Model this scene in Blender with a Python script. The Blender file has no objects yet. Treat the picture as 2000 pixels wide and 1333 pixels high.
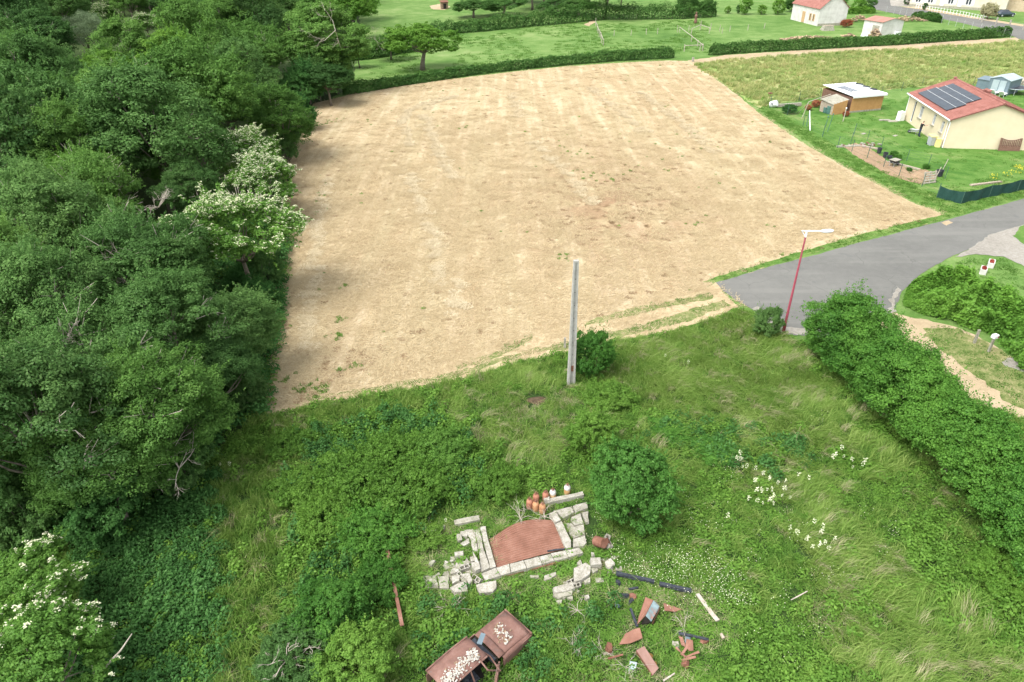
import bpy, math, random
import numpy as np
from mathutils import Vector, Matrix, Euler

random.seed(7)
RS = np.random.RandomState(11)
S = bpy.context.scene
COL = S.collection
R_ = math.radians

# ------------------------------------------------------------------ camera, sky, sun, exposure
CH = 22.0
FPX = 1333.0
_d = Vector(((1029 - 1000) / FPX, -(2787 - 666.5) / FPX, -1.0)).normalized()
_up = -_d
_fw = Vector((0, 0, -1)); _fw = (_fw - _fw.dot(_up) * _up).normalized()
_rt = _fw.cross(_up)
CR = Matrix((_rt, _fw, _up))            # camera space -> world
cam_data = bpy.data.cameras.new('camera')
cam_data.sensor_width = 36.0
cam_data.lens = 24.0
cam_data.clip_end = 3000
cam_data.clip_start = 0.2
cam = bpy.data.objects.new('camera', cam_data)
COL.objects.link(cam)
cam.matrix_world = Matrix.Translation((0, 0, CH)) @ CR.to_4x4()
S.camera = cam

SUN_EL, SUN_AZ = R_(58), math.atan2(-0.80, -0.60)      # direction to the sun: x = sin, y = cos
w = bpy.data.worlds.new('World'); S.world = w; w.use_nodes = True
nt = w.node_tree; nt.nodes.clear()
sky = nt.nodes.new('ShaderNodeTexSky'); sky.sky_type = 'NISHITA'; sky.sun_disc = False
sky.sun_elevation = SUN_EL; sky.sun_rotation = SUN_AZ
sky.air_density = 1.0; sky.dust_density = 3.0; sky.ozone_density = 0.6
hs = nt.nodes.new('ShaderNodeHueSaturation'); hs.inputs['Saturation'].default_value = 0.22
bg = nt.nodes.new('ShaderNodeBackground'); bg.inputs[1].default_value = 0.15
wo = nt.nodes.new('ShaderNodeOutputWorld')
nt.links.new(sky.outputs[0], hs.inputs['Color']); nt.links.new(hs.outputs[0], bg.inputs[0]); nt.links.new(bg.outputs[0], wo.inputs[0])
sd = bpy.data.lights.new('sun', 'SUN'); sd.energy = 1.2; sd.angle = R_(36); sd.color = (1.0, 0.955, 0.87)
sun = bpy.data.objects.new('sun', sd); COL.objects.link(sun)
_sv = Vector((math.sin(SUN_AZ) * math.cos(SUN_EL), math.cos(SUN_AZ) * math.cos(SUN_EL), math.sin(SUN_EL)))
sun.rotation_euler = _sv.to_track_quat('Z', 'Y').to_euler()
S.view_settings.view_transform = 'Standard'; S.view_settings.look = 'None'
S.view_settings.exposure = 1.37; S.view_settings.gamma = 1.0
S.view_settings.use_curve_mapping = False

# ------------------------------------------------------------------ measuring helpers
def G(px, py, z=0.0):
    """photo pixel -> point of the world at height z"""
    v = CR @ Vector(((px - 1000) / FPX, -(py - 666.5) / FPX, -1.0))
    t = (z - CH) / v.z
    return Vector((v.x * t, v.y * t, z))
def GP(pts): return [G(x, y).xy for x, y in pts]

def inside(P, poly):
    x, y = P[:, 0], P[:, 1]; r = np.zeros(len(P), bool); n = len(poly)
    for i in range(n):
        x1, y1 = poly[i]; x2, y2 = poly[(i + 1) % n]
        c = ((y1 > y) != (y2 > y)) & (x < (x2 - x1) * (y - y1) / (y2 - y1 + 1e-12) + x1)
        r ^= c
    return r
def fill(poly, dens, rs=RS):
    a = np.array([tuple(p) for p in poly]); lo, hi = a.min(0), a.max(0)
    n = int((hi - lo).prod() * dens)
    P = rs.uniform(lo, hi, (n, 2))
    return P[inside(P, a)]
def vnoise(P, s, seed=0):
    """smooth value noise 0..1 of the points' x, y"""
    rs = np.random.RandomState(seed); T = rs.rand(64, 64)
    q = np.asarray(P)[:, :2] / s + 100; i = np.floor(q).astype(int); f = q - i; f = f * f * (3 - 2 * f)
    a = T[i[:, 0] % 64, i[:, 1] % 64]; b = T[(i[:, 0] + 1) % 64, i[:, 1] % 64]
    c = T[i[:, 0] % 64, (i[:, 1] + 1) % 64]; d = T[(i[:, 0] + 1) % 64, (i[:, 1] + 1) % 64]
    return (a * (1 - f[:, 0]) + b * f[:, 0]) * (1 - f[:, 1]) + (c * (1 - f[:, 0]) + d * f[:, 0]) * f[:, 1]

# ------------------------------------------------------------------ objects
def tag(o, label=None, cat=None, group=None, kind=None):
    if label: o['label'] = label
    if cat: o['category'] = cat
    if group: o['group'] = group
    if kind: o['kind'] = kind
    return o
def thing(name, label, cat, loc=(0, 0, 0), rz=0.0, group=None):
    o = bpy.data.objects.new(name, None); COL.objects.link(o); o.location = loc; o.rotation_euler = (0, 0, rz)
    o.empty_display_size = 0.3
    return tag(o, label, cat, group)
def link(name, me, parent=None, mat=None):
    if mat is not None and not me.materials: me.materials.append(mat)
    o = bpy.data.objects.new(name, me); COL.objects.link(o)
    if parent is not None: o.parent = parent
    return o
def copy_tree(o, parent=None):
    c = o.copy(); COL.objects.link(c); c.parent = parent
    for ch in list(o.children): copy_tree(ch, c)
    return c

class M:
    def __init__(s): s.v = []; s.f = []
    def add(s, vs, fs, mat=None):
        b = len(s.v)
        for p in vs:
            p = Vector(p)
            s.v.append(tuple(mat @ p if mat is not None else p))
        for f in fs: s.f.append(tuple(i + b for i in f))
        return s
    def box(s, c, d, rz=0.0, rot=None, jit=0.0, taper=1.0):
        m = Matrix.Translation(c) @ (rot.to_matrix().to_4x4() if rot is not None else Matrix.Rotation(rz, 4, 'Z'))
        vs = []
        for z in (-1, 1):
            k = taper if z > 0 else 1.0
            for x, y in ((-1, -1), (1, -1), (1, 1), (-1, 1)):
                vs.append([x * d[0] / 2 * k + random.uniform(-jit, jit), y * d[1] / 2 * k + random.uniform(-jit, jit), z * d[2] / 2 + random.uniform(-jit, jit)])
        return s.add(vs, [(3, 2, 1, 0), (4, 5, 6, 7), (0, 1, 5, 4), (1, 2, 6, 5), (2, 3, 7, 6), (3, 0, 4, 7)], m)
    def prism(s, poly, z0, z1, inset=0.0):
        n = len(poly); c = Vector((sum(p[0] for p in poly) / n, sum(p[1] for p in poly) / n))
        lo = [(p[0], p[1], z0) for p in poly]; hi = []
        for i, p in enumerate(poly):
            q = Vector(p[:2]); dd = (c - q); dd = dd.normalized() * inset if dd.length > 0 else dd
            zz = z1[i] if isinstance(z1, (list, tuple)) else z1
            hi.append((q.x + dd.x, q.y + dd.y, zz))
        return s.add(lo + hi, [tuple(range(n - 1, -1, -1)), tuple(range(n, 2 * n))] + [(i, (i + 1) % n, n + (i + 1) % n, n + i) for i in range(n)])
    def tube(s, pts, rad, n=8, cap=True):
        pts = [Vector(p) for p in pts]
        if not isinstance(rad, (list, tuple)): rad = [rad] * len(pts)
        vs = []; fs = []; pr = None
        for i, p in enumerate(pts):
            d = (pts[min(i + 1, len(pts) - 1)] - pts[max(i - 1, 0)]).normalized()
            a = d.orthogonal().normalized() if pr is None else (pr - d * pr.dot(d)).normalized()
            pr = a; b = d.cross(a)
            for k in range(n):
                t = 2 * math.pi * k / n; vs.append(p + (a * math.cos(t) + b * math.sin(t)) * rad[i])
        for i in range(len(pts) - 1):
            for k in range(n): fs.append((i * n + k, i * n + (k + 1) % n, (i + 1) * n + (k + 1) % n, (i + 1) * n + k))
        if cap: fs.append(tuple(range(n - 1, -1, -1))); fs.append(tuple(range((len(pts) - 1) * n, len(pts) * n)))
        return s.add(vs, fs)
    def lathe(s, prof, c=(0, 0, 0), n=16, rot=None):
        m = Matrix.Translation(c) @ (rot.to_matrix().to_4x4() if rot is not None else Matrix.Identity(4))
        vs = []; fs = []
        for r, z in prof:
            for k in range(n):
                t = 2 * math.pi * k / n; vs.append((r * math.cos(t), r * math.sin(t), z))
        L = len(prof)
        for i in range(L - 1):
            for k in range(n): fs.append((i * n + k, i * n + (k + 1) % n, (i + 1) * n + (k + 1) % n, (i + 1) * n + k))
        fs.append(tuple(range(n - 1, -1, -1))); fs.append(tuple(range((L - 1) * n, L * n)))
        return s.add(vs, fs, m)
    def mesh(s, name, mat=None, smooth=False):
        me = bpy.data.meshes.new(name); me.from_pydata(s.v, [], s.f); me.update()
        if mat: me.materials.append(mat)
        if smooth: me.polygons.foreach_set('use_smooth', [True] * len(me.polygons))
        return me
    def build(s, name, mat, parent=None, smooth=False): return link(name, s.mesh(name, mat, smooth), parent)

def np_mesh(name, V, F, mat=None, tint=None, smooth=False):
    """V (n,3), F (m,k) all faces with k corners"""
    me = bpy.data.meshes.new(name); k = F.shape[1]
    me.vertices.add(len(V)); me.vertices.foreach_set('co', np.ascontiguousarray(V, dtype=np.float32).ravel())
    me.loops.add(F.size); me.loops.foreach_set('vertex_index', np.ascontiguousarray(F, dtype=np.int32).ravel())
    me.polygons.add(len(F)); me.polygons.foreach_set('loop_start', np.arange(0, F.size, k, dtype=np.int32))
    me.update(calc_edges=True)
    if smooth: me.polygons.foreach_set('use_smooth', [True] * len(me.polygons))
    if tint is not None:
        a = me.attributes.new('tint', 'FLOAT', 'FACE'); a.data.foreach_set('value', np.asarray(tint, dtype=np.float32))
    if mat: me.materials.append(mat)
    return me

# ------------------------------------------------------------------ materials
def new_mat(name):
    m = bpy.data.materials.new(name); m.use_nodes = True; t = m.node_tree; t.nodes.clear()
    return m, t, t.nodes.new('ShaderNodeOutputMaterial')
def N(t, typ, ins=None, **kw):
    n = t.nodes.new(typ)
    for k, v in kw.items(): setattr(n, k, v)
    for k, v in (ins or {}).items():
        if hasattr(v, 'is_output'): t.links.new(v, n.inputs[k])
        else: n.inputs[k].default_value = v
    return n
def rgb(c): return (c[0], c[1], c[2], 1.0)
def ramp(t, fac, stops):
    n = t.nodes.new('ShaderNodeValToRGB'); e = n.color_ramp.elements
    while len(e) < len(stops): e.new(0.5)
    for i, (p, c) in enumerate(stops): e[i].position = p; e[i].color = rgb(c)
    t.links.new(fac, n.inputs[0]); return n.outputs[0]
def math_(t, op, a, b=0.0, clamp=False):
    n = t.nodes.new('ShaderNodeMath'); n.operation = op; n.use_clamp = clamp
    for i, v in enumerate((a, b)):
        if hasattr(v, 'is_output'): t.links.new(v, n.inputs[i])
        else: n.inputs[i].default_value = v
    return n.outputs[0]
def noise(t, scale, detail=4, vec=None, rough=0.6):
    n = t.nodes.new('ShaderNodeTexNoise'); n.inputs['Scale'].default_value = scale; n.inputs['Detail'].default_value = detail
    n.inputs['Roughness'].default_value = rough
    if vec is not None: t.links.new(vec, n.inputs['Vector'])
    return n.outputs['Fac']
def wpos(t): return t.nodes.new('ShaderNodeNewGeometry').outputs['Position']
def opos(t): return t.nodes.new('ShaderNodeTexCoord').outputs['Object']
def mix(t, fac, a, b):
    n = t.nodes.new('ShaderNodeMix'); n.data_type = 'RGBA'
    for s, v in ((n.inputs[0], fac), (n.inputs[6], a), (n.inputs[7], b)):
        if hasattr(v, 'is_output'): t.links.new(v, s)
        else: s.default_value = v if s is n.inputs[0] else rgb(v)
    return n.outputs[2]

def leaf_mat(name, dark, mid, light, trans=0.40, macro=0.12, gloss=0.012, var=0.35, nw=1.0):
    m, t, out = new_mat(name)
    at = N(t, 'ShaderNodeAttribute', attribute_name='tint').outputs['Fac']
    rnd = t.nodes.new('ShaderNodeObjectInfo').outputs['Random']
    nz = noise(t, macro, 3, wpos(t))
    v = math_(t, 'MULTIPLY', at, 0.55)
    v = math_(t, 'ADD', v, math_(t, 'MULTIPLY', math_(t, 'SUBTRACT', rnd, 0.5), var))
    v = math_(t, 'ADD', v, math_(t, 'MULTIPLY', math_(t, 'ADD', math_(t, 'MULTIPLY', math_(t, 'SUBTRACT', nz, 0.5), nw), 0.23), 1.0), True)
    c = ramp(t, v, [(0.0, dark), (0.5, mid), (1.0, light)])
    df = N(t, 'ShaderNodeBsdfDiffuse', {'Color': c}); tr = N(t, 'ShaderNodeBsdfTranslucent', {'Color': c})
    a = N(t, 'ShaderNodeMixShader', {0: trans, 1: df.outputs[0], 2: tr.outputs[0]})
    gl = N(t, 'ShaderNodeBsdfGlossy', {'Color': (0.75, 0.85, 0.65, 1), 'Roughness': 0.5})
    b = N(t, 'ShaderNodeMixShader', {0: gloss, 1: a.outputs[0], 2: gl.outputs[0]})
    t.links.new(b.outputs[0], out.inputs[0]); return m

def pmat(name, cols, scale=3.0, rough=0.8, bump=0.0, bscale=None, metal=0.0, detail=6, coords='obj', spec=0.3, lo=0.3, hi=0.7, fine=None):
    """blotchy procedural surface: cols = list of colours along a noise ramp"""
    m, t, out = new_mat(name)
    vec = opos(t) if coords == 'obj' else wpos(t)
    nz = noise(t, scale, detail, vec, 0.65)
    n = len(cols)
    c = ramp(t, nz, [(lo + (hi - lo) * i / max(1, n - 1), cols[i]) for i in range(n)]) if n > 1 else None
    p = N(t, 'ShaderNodeBsdfPrincipled', {'Roughness': rough, 'Metallic': metal, 'Specular IOR Level': spec})
    if c is not None:
        if fine:
            f2 = noise(t, fine[0], 3, vec, 0.7)
            c = mix(t, math_(t, 'MULTIPLY', ramp(t, f2, [(0.4, (0, 0, 0)), (0.62, (1, 1, 1))]), fine[2]), c, fine[1])
        t.links.new(c, p.inputs['Base Color'])
    else: p.inputs['Base Color'].default_value = rgb(cols[0])
    if bump:
        bn = N(t, 'ShaderNodeBump', {'Strength': bump, 'Distance': 0.02, 'Height': noise(t, bscale or scale * 4, 4, vec)})
        t.links.new(bn.outputs[0], p.inputs['Normal'])
    t.links.new(p.outputs[0], out.inputs[0]); return m

# leaves: several greens
L = {}
L['oak'] = leaf_mat('leaf_oak', (0.044, 0.11, 0.022), (0.102, 0.222, 0.044), (0.185, 0.33, 0.074))
L['alder'] = leaf_mat('leaf_alder', (0.04, 0.098, 0.026), (0.09, 0.198, 0.05), (0.165, 0.295, 0.084))
L['fresh'] = leaf_mat('leaf_fresh', (0.045, 0.13, 0.018), (0.11, 0.245, 0.034), (0.185, 0.34, 0.055))
L['grey'] = leaf_mat('leaf_grey', (0.12, 0.19, 0.095), (0.2, 0.28, 0.15), (0.29, 0.37, 0.21))
L['dark'] = leaf_mat('leaf_dark', (0.03, 0.08, 0.022), (0.062, 0.148, 0.038), (0.115, 0.215, 0.058))
L['elder'] = leaf_mat('leaf_elder', (0.055, 0.14, 0.025), (0.11, 0.245, 0.042), (0.18, 0.34, 0.065))
L['bush'] = leaf_mat('leaf_bush', (0.032, 0.1, 0.02), (0.075, 0.205, 0.036), (0.14, 0.31, 0.06))
L['bramble'] = leaf_mat('leaf_bramble', (0.062, 0.15, 0.024), (0.125, 0.26, 0.04), (0.2, 0.36, 0.062), macro=0.35)
L['nettle'] = leaf_mat('leaf_nettle', (0.03, 0.098, 0.024), (0.062, 0.175, 0.042), (0.105, 0.25, 0.062), macro=0.3)
L['clover'] = leaf_mat('leaf_clover', (0.058, 0.145, 0.023), (0.125, 0.26, 0.04), (0.21, 0.36, 0.066), macro=0.4)
L['hedge'] = leaf_mat('leaf_hedge', (0.03, 0.085, 0.02), (0.062, 0.155, 0.034), (0.115, 0.23, 0.055), macro=0.4, var=0.1)
L['hornbeam'] = leaf_mat('leaf_hornbeam', (0.026, 0.09, 0.018), (0.066, 0.19, 0.03), (0.145, 0.32, 0.05), macro=0.3)
L['ivy'] = leaf_mat('leaf_ivy', (0.055, 0.145, 0.024), (0.115, 0.265, 0.038), (0.19, 0.37, 0.055), macro=0.3, var=0.05)
L['grass'] = leaf_mat('blade_grass', (0.11, 0.225, 0.036), (0.205, 0.335, 0.068), (0.34, 0.44, 0.13), macro=0.3)
L['lush'] = leaf_mat('blade_lush', (0.07, 0.172, 0.03), (0.14, 0.285, 0.05), (0.225, 0.37, 0.085), macro=0.3)
L['straw'] = leaf_mat('blade_straw', (0.2, 0.22, 0.1), (0.33, 0.33, 0.17), (0.46, 0.43, 0.26), trans=0.2, macro=0.3)
L['hay'] = leaf_mat('blade_hay', (0.345, 0.26, 0.145), (0.49, 0.39, 0.235), (0.6, 0.505, 0.335), trans=0.15, macro=0.2, nw=0.25)
L['meadow'] = leaf_mat('blade_meadow', (0.155, 0.243, 0.068), (0.310, 0.378, 0.128), (0.589, 0.486, 0.255), macro=0.09)
L['lawn'] = leaf_mat('blade_lawn', (0.06, 0.155, 0.024), (0.105, 0.225, 0.038), (0.17, 0.29, 0.07), macro=0.3)
L['flower'] = leaf_mat('petal_white', (0.50, 0.56, 0.32), (0.66, 0.68, 0.46), (0.78, 0.77, 0.60), trans=0.2, gloss=0.02)
L['yellow'] = leaf_mat('petal_yellow', (0.55, 0.45, 0.03), (0.70, 0.58, 0.05), (0.8, 0.7, 0.08), trans=0.2)
bark = pmat('bark', [(0.10, 0.085, 0.065), (0.22, 0.19, 0.15)], 6, 0.9, 0.5)
deadwood = pmat('dead_wood', [(0.30, 0.26, 0.21), (0.52, 0.47, 0.40)], 5, 0.9, 0.3)
concrete = pmat('pale_concrete', [(0.23, 0.215, 0.175), (0.38, 0.36, 0.315), (0.49, 0.47, 0.425)], 3.5, 0.9, 0.6, 14, fine=(17, (0.17, 0.16, 0.11), 0.6), coords='world')
old_conc = pmat('weathered_concrete', [(0.20, 0.19, 0.14), (0.34, 0.32, 0.27), (0.46, 0.44, 0.38)], 4.5, 0.95, 0.7, 16, fine=(22, (0.15, 0.16, 0.09), 0.5), coords='world')
rust = pmat('rust', [(0.11, 0.045, 0.028), (0.20, 0.09, 0.06), (0.28, 0.14, 0.10)], 3.2, 0.85, 0.35, 22, fine=(30, (0.10, 0.045, 0.03), 0.4), coords='world')
rust_sheet = pmat('rusty_sheet', [(0.17, 0.08, 0.056), (0.245, 0.125, 0.09), (0.32, 0.18, 0.135)], 1.4, 0.8, 0.2, 25, fine=(17, (0.24, 0.10, 0.06), 0.35), coords='world')
car_rust = pmat('car_rust', [(0.13, 0.12, 0.115), (0.15, 0.085, 0.07), (0.205, 0.115, 0.095), (0.25, 0.155, 0.13)], 2.1, 0.75, 0.25, 20, fine=(24, (0.18, 0.08, 0.05), 0.4), coords='world', lo=0.28, hi=0.66)
char = pmat('charred_wood', [(0.012, 0.014, 0.018), (0.06, 0.07, 0.085)], 8, 0.8, 0.8, 30)
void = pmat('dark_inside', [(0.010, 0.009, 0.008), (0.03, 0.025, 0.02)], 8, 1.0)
white_p = pmat('white_paint', [(0.68, 0.69, 0.70), (0.80, 0.81, 0.82)], 3, 0.5)
plank = pmat('grey_plank', [(0.25, 0.20, 0.15), (0.42, 0.36, 0.29)], 6, 0.9, 0.4)
post_wood = pmat('post_wood', [(0.28, 0.25, 0.20), (0.46, 0.42, 0.35)], 6, 0.9, 0.3)

# ------------------------------------------------------------------ sheets of ground
def densify(poly, step, amp, seed):
    rs = random.Random(seed); out = []; n = len(poly); ph = [rs.uniform(0, 6.28) for _ in range(6)]; acc = 0
    for i in range(n):
        a, b = Vector(poly[i]), Vector(poly[(i + 1) % n]); d = b - a; k = max(1, int(d.length / step)); nn = Vector((-d.y, d.x)).normalized() if d.length else Vector((0, 0))
        for j in range(k):
            acc += step
            o = amp * (0.5 * math.sin(acc * 0.9 + ph[0]) + 0.35 * math.sin(acc * 2.3 + ph[1]) + 0.3 * math.sin(acc * 5.1 + ph[2]) + rs.uniform(-0.5, 0.5))
            out.append(a + d * (j / k) + nn * o)
    return out
def sheet(name, poly, z, mat, step=0.5, amp=0.12, seed=1, kind='structure', label=None):
    p = densify(poly, step, amp, seed)
    me = bpy.data.meshes.new(name); me.from_pydata([(q[0], q[1], z) for q in p], [], [tuple(range(len(p)))]); me.materials.append(mat)
    me.update()
    if me.polygons[0].normal.z < 0: me.flip_normals()
    o = link(name, me); return tag(o, label, kind=kind)

def ground_mat(name, cols, s1=0.12, s2=1.5, s3=9.0, weights=(0.5, 0.3, 0.3), bump=0.5, extra=None):
    m, t, out = new_mat(name); p = wpos(t)
    v = math_(t, 'MULTIPLY', noise(t, s1, 4, p), weights[0])
    v = math_(t, 'ADD', v, math_(t, 'MULTIPLY', noise(t, s2, 5, p), weights[1]))
    v = math_(t, 'ADD', v, math_(t, 'MULTIPLY', noise(t, s3, 4, p, 0.7), weights[2]))
    tot = sum(weights) / 2
    k = len(cols)
    c = ramp(t, v, [(tot - 0.17 + 0.34 * i / (k - 1), cols[i]) for i in range(k)])
    if extra: c = extra(t, p, c)
    b = N(t, 'ShaderNodeBsdfPrincipled', {'Base Color': c, 'Roughness': 0.95, 'Specular IOR Level': 0.1})
    if bump:
        bn = N(t, 'ShaderNodeBump', {'Strength': bump, 'Distance': 0.12, 'Height': math_(t, 'ADD', noise(t, s3, 5, p, 0.7), noise(t, s2, 4, p))})
        t.links.new(bn.outputs[0], b.inputs['Normal'])
    t.links.new(b.outputs[0], out.inputs[0]); return m

def stretched(t, p, ang, sx, sy):
    mp = N(t, 'ShaderNodeMapping', {'Vector': p, 'Rotation': (0, 0, ang), 'Scale': (sx, sy, 1)}); return mp.outputs[0]
def field_extra(t, p, c):
    # swaths left by the mower: long bands along the field, then darker thin patches where soil shows
    v = stretched(t, p, R_(-5), 0.42, 0.035)
    c = mix(t, math_(t, 'MULTIPLY', ramp(t, noise(t, 1.0, 4, v, 0.55), [(0.42, (0, 0, 0)), (0.64, (1, 1, 1))]), 0.50), c, (0.42, 0.37, 0.225))
    v2 = stretched(t, p, R_(-8), 1.3, 0.07)
    c = mix(t, math_(t, 'MULTIPLY', ramp(t, noise(t, 1.0, 3, v2, 0.5), [(0.46, (0, 0, 0)), (0.66, (1, 1, 1))]), 0.35), c, (0.66, 0.56, 0.40))
    # thin patch right of the middle of the field
    cx = G(1195, 400); d = N(t, 'ShaderNodeVectorMath', {0: p, 1: (cx.x, cx.y, 0)}, operation='SUBTRACT').outputs[0]
    d = N(t, 'ShaderNodeVectorMath', {0: d, 1: (0.085, 0.042, 0)}, operation='MULTIPLY').outputs[0]
    r = N(t, 'ShaderNodeVectorMath', {0: d}, operation='LENGTH').outputs['Value']
    f = math_(t, 'SUBTRACT', 1.0, r, True)
    f = math_(t, 'MULTIPLY', f, ramp(t, noise(t, 0.35, 6, p, 0.7), [(0.42, (0, 0, 0)), (0.56, (1, 1, 1))]))
    c = mix(t, math_(t, 'MULTIPLY', f, 1.0, True), c, (0.29, 0.195, 0.115))
    n2 = ramp(t, noise(t, 1.2, 6, stretched(t, p, 0, 1, 0.6), 0.75), [(0.60, (0, 0, 0)), (0.74, (1, 1, 1))])
    c = mix(t, math_(t, 'MULTIPLY', n2, 0.5), c, (0.36, 0.25, 0.13))
    return c
m_pasture = ground_mat('pasture_grass', [(0.055, 0.125, 0.025), (0.092, 0.175, 0.040), (0.135, 0.22, 0.062), (0.20, 0.265, 0.10)], 0.05, 0.35, 4.0, (0.6, 0.5, 0.4), 0.5)
m_lawn = ground_mat('garden_lawn', [(0.038, 0.105, 0.018), (0.068, 0.155, 0.027), (0.105, 0.195, 0.044), (0.20, 0.24, 0.09)], 0.16, 0.8, 6.0, (0.55, 0.5, 0.3), 0.5)
m_meadow = ground_mat('tall_meadow', [(0.16, 0.24, 0.06), (0.22, 0.30, 0.09), (0.33, 0.33, 0.15), (0.42, 0.36, 0.22)], 0.10, 0.6, 5.0, (0.6, 0.4, 0.3), 0.8)
m_field = ground_mat('mown_field', [(0.24, 0.165, 0.088), (0.36, 0.27, 0.155), (0.45, 0.36, 0.222), (0.53, 0.445, 0.29)], 0.07, 1.4, 7.0, (0.25, 0.35, 0.55), 0.9, field_extra)
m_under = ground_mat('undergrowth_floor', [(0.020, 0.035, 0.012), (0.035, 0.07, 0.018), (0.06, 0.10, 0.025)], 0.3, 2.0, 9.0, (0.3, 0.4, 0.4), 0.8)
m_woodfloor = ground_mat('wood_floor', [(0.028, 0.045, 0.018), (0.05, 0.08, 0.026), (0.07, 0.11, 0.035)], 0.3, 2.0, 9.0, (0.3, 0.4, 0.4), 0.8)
m_sand = ground_mat('bare_earth', [(0.28, 0.21, 0.13), (0.39, 0.31, 0.20), (0.47, 0.38, 0.26)], 0.2, 1.5, 9.0, (0.4, 0.3, 0.4), 0.5)
m_soil = ground_mat('bed_soil', [(0.20, 0.13, 0.08), (0.31, 0.22, 0.14), (0.38, 0.28, 0.19)], 0.3, 2.0, 9.0, (0.3, 0.4, 0.4), 0.8)
m_gravel = ground_mat('gravel', [(0.22, 0.20, 0.17), (0.33, 0.31, 0.27), (0.43, 0.40, 0.36)], 0.3, 4.0, 22.0, (0.3, 0.4, 0.5), 0.8)
m_verge = ground_mat('verge_grass', [(0.05, 0.125, 0.022), (0.085, 0.18, 0.034), (0.15, 0.23, 0.06), (0.26, 0.28, 0.115)], 0.25, 1.5, 8.0, (0.4, 0.4, 0.4), 0.8)
def road_extra(t, p, c):
    v = stretched(t, p, R_(62), 0.07, 0.9)
    c = mix(t, math_(t, 'MULTIPLY', ramp(t, noise(t, 1.0, 4, v), [(0.5, (0, 0, 0)), (0.7, (1, 1, 1))]), 0.3), c, (0.245, 0.24, 0.22))
    vo = N(t, 'ShaderNodeTexVoronoi', {'Vector': N(t, 'ShaderNodeVectorMath', {0: p, 1: N(t, 'ShaderNodeTexNoise', {'Vector': p, 'Scale': 0.8}).outputs['Color']}, operation='ADD').outputs[0], 'Scale': 0.22}, feature='DISTANCE_TO_EDGE')
    cr = math_(t, 'MULTIPLY', ramp(t, vo.outputs['Distance'], [(0.0, (1, 1, 1)), (0.006, (0, 0, 0))]), ramp(t, noise(t, 0.3, 3, p), [(0.45, (0, 0, 0)), (0.6, (1, 1, 1))]))
    c = mix(t, math_(t, 'MULTIPLY', cr, 0.5), c, (0.07, 0.07, 0.065))
    c = mix(t, math_(t, 'MULTIPLY', ramp(t, noise(t, 0.55, 2, p), [(0.66, (0, 0, 0)), (0.69, (1, 1, 1))]), 0.35), c, (0.115, 0.118, 0.115))
    return c
m_road = ground_mat('worn_asphalt', [(0.118, 0.118, 0.110), (0.150, 0.150, 0.139), (0.180, 0.179, 0.165)], 0.15, 2.0, 30.0, (0.5, 0.25, 0.5), 0.25, road_extra)
m_track = ground_mat('track_straw', [(0.36, 0.27, 0.16), (0.49, 0.39, 0.24), (0.60, 0.50, 0.33)], 0.2, 1.8, 10.0, (0.4, 0.3, 0.5), 0.9)

STRIPS = []
m_strip = ground_mat('track_grass', [(0.085, 0.13, 0.035), (0.15, 0.19, 0.06), (0.25, 0.25, 0.11), (0.36, 0.31, 0.17)], 0.4, 1.8, 9.0, (0.4, 0.5, 0.5), 0.8)
sheet('ground', [(-700, -200), (900, -200), (900, 1300), (-700, 1300)], 0.0, m_pasture, 200, 0)
FIELD = GP([(612, 203), (690, 184), (800, 166), (900, 153), (1000, 141), (1100, 131), (1200, 124), (1300, 119), (1345, 120), (1378, 142), (1412, 165), (1445, 190), (1480, 220), (1560, 275), (1640, 322), (1720, 365), (1790, 400), (1848, 422), (1820, 436), (1750, 450), (1620, 484), (1500, 520), (1400, 545), (1380, 560), (1370, 575), (1250, 605), (1120, 640), (1010, 672), (900, 712), (860, 745), (760, 758), (690, 775), (600, 795), (525, 812), (520, 780), (515, 700), (535, 600), (550, 450), (560, 330), (590, 260)])
sheet('mown_hay_field', FIELD, 0.012, m_field, 0.35, 0.10, 3)
TRACK = GP([(1395, 552), (1440, 600), (1430, 608), (1385, 625), (1300, 650), (1200, 668), (1100, 690), (1000, 712), (900, 742), (800, 762), (690, 778), (600, 797), (500, 822), (530, 800), (600, 780), (700, 755), (800, 735), (900, 700), (1010, 665), (1120, 632), (1250, 598), (1375, 568)])
sheet('straw_track', TRACK, 0.018, m_track, 0.3, 0.12, 4)
WOOD = GP([(530, 815), (545, 700), (556, 600), (572, 450), (582, 340), (598, 260), (614, 205), (655, 188), (680, 175), (700, 110), (705, 50), (690, 0)]) + [Vector(p) for p in [(-52, 330), (-260, 330), (-200, 120), (-40, 20), (-30, 14)]] + GP([(60, 1100), (200, 1040), (330, 960), (430, 880), (490, 830)])
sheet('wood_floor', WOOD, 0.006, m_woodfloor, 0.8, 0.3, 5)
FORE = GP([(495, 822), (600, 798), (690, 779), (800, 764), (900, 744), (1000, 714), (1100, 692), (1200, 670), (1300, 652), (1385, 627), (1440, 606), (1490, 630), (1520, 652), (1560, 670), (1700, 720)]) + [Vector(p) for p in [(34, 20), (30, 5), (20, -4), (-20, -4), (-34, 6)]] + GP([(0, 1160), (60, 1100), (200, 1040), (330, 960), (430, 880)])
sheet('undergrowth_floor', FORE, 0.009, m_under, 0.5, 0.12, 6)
ROAD = GP([(1398, 553), (1480, 528), (1560, 507), (1700, 469), (1850, 430), (2000, 389)]) + [G(2000, 389).xy + Vector((16, 9)), G(2000, 440).xy + Vector((17, 7))] + GP([(2000, 440), (1930, 462), (1900, 485), (1850, 505), (1800, 535), (1760, 570), (1745, 612), (1700, 640), (1620, 660), (1530, 655), (1490, 626), (1470, 605), (1440, 588), (1412, 570)])
sheet('asphalt_road', ROAD, 0.022, m_road, 0.35, 0.05, 7)
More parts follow.
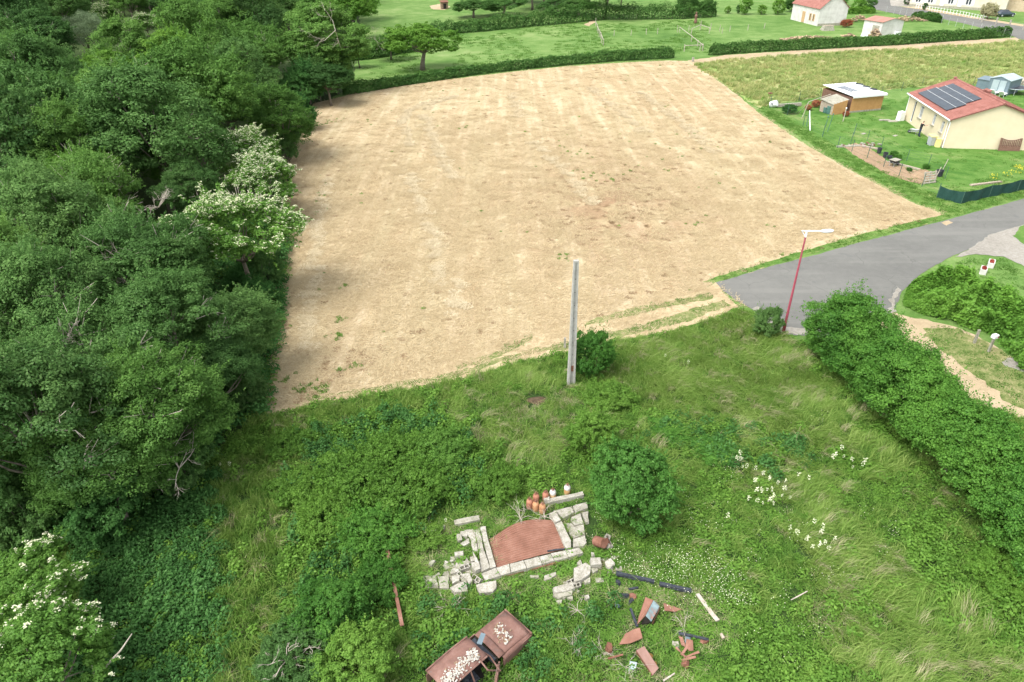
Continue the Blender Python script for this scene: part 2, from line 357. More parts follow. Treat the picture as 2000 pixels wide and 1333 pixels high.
sheet('road_grit', GP([(1470, 604), (1492, 624), (1530, 650), (1620, 657), (1700, 637), (1745, 608), (1760, 568), (1752, 560), (1738, 600), (1690, 628), (1620, 645), (1535, 640), (1500, 618), (1478, 598)]), 0.030, m_gravel, 0.25, 0.18, 47)
sheet('sand_patch', GP([(1838, 436), (1852, 431), (1862, 436), (1848, 442)]), 0.030, m_sand, 0.2, 0.06, 48)
sheet('gravel_drive', GP([(1868, 503), (1895, 484), (1930, 461), (2000, 439), (2060, 425), (2130, 470), (2120, 560), (2000, 522), (1960, 502), (1905, 497)]), 0.026, m_gravel, 0.3, 0.10, 8)
sheet('grass_corner', GP([(1978, 462), (1990, 445), (2010, 432), (2080, 440), (2080, 478), (2000, 480)]), 0.030, m_lawn, 0.3, 0.08, 9)
sheet('dirt_lane', GP([(1738, 606), (1765, 616), (1870, 640), (1900, 655), (2010, 715), (2200, 830), (2200, 1100), (2000, 900), (1900, 800), (1800, 700), (1715, 640)]), 0.018, m_sand, 0.3, 0.12, 10)
LANEGR = GP([(1800, 640), (1870, 640), (1960, 690), (2040, 740), (2060, 800), (2000, 800), (1940, 760), (1880, 720), (1840, 690)])
sheet('lane_grass', LANEGR, 0.022, m_strip, 0.3, 0.3, 11)
sheet('lane_gravel', GP([(1958, 702), (1985, 698), (2060, 730), (2060, 745), (1995, 725), (1962, 716)]), 0.026, m_gravel, 0.3, 0.2, 12)
LAWN = GP([(1495, 205), (1560, 200), (1640, 182), (1760, 196), (1800, 170), (1990, 180)]) + [Vector((100, 100)), Vector((110, 70)), Vector((70, 66))] + GP([(2060, 355), (2000, 372), (1880, 398), (1838, 392), (1800, 372), (1700, 325), (1600, 270), (1530, 230)])
sheet('garden_lawn', LAWN, 0.006, m_lawn, 0.5, 0.2, 13)
MEAD = GP([(1352, 127), (1420, 118), (1600, 106), (1800, 95), (2000, 80)]) + [Vector((190, 150)), Vector((160, 96))] + GP([(2000, 160), (1800, 170), (1700, 178), (1640, 182), (1560, 196), (1480, 212), (1440, 183), (1400, 155)])
sheet('tall_meadow', MEAD, 0.004, m_meadow, 0.6, 0.3, 14)
sheet('sandy_path', GP([(1345, 119), (1420, 108), (1600, 97), (1800, 85), (1985, 74), (2080, 70), (2080, 78), (2000, 82), (1800, 97), (1600, 108), (1480, 116), (1400, 122), (1350, 127)]), 0.010, m_sand, 0.5, 0.25, 15)
sheet('vegetable_bed', GP([(1646, 287), (1672, 280), (1700, 292), (1740, 320), (1795, 335), (1822, 350), (1800, 362), (1740, 345), (1690, 318)]), 0.028, m_soil, 0.25, 0.1, 16)
TOPROAD = GP([(1842, 38), (1880, 46), (1975, 70), (2000, 82)]) + [G(2000, 82).xy + Vector((20, -8)), G(2000, 52).xy + Vector((24, -4))] + GP([(2000, 52), (1960, 44), (1900, 35), (1860, 27), (1790, 16), (1740, 12), (1735, -10), (1700, -20), (1690, 0), (1712, 20), (1770, 32)])
sheet('village_road', TOPROAD, 0.022, m_road, 1.0, 0.05, 17)
sheet('village_pavement', GP([(1758, 14), (1800, 14), (1905, 34), (2000, 49)]) + [G(2000, 49).xy + Vector((24, -4)), G(2000, 53).xy + Vector((24, -4))] + GP([(2000, 53), (1900, 37), (1790, 18)]), 0.04, m_sand, 1.0, 0.02, 18)
sheet('building_yard', GP([(1700, 10), (1760, -30), (2060, -30), (2060, 12), (1800, 14), (1758, 13)]), 0.014, m_gravel, 1.0, 0.2, 19)
for pts, sd_ in (([(1385, 572), (1300, 590), (1200, 612), (1140, 630), (1142, 638), (1210, 622), (1310, 600), (1390, 584)], 20),
                 ([(1415, 585), (1300, 622), (1200, 648), (1120, 668), (1040, 682), (1042, 691), (1130, 680), (1220, 660), (1320, 634), (1430, 597)], 21),
                 ([(1040, 655), (960, 690), (890, 716), (893, 722), (975, 700), (1040, 664)], 22),
                 ([(1040, 683), (960, 704), (860, 735), (720, 757), (600, 776), (602, 783), (722, 765), (862, 745), (965, 713), (1042, 691)], 24)):
    sheet('grass_strip', GP(pts), 0.024, m_strip, 0.25, 0.14, sd_); STRIPS.append(np.array([tuple(p) for p in GP(pts)]))
VERGE = GP([(1372, 552), (1400, 541), (1500, 512), (1620, 475), (1750, 441), (1848, 419), (1790, 397), (1640, 319), (1480, 214), (1495, 205), (1600, 268), (1700, 323), (1800, 370), (1880, 396), (2000, 368), (2060, 352), (2060, 375), (2000, 386), (1850, 427), (1700, 466), (1560, 504), (1480, 526), (1398, 551)])
sheet('roadside_verge', VERGE, 0.016, m_verge, 0.3, 0.08, 23)
# ------------------------------------------------------------------ leaf and crown makers
def unit(a): return a / (np.linalg.norm(a, axis=1, keepdims=True) + 1e-9)
def rdir(n, rs, zb=0.0):
    a = rs.normal(size=(n, 3)); a = unit(a); a[:, 2] += zb; return unit(a)
def leaves(name, P, Nn, size, mat, tint, rs, ratio=0.55, droop=0.12):
    n = len(P); Nn = unit(Nn); size = np.broadcast_to(size, (n,))[:, None]
    t = unit(np.cross(Nn, rs.normal(size=(n, 3)))); b = np.cross(Nn, t)
    V = np.stack([P - t * size * 0.5, P + b * size * ratio * 0.5 + Nn * size * 0.06, P + t * size * 0.5 - Nn * size * droop, P - b * size * ratio * 0.5 + Nn * size * 0.06], 1).reshape(-1, 3)
    F = np.arange(4 * n).reshape(n, 4)
    return np_mesh(name, V, F, mat, tint)

def crown_pts(rs, rx, rz, lobes, subs, nl, flat=0.55, low=-0.55, lobe_r=0.40, spray=1.0, shoots=0, shoot_l=0.35):
    """points and normals of a billowing crown centred on the origin; three levels of clumps"""
    d = rdir(lobes * 3, rs, 0.15); d = d[d[:, 2] > low][:lobes]; k = len(d)
    rr = rs.uniform(0.50, 0.74, (k, 1)); c = d * rr * [rx, rx, rz]; c = np.vstack([c, [[0, 0, 0.1 * rz]]])
    lr = np.append(rs.uniform(0.75, 1.3, k) * lobe_r, 0.55)
    P = []; Q = []; T = []
    per = nl // (len(c) * subs) + 1
    for i in range(len(c)):
        out = unit(c[i:i + 1] + 1e-3)[0]
        sdn = rdir(subs, rs, 0.25) + out * 0.75; sdn = unit(sdn)
        sc = c[i] + sdn * lr[i] * np.array([rx, rx, rz]) * rs.uniform(0.62, 1.02, (subs, 1))
        sr = lr[i] * rs.uniform(0.28, 0.46, subs) * (rx + rz) / 2
        ct = rs.uniform(0, 1)
        for j in range(subs):
            m = per
            ld = unit(rdir(m, rs, 0.25) + sdn[j] * 0.35)
            r = sr[j] * rs.uniform(0.35, 1.08, (m, 1)) ** 0.7
            p = sc[j] + ld * r * [1.1 * spray, 1.1 * spray, flat + 0.15]
            P.append(p); Q.append(ld + [0, 0, 0.55] + rs.normal(size=(m, 3)) * 0.45)
            T.append(np.clip(0.25 * ct + rs.uniform(0, 0.35) + rs.uniform(0, 0.6, m), 0, 1))
    for _ in range(shoots):     # leafy shoots standing out of the crown make its outline ragged
        i = rs.randint(len(c)); d0 = unit(rdir(1, rs, 0.7) + unit(c[i:i + 1] + 1e-3) * 0.6)[0]; m = max(14, per // 3)
        st = c[i] + d0 * lr[i] * np.array([rx, rx, rz]) * 0.9; u = rs.uniform(0, 1, (m, 1)); ln = shoot_l * rs.uniform(0.5, 1.3)
        P.append(st + d0 * u * ln + rs.normal(size=(m, 3)) * 0.09 * ln * (1.2 - u)); Q.append(rdir(m, rs, 0.6)); T.append(rs.uniform(0.35, 1, m))
    return np.vstack(P), np.vstack(Q), np.concatenate(T), c

def limbs_mesh(name, rs, h0, targets, r0, mat, base=0.0):
    m = M(); top = Vector((rs.uniform(-0.3, 0.3), rs.uniform(-0.3, 0.3), h0))
    m.tube([(0, 0, -0.3), (0.03, 0.02, h0 * 0.35), (top.x * 0.5, top.y * 0.5, h0 * 0.7), top], [r0 * 1.35, r0, r0 * 0.85, r0 * 0.65], 7)
    for q in targets:
        q = Vector(q); mid = top.lerp(q, 0.5) + Vector((0, 0, -0.12 * (q - top).length)) + Vector(rs.uniform(-0.2, 0.2, 3))
        m.tube([top - Vector((0, 0, 0.3)), mid, q], [r0 * 0.42, r0 * 0.26, r0 * 0.08], 5)
    return m.mesh(name, mat, True)

TREE = {}
def tree_mesh(key, seed, R, hz, hc, lobes, subs, nl, size, mat, flat=0.55, low=-0.55, trunk=0.2, ratio=0.6, lobe_r=0.40, spray=1.0, blossom=0, bsize=0.2, shoots=0, shoot_l=0.35):
    """hz: half height of crown, hc: height of its centre"""
    rs = np.random.RandomState(seed)
    P, Q, T, c = crown_pts(rs, R, hz, lobes, subs, nl, flat, low, lobe_r, spray, shoots, shoot_l)
    P = P + [0, 0, hc]; k = P[:, 2] > 0.08; P, Q, T = P[k], Q[k], T[k]
    me = leaves('crown', P, Q, rs.uniform(0.7, 1.3, len(P)) * size, mat, T, rs, ratio)
    tr = limbs_mesh('trunk', rs, max(0.4, hc - hz * 0.55), [(x[0] * 0.95, x[1] * 0.95, x[2] + hc) for x in c[:9]], trunk, bark) if trunk else None
    fl = None
    if blossom:
        # flower heads: small domes of petals on the outermost leaves
        rad = np.linalg.norm((P - [0, 0, hc]) / [R, R, hz], axis=1) + 0.25 * (P[:, 2] - hc) / hz
        pr = rs.uniform(0, 1, len(P)) ** 3 * 0.5 + rad
        patch = vnoise(P + 50, R * 0.45, seed); ix = np.argsort(-(pr + patch * 0.25))[: blossom * 6]; ix = rs.choice(ix, blossom, replace=False)
        C = P[ix] + [0, 0, 0.05]; m = 10
        a = rs.uniform(0, 6.283, (blossom, m)); r = np.sqrt(rs.uniform(0, 1, (blossom, m))) * (bsize * rs.uniform(0.6, 1.2, (blossom, 1)))
        tilt = rs.normal(size=(blossom, 1, 2)) * 0.35
        off = np.stack([np.cos(a) * r, np.sin(a) * r, -r * r / bsize * 0.6 + np.cos(a) * r * tilt[:, :, 0] + np.sin(a) * r * tilt[:, :, 1]], 2)
        FP = (C[:, None, :] + off).reshape(-1, 3)
        fl = leaves('blossom', FP, np.tile([[0, 0, 1.0]], (len(FP), 1)) + rs.normal(size=(len(FP), 3)) * 0.4, bsize * 0.62, L['flower'], rs.uniform(0.1, 1, len(FP)), rs, 0.85)
    tw = None
    if key in ('n1', 'n2', 'n3', 'elder', 'm2', 'm3'):
        m = M()
        for i in range(16 if key[0] == 'n' else 9):
            q = Vector(c[rs.randint(len(c))]) ; d0 = Vector(unit(np.array([[q.x, q.y, q.z + 0.6 * hz]]))[0]); q = q * 0.9 + Vector((0, 0, hc)); ln = rs.uniform(0.8, 1.5) * R * 0.36
            for _ in range(4):
                e = q + (d0 + Vector(rs.normal(size=3)) * 0.45).normalized() * ln * rs.uniform(0.6, 1.1); md_ = q.lerp(e, 0.5) + Vector(rs.normal(size=3)) * 0.1
                m.tube([q, md_, e], [0.03, 0.02, 0.008], 3, False)
                m.tube([md_, md_ + Vector(rs.normal(size=3)) * 0.35 + d0 * 0.3], [0.014, 0.006], 3, False)
        tw = m.mesh('twigs', deadwood)
    TREE[key] = (me, tr, fl, R, hc, hz, tw)
def plant_tree(key, p, rz, s, sz, name, label, cat, group=None, mat=None, tilt=None):
    me, tr, fl, R, hc, hz, tw = TREE[key]
    t = thing(name, label, cat, (p[0], p[1], p[2] if len(p) > 2 else 0.0), rz, group); q = 1 + 0.13 * math.sin(p[0] * 12.9 + p[1] * 78.2); t.scale = (s * q, s / q, s * sz)
    if R > 2.5 and fl is None: t.rotation_euler = (0.10 * math.sin(p[0] * 3.1), 0.10 * math.sin(p[1] * 4.7), rz)
    c = link('crown', me, t)
    if mat is not None: c.material_slots[0].link = 'OBJECT'; c.material_slots[0].material = mat
    if tr is not None: link('trunk', tr, t)
    if fl is not None: link('blossom', fl, t)
    if tw is not None: link('twigs', tw, t)['kind'] = 'stuff'
    return t

def dead_branches(name, seed, n=7, ln=2.2, r=0.035, depth=2, up=0.6):
    rs = np.random.RandomState(seed); m = M()
    def grow(p, d, l, rr, k):
        q = p + d * l * 0.5 + Vector(rs.normal(size=3)) * l * 0.07; e = p + d * l + Vector(rs.normal(size=3)) * l * 0.12
        m.tube([p, q, e], [rr, rr * 0.7, rr * 0.35], 4)
        if k:
            for _ in range(3):
                b = p.lerp(e, rs.uniform(0.35, 0.95)); grow(b, (d + Vector(rs.normal(size=3)) * 0.6).normalized(), l * rs.uniform(0.35, 0.6), rr * 0.5, k - 1)
    for _ in range(n):
        d = Vector(rdir(1, rs, up)[0]); grow(Vector((0, 0, 0)), d, ln * rs.uniform(0.6, 1.1), r, depth)
    return m.mesh(name, deadwood)

# ---- near variants: fine leaves; far variants: fewer, larger
tree_mesh('n1', 1, 3.6, 3.3, 5.2, 34, 15, 60000, 0.115, L['alder'], low=-0.7, lobe_r=0.30, shoots=160, shoot_l=0.9)
tree_mesh('n2', 2, 3.2, 3.6, 5.6, 30, 15, 56000, 0.115, L['oak'], low=-0.75, lobe_r=0.31, shoots=140, shoot_l=0.9, flat=0.4)
tree_mesh('n3', 3, 3.9, 3.0, 5.0, 40, 13, 60000, 0.12, L['alder'], low=-0.6, flat=0.35, lobe_r=0.27, shoots=200, shoot_l=0.9, spray=1.2)
tree_mesh('n4', 14, 3.0, 3.0, 4.4, 26, 14, 46000, 0.11, L['fresh'], low=-0.75, lobe_r=0.32, shoots=200, shoot_l=0.8)
tree_mesh('m1', 4, 4.4, 4.0, 6.2, 36, 13, 40000, 0.18, L['oak'], low=-0.6, lobe_r=0.30, shoots=120, shoot_l=1.1)
tree_mesh('m2', 5, 4.0, 4.4, 6.4, 28, 14, 38000, 0.18, L['alder'], low=-0.7, lobe_r=0.33, shoots=120, shoot_l=1.1)
tree_mesh('m3', 6, 4.6, 3.6, 5.8, 44, 10, 38000, 0.19, L['oak'], low=-0.5, flat=0.32, lobe_r=0.26, shoots=160, shoot_l=1.0, spray=1.2)
tree_mesh('oak', 7, 5.8, 5.6, 7.2, 46, 14, 60000, 0.21, L['oak'], low=-0.85, trunk=0.42, lobe_r=0.25, flat=0.4, shoots=120, shoot_l=1.5)
tree_mesh('orchard', 8, 4.6, 2.3, 3.9, 40, 12, 34000, 0.18, L['fresh'], low=-0.6, trunk=0.26, lobe_r=0.26, flat=0.5, shoots=60, shoot_l=0.8)
tree_mesh('willow', 9, 3.6, 3.4, 5.0, 9, 24, 26000, 0.16, L['grey'], low=-0.5, lobe_r=0.55, trunk=0.2, ratio=0.3)
tree_mesh('elder', 10, 3.4, 2.3, 2.9, 30, 12, 30000, 0.13, L['elder'], low=-0.6, trunk=0.12, blossom=1500, bsize=0.125, lobe_r=0.28, shoots=160, shoot_l=0.8)
tree_mesh('elder_near', 12, 1.75, 1.4, 2.0, 26, 13, 30000, 0.095, L['elder'], low=-0.6, trunk=0.1, blossom=210, bsize=0.085, lobe_r=0.28, shoots=80, shoot_l=0.4)
tree_mesh('scrub', 13, 2.0, 1.6, 1.5, 26, 11, 20000, 0.11, L['dark'], low=-0.6, trunk=0.06, lobe_r=0.28, shoots=120, shoot_l=0.6)
tree_mesh('bush', 15, 1.5, 1.25, 1.15, 50, 12, 34000, 0.072, L['bush'], low=-0.7, trunk=0.05, ratio=0.65, lobe_r=0.24, flat=0.7, shoots=150, shoot_l=0.45)
tree_mesh('bramble', 16, 1.6, 0.70, 0.45, 50, 9, 24000, 0.078, L['bramble'], low=-0.2, trunk=0, ratio=0.65, lobe_r=0.22, spray=1.4, shoots=220, shoot_l=0.40)
tree_mesh('topiary', 17, 1.0, 1.25, 1.3, 30, 8, 3500, 0.16, L['hedge'], low=-0.8, trunk=0.08, lobe_r=0.5)

# ---- the wood: hand-placed crowns first
def at_crown(px, py, h): return G(px, py, h)
heroes = [
 # key, px, py (crown centre in the photo), scale, zscale, name, label, material
 ('oak', 636, 100, 1.12, 0.86, 'oak_tree', 'tall spreading dark oak with bare limbs at the far left corner of the mown field', None),
 ('m2', 540, 232, 0.85, 0.82, 'field_edge_tree', 'rounded mid green tree bulging over the upper left edge of the mown field', L['oak']),
 ('m3', 470, 60, 1.0, 1.05, 'broadleaf_tree', 'dark layered tree in the wood just left of the tall oak, nearest the top edge', L['dark']),
 ('willow', 158, 72, 0.95, 1.0, 'willow_tree', 'smooth pale grey-green willow standing out near the top left of the wood', None),
 ('m3', 58, 85, 1.35, 0.9, 'broadleaf_tree', 'broad very dark layered tree at the top left corner, left of the grey willow', L['dark']),
 ('m1', 360, 195, 1.25, 1.0, 'broadleaf_tree', 'large rounded dark green crown in the wood with a dark hollow below its right side', L['oak']),
 ('m2', 250, 110, 1.0, 1.0, 'broadleaf_tree', 'mid green crown with pale bare branch tips right of the grey willow', L['oak']),
 ('m3', 200, 150, 0.95, 0.9, 'broadleaf_tree', 'bright green irregular crown directly below the grey willow', L['fresh']),
 ('m2', 60, 170, 1.1, 1.0, 'broadleaf_tree', 'greyish green crown at the left edge below the broad dark tree', L['alder']),
 ('n4', 330, 300, 0.95, 1.0, 'young_tree', 'fresh bright green tree left of the flowering elders, below the dark hollow', L['fresh']),
 ('m1', 215, 260, 0.95, 0.95, 'broadleaf_tree', 'domed mid green crown in the middle of the wood left of the large rounded crown', L['alder']),
 ('n2', 100, 300, 1.15, 1.0, 'broadleaf_tree', 'light green crown with pale twigs at the left, level with the fresh young tree', L['oak']),
 ('n3', 185, 385, 1.1, 1.0, 'broadleaf_tree', 'wide mid green crown left of the paired white flowering elders', L['oak']),
 ('n1', 60, 450, 1.15, 1.0, 'broadleaf_tree', 'dark alder-like crown at the left edge, level with the largest flowering elder', L['alder']),
 ('n3', 250, 520, 1.05, 1.0, 'broadleaf_tree', 'wide feathery crown just left below the largest flowering elder', L['alder']),
 ('n1', 110, 600, 1.1, 1.0, 'broadleaf_tree', 'grey-green feathery crown at the left with bare twigs in its lower side', L['alder']),
 ('n2', 330, 660, 0.95, 0.95, 'broadleaf_tree', 'feathery mid green crown near the wood edge below the flowering elders', L['alder']),
 ('n3', 170, 750, 1.0, 1.0, 'broadleaf_tree', 'drooping crown showing dead grey twigs at the lower left', L['alder']),
 ('n1', 320, 790, 0.9, 0.95, 'broadleaf_tree', 'light feathered crown at the lower edge of the wood above the dark nettles', L['oak']),
 ('n2', 30, 850, 1.0, 1.0, 'broadleaf_tree', 'dark crown cut by the left edge of the photograph above the lower elders', L['dark']),
 ('n1', 190, 905, 0.78, 0.9, 'broadleaf_tree', 'lowest hanging crown of the wood, just above the shaded nettle bank', L['oak']),
 ('n4', 430, 640, 0.8, 0.9, 'field_edge_tree', 'low green tree at the wood edge right beside the field, below the largest elder', L['alder']),
 ('n4', 410, 740, 0.75, 0.85, 'field_edge_tree', 'small dark tree at the wood edge nearest the lower corner of the field', L['dark']),

 ('m1', 250, 6, 1.0, 0.9, 'broadleaf_tree', 'far crown at the top edge between the first two far elders', L['oak']),
 ('m3', 315, 0, 1.0, 0.9, 'broadleaf_tree', 'far bluish crown at the top edge above the second far elder', L['alder']),
 ('m2', 385, 8, 1.0, 0.9, 'broadleaf_tree', 'far dark crown at the top edge right of the farthest elder', L['dark']),
 ('m1', 440, -8, 1.0, 0.9, 'broadleaf_tree', 'far crown cut by the top edge behind the dark layered tree', L['oak']),
 ('m3', 500, 5, 0.95, 0.9, 'broadleaf_tree', 'far mid green crown at the top edge right of the dark layered tree', L['alder']),
 ('m2', 110, 5, 1.05, 0.9, 'broadleaf_tree', 'far green crown at the top edge above the grey willow', L['oak']),
 ('m2', 610, 30, 0.9, 0.9, 'broadleaf_tree', 'mid green crown directly behind the tall oak at the top', L['oak']),
 ('m3', 560, 20, 0.95, 0.9, 'broadleaf_tree', 'bluish green crown left of the oak top at the upper edge', L['alder']),
 ('m2', 668, -12, 0.9, 0.9, 'broadleaf_tree', 'crown cut by the top edge above the tall oak', L['oak']),
 ('m1', 640, 158, 0.75, 0.7, 'field_edge_tree', 'low dark bushy tree wrapped round the foot of the tall oak', L['dark']),
 ('m2', 600, 150, 0.62, 0.7, 'field_edge_tree', 'dense dark tree filling the wood edge just left of the oak foot', L['alder']),
 ('m1', 700, 110, 0.5, 0.6, 'field_edge_tree', 'small spreading tree under the right branches of the oak', L['oak']),
]
used = []
for i, (k, px, py, s, sz, nm, lb, mt) in enumerate(heroes):
    hc = TREE[k][4] * s * sz; p = G(652, 181) if k == 'oak' else at_crown(px, py, hc); used.append((p.x, p.y, TREE[k][3] * s))
    plant_tree(k, (p.x, p.y), i * 1.9, s, sz, nm, lb, 'tree', mat=mt)
elders = [
 ('elder', 478, 300, 0.95, 0.95, 'upper white flowering elder at the field edge of the wood, flowers thin on top'),
 ('elder', 512, 352, 0.92, 0.9, 'white flowering elder touching the field, second of the three from the top'),
 ('elder', 466, 462, 1.18, 1.0, 'largest and whitest flowering elder in the middle of the wood edge'),
 ('elder', 352, 478, 0.72, 1.0, 'small sparsely flowering elder left of the largest white one'),
 ('elder', 200, 30, 1.05, 0.95, 'far flowering elder at the top right of the grey willow'),
 ('elder', 285, 48, 0.95, 0.95, 'far flowering elder between the grey willow and the dark tree by the oak'),
 ('elder', 345, 28, 0.8, 1.0, 'farthest small flowering elder at the top of the wood, right of the others'),
 ('elder_near', 62, 1145, 1.05, 1.0, 'near elder full of cream flower heads at the lower left edge'),
 ('elder_near', 75, 1290, 1.15, 1.0, 'nearest elder with cream flowers in the bottom left corner beside a bare dead branch'),
]
for i, (k, px, py, s, sz, lb) in enumerate(elders):
    hz = 2.0 if k == 'elder' and py > 100 else 0.0
    hc = TREE[k][4] * s * sz + hz * 0.6; p = at_crown(px, py, hc); used.append((p.x, p.y, TREE[k][3] * s * 0.7))
    t = plant_tree(k, (p.x, p.y, hz * 0.6 if hz else 0.0), 2.1 * i + 0.4, s, sz, 'elder_tree', lb, 'elder')
# ---- then the rest of the wood, each tree an object
wl = np.array([tuple(p) for p in WOOD])
cands = []
rs = np.random.RandomState(5)
for yy in np.arange(16, 330, 1.0):
    sp = 4.6 if yy < 60 else (6.6 if yy < 120 else 9.5)
    if (yy % sp) > 1.0 - 1e-6 and yy % sp >= 1.0: continue
    for xx in np.arange(-250, -10, sp): cands.append((xx + rs.uniform(-1, 1) * sp * 0.38 + (0.5 * sp if int(yy / sp) % 2 else 0), yy + rs.uniform(-1, 1) * sp * 0.38, sp))
cands = np.array(cands); cands = cands[inside(cands[:, :2], wl)]
def in_view(x, y, z, m=90):
    c = CR.transposed() @ Vector((x, y, z - CH))
    if c.z > -1: return False
    px, py = 1000 + FPX * c.x / -c.z, 666.5 - FPX * c.y / -c.z
    return -m < px < 2000 + m and -m < py < 1333 + m
kinds = [('alder', 'dark green alder-like tree among others in the dense wood'), ('oak', 'mid green broadleaf tree among others in the dense wood'),
         ('dark', 'deep green tree between brighter crowns in the dense wood'), ('fresh', 'fresh yellow-green tree among darker crowns in the dense wood')]
edge = np.array([tuple(p) for p in FIELD])
nfill = 0
def proj(x, y, z):
    c = CR.transposed() @ Vector((x, y, z - CH)); return 1000 + FPX * c.x / -c.z, 666.5 - FPX * c.y / -c.z
guard = [(478, 300, 50), (512, 352, 58), (468, 470, 88), (352, 478, 42), (158, 72, 45), (200, 30, 35), (285, 45, 40), (345, 28, 25), (640, 90, 70), (545, 228, 55), (60, 1140, 90), (75, 1290, 110)]
for x, y, sp in cands:
    if any((x - a) ** 2 + (y - b) ** 2 < (0.62 * r + 0.25 * sp) ** 2 for a, b, r in used): continue
    if np.min(np.hypot(edge[:, 0] - x, edge[:, 1] - y)) < 2.6: continue
    if not (in_view(x, y, 9, 160) or in_view(x, y, 2, 160)): continue
    d = math.hypot(x, y); near = d < 62
    k = rs.choice(['n1', 'n2', 'n3', 'n4'] if near else ['m1', 'm2', 'm3'])
    s = rs.uniform(0.78, 1.08) * (1.0 if d < 60 else 1.15 if d < 130 else 1.4); sz = rs.uniform(0.85, 1.15)
    fd = np.min(np.hypot(edge[:, 0] - x, edge[:, 1] - y)); s *= 0.62 + 0.38 * min(1, (fd - 2.0) / 9)
    cx, cy = proj(x, y, TREE[k][4] * s * sz); rp = TREE[k][3] * s * FPX / math.hypot(d, CH - 5)
    gx, gy = proj(x, y, 0)
    if any(math.hypot(cx - a, cy - b) < (r + rp * 0.8) and gy > b - 10 for a, b, r in guard): continue
    q = kinds[rs.choice(4, p=[0.34, 0.38, 0.16, 0.12])]
    cols_ = ['by the left edge', 'in the wood, left part', 'in the wood, middle part', 'in the wood, right part', 'by the field side']
    rows_ = [(0, 'beyond the willow'), (90, 'level with the tall oak'), (170, 'level with the upper field corner'), (260, 'level with the upper elders'), (380, 'level with the whitest elder'), (520, 'below the whitest elder'), (680, 'level with the lower field corner'), (850, 'above the nettle bank')]
    rw = [t_ for y_, t_ in rows_ if cy >= y_ or y_ == 0][-1]; tone = {'alder': 'dark green', 'oak': 'mid green', 'dark': 'deep green', 'fresh': 'yellow-green'}[q[0]]
    lb = ('tall ' if sz > 1.05 else 'low ' if sz < 0.92 else '') + tone + ' tree ' + cols_[int(min(4, max(0, cx / 130)))] + ', ' + rw
    plant_tree(k, (x, y), rs.uniform(0, 6.28), s, sz, 'wood_tree', lb, 'tree', 'trees of the dense wood', L[q[0]]); nfill += 1
print('fill trees', nfill)
# ---- scrub at the foot of the wood along the field
for i, (px, py) in enumerate([(515, 790), (500, 745), (515, 700), (528, 655), (535, 610), (545, 565), (552, 520), (556, 480), (562, 440), (568, 400), (574, 360), (583, 318), (592, 285), (604, 255), (470, 800), (440, 845), (480, 770), (480, 700), (500, 640), (505, 580), (520, 540), (400, 890), (350, 930), (110, 1060), (170, 1030), (255, 1045), (310, 975), (368, 962), (235, 1030), (395, 935), (60, 1080), (622, 204), (642, 197), (660, 190), (604, 212), (676, 184)]):
    p = G(px - 8, py); s = [0.62, 0.7, 0.55, 0.66][i % 4] * (1.35 if px < 400 else 1.0) * (1.0 if py > 300 else 1.6 if py > 230 else 2.3)
    plant_tree('scrub', (p.x - 0.5, p.y), i * 2.4, s, 1.0 + 0.2 * (i % 3), 'edge_shrub', 'dark green shrub filling the foot of the wood along the mown field', 'shrub', 'shrubs along the wood edge', [L['dark'], L['nettle'], L['alder']][i % 3])
# ---- dead branches showing in the crowns
for i, (px, py, h, lb, n, ln) in enumerate([
    (125, 672, 6.5, 'pale cluster of dead twigs poking out of the crown at the left', 11, 1.3),
    (250, 160, 8.5, 'bare pale branch rising from a crown near the top left', 4, 3.0),
    (310, 405, 6.0, 'grey dead twigs left of the small flowering elder', 7, 1.5),
    (350, 915, 2.6, 'hanging grey dead branch at the lower edge of the wood', 5, 1.5),
    (225, 890, 3.6, 'fine grey dead twigs on the lowest crown of the wood', 7, 1.1),
    (75, 745, 5.5, 'thin bare twigs at the left edge of the wood', 6, 1.2),
    (548, 125, 2.8, 'group of grey dead stems standing left of the oak', 9, 3.4),
    (655, 60, 10.5, 'bare pale limb on the right side of the tall oak', 3, 3.2),
    (700, 82, 6.6, 'long bare branch reaching over the pasture from the tall oak', 2, 3.6),
    (560, 1290, 1.3, 'whitish dead twigs at the bottom of the shrub below the rusty plank', 9, 1.0)]):
    p = G(px, py, h)
    o = link('dead_branch', dead_branches('dead_branch', 40 + i, n, ln, 0.032 if h > 5 else 0.024, 3 if n < 8 else 2, 1.2 if i == 6 else 0.35)); o.location = p; tag(o, lb, 'branch')
m = M()
a, b, c = G(178, 1345, 0.6), G(208, 1300, 1.6), G(258, 1238, 2.4)
m.tube([a, a.lerp(b, 0.5) + Vector((0.05, 0, 0.1)), b, b.lerp(c, 0.5) + Vector((0.06, -0.04, 0)), c], [0.06, 0.052, 0.045, 0.03, 0.016], 7)
m.tube([a.lerp(b, 0.3), G(180, 1300, 1.7)], [0.035, 0.018], 6); m.tube([a.lerp(b, 0.5), G(190, 1305, 1.7)], [0.025, 0.012], 6)
tag(m.build('dead_branch', deadwood, None, True), 'long bare bleached branch rising from the bottom left corner', 'branch')

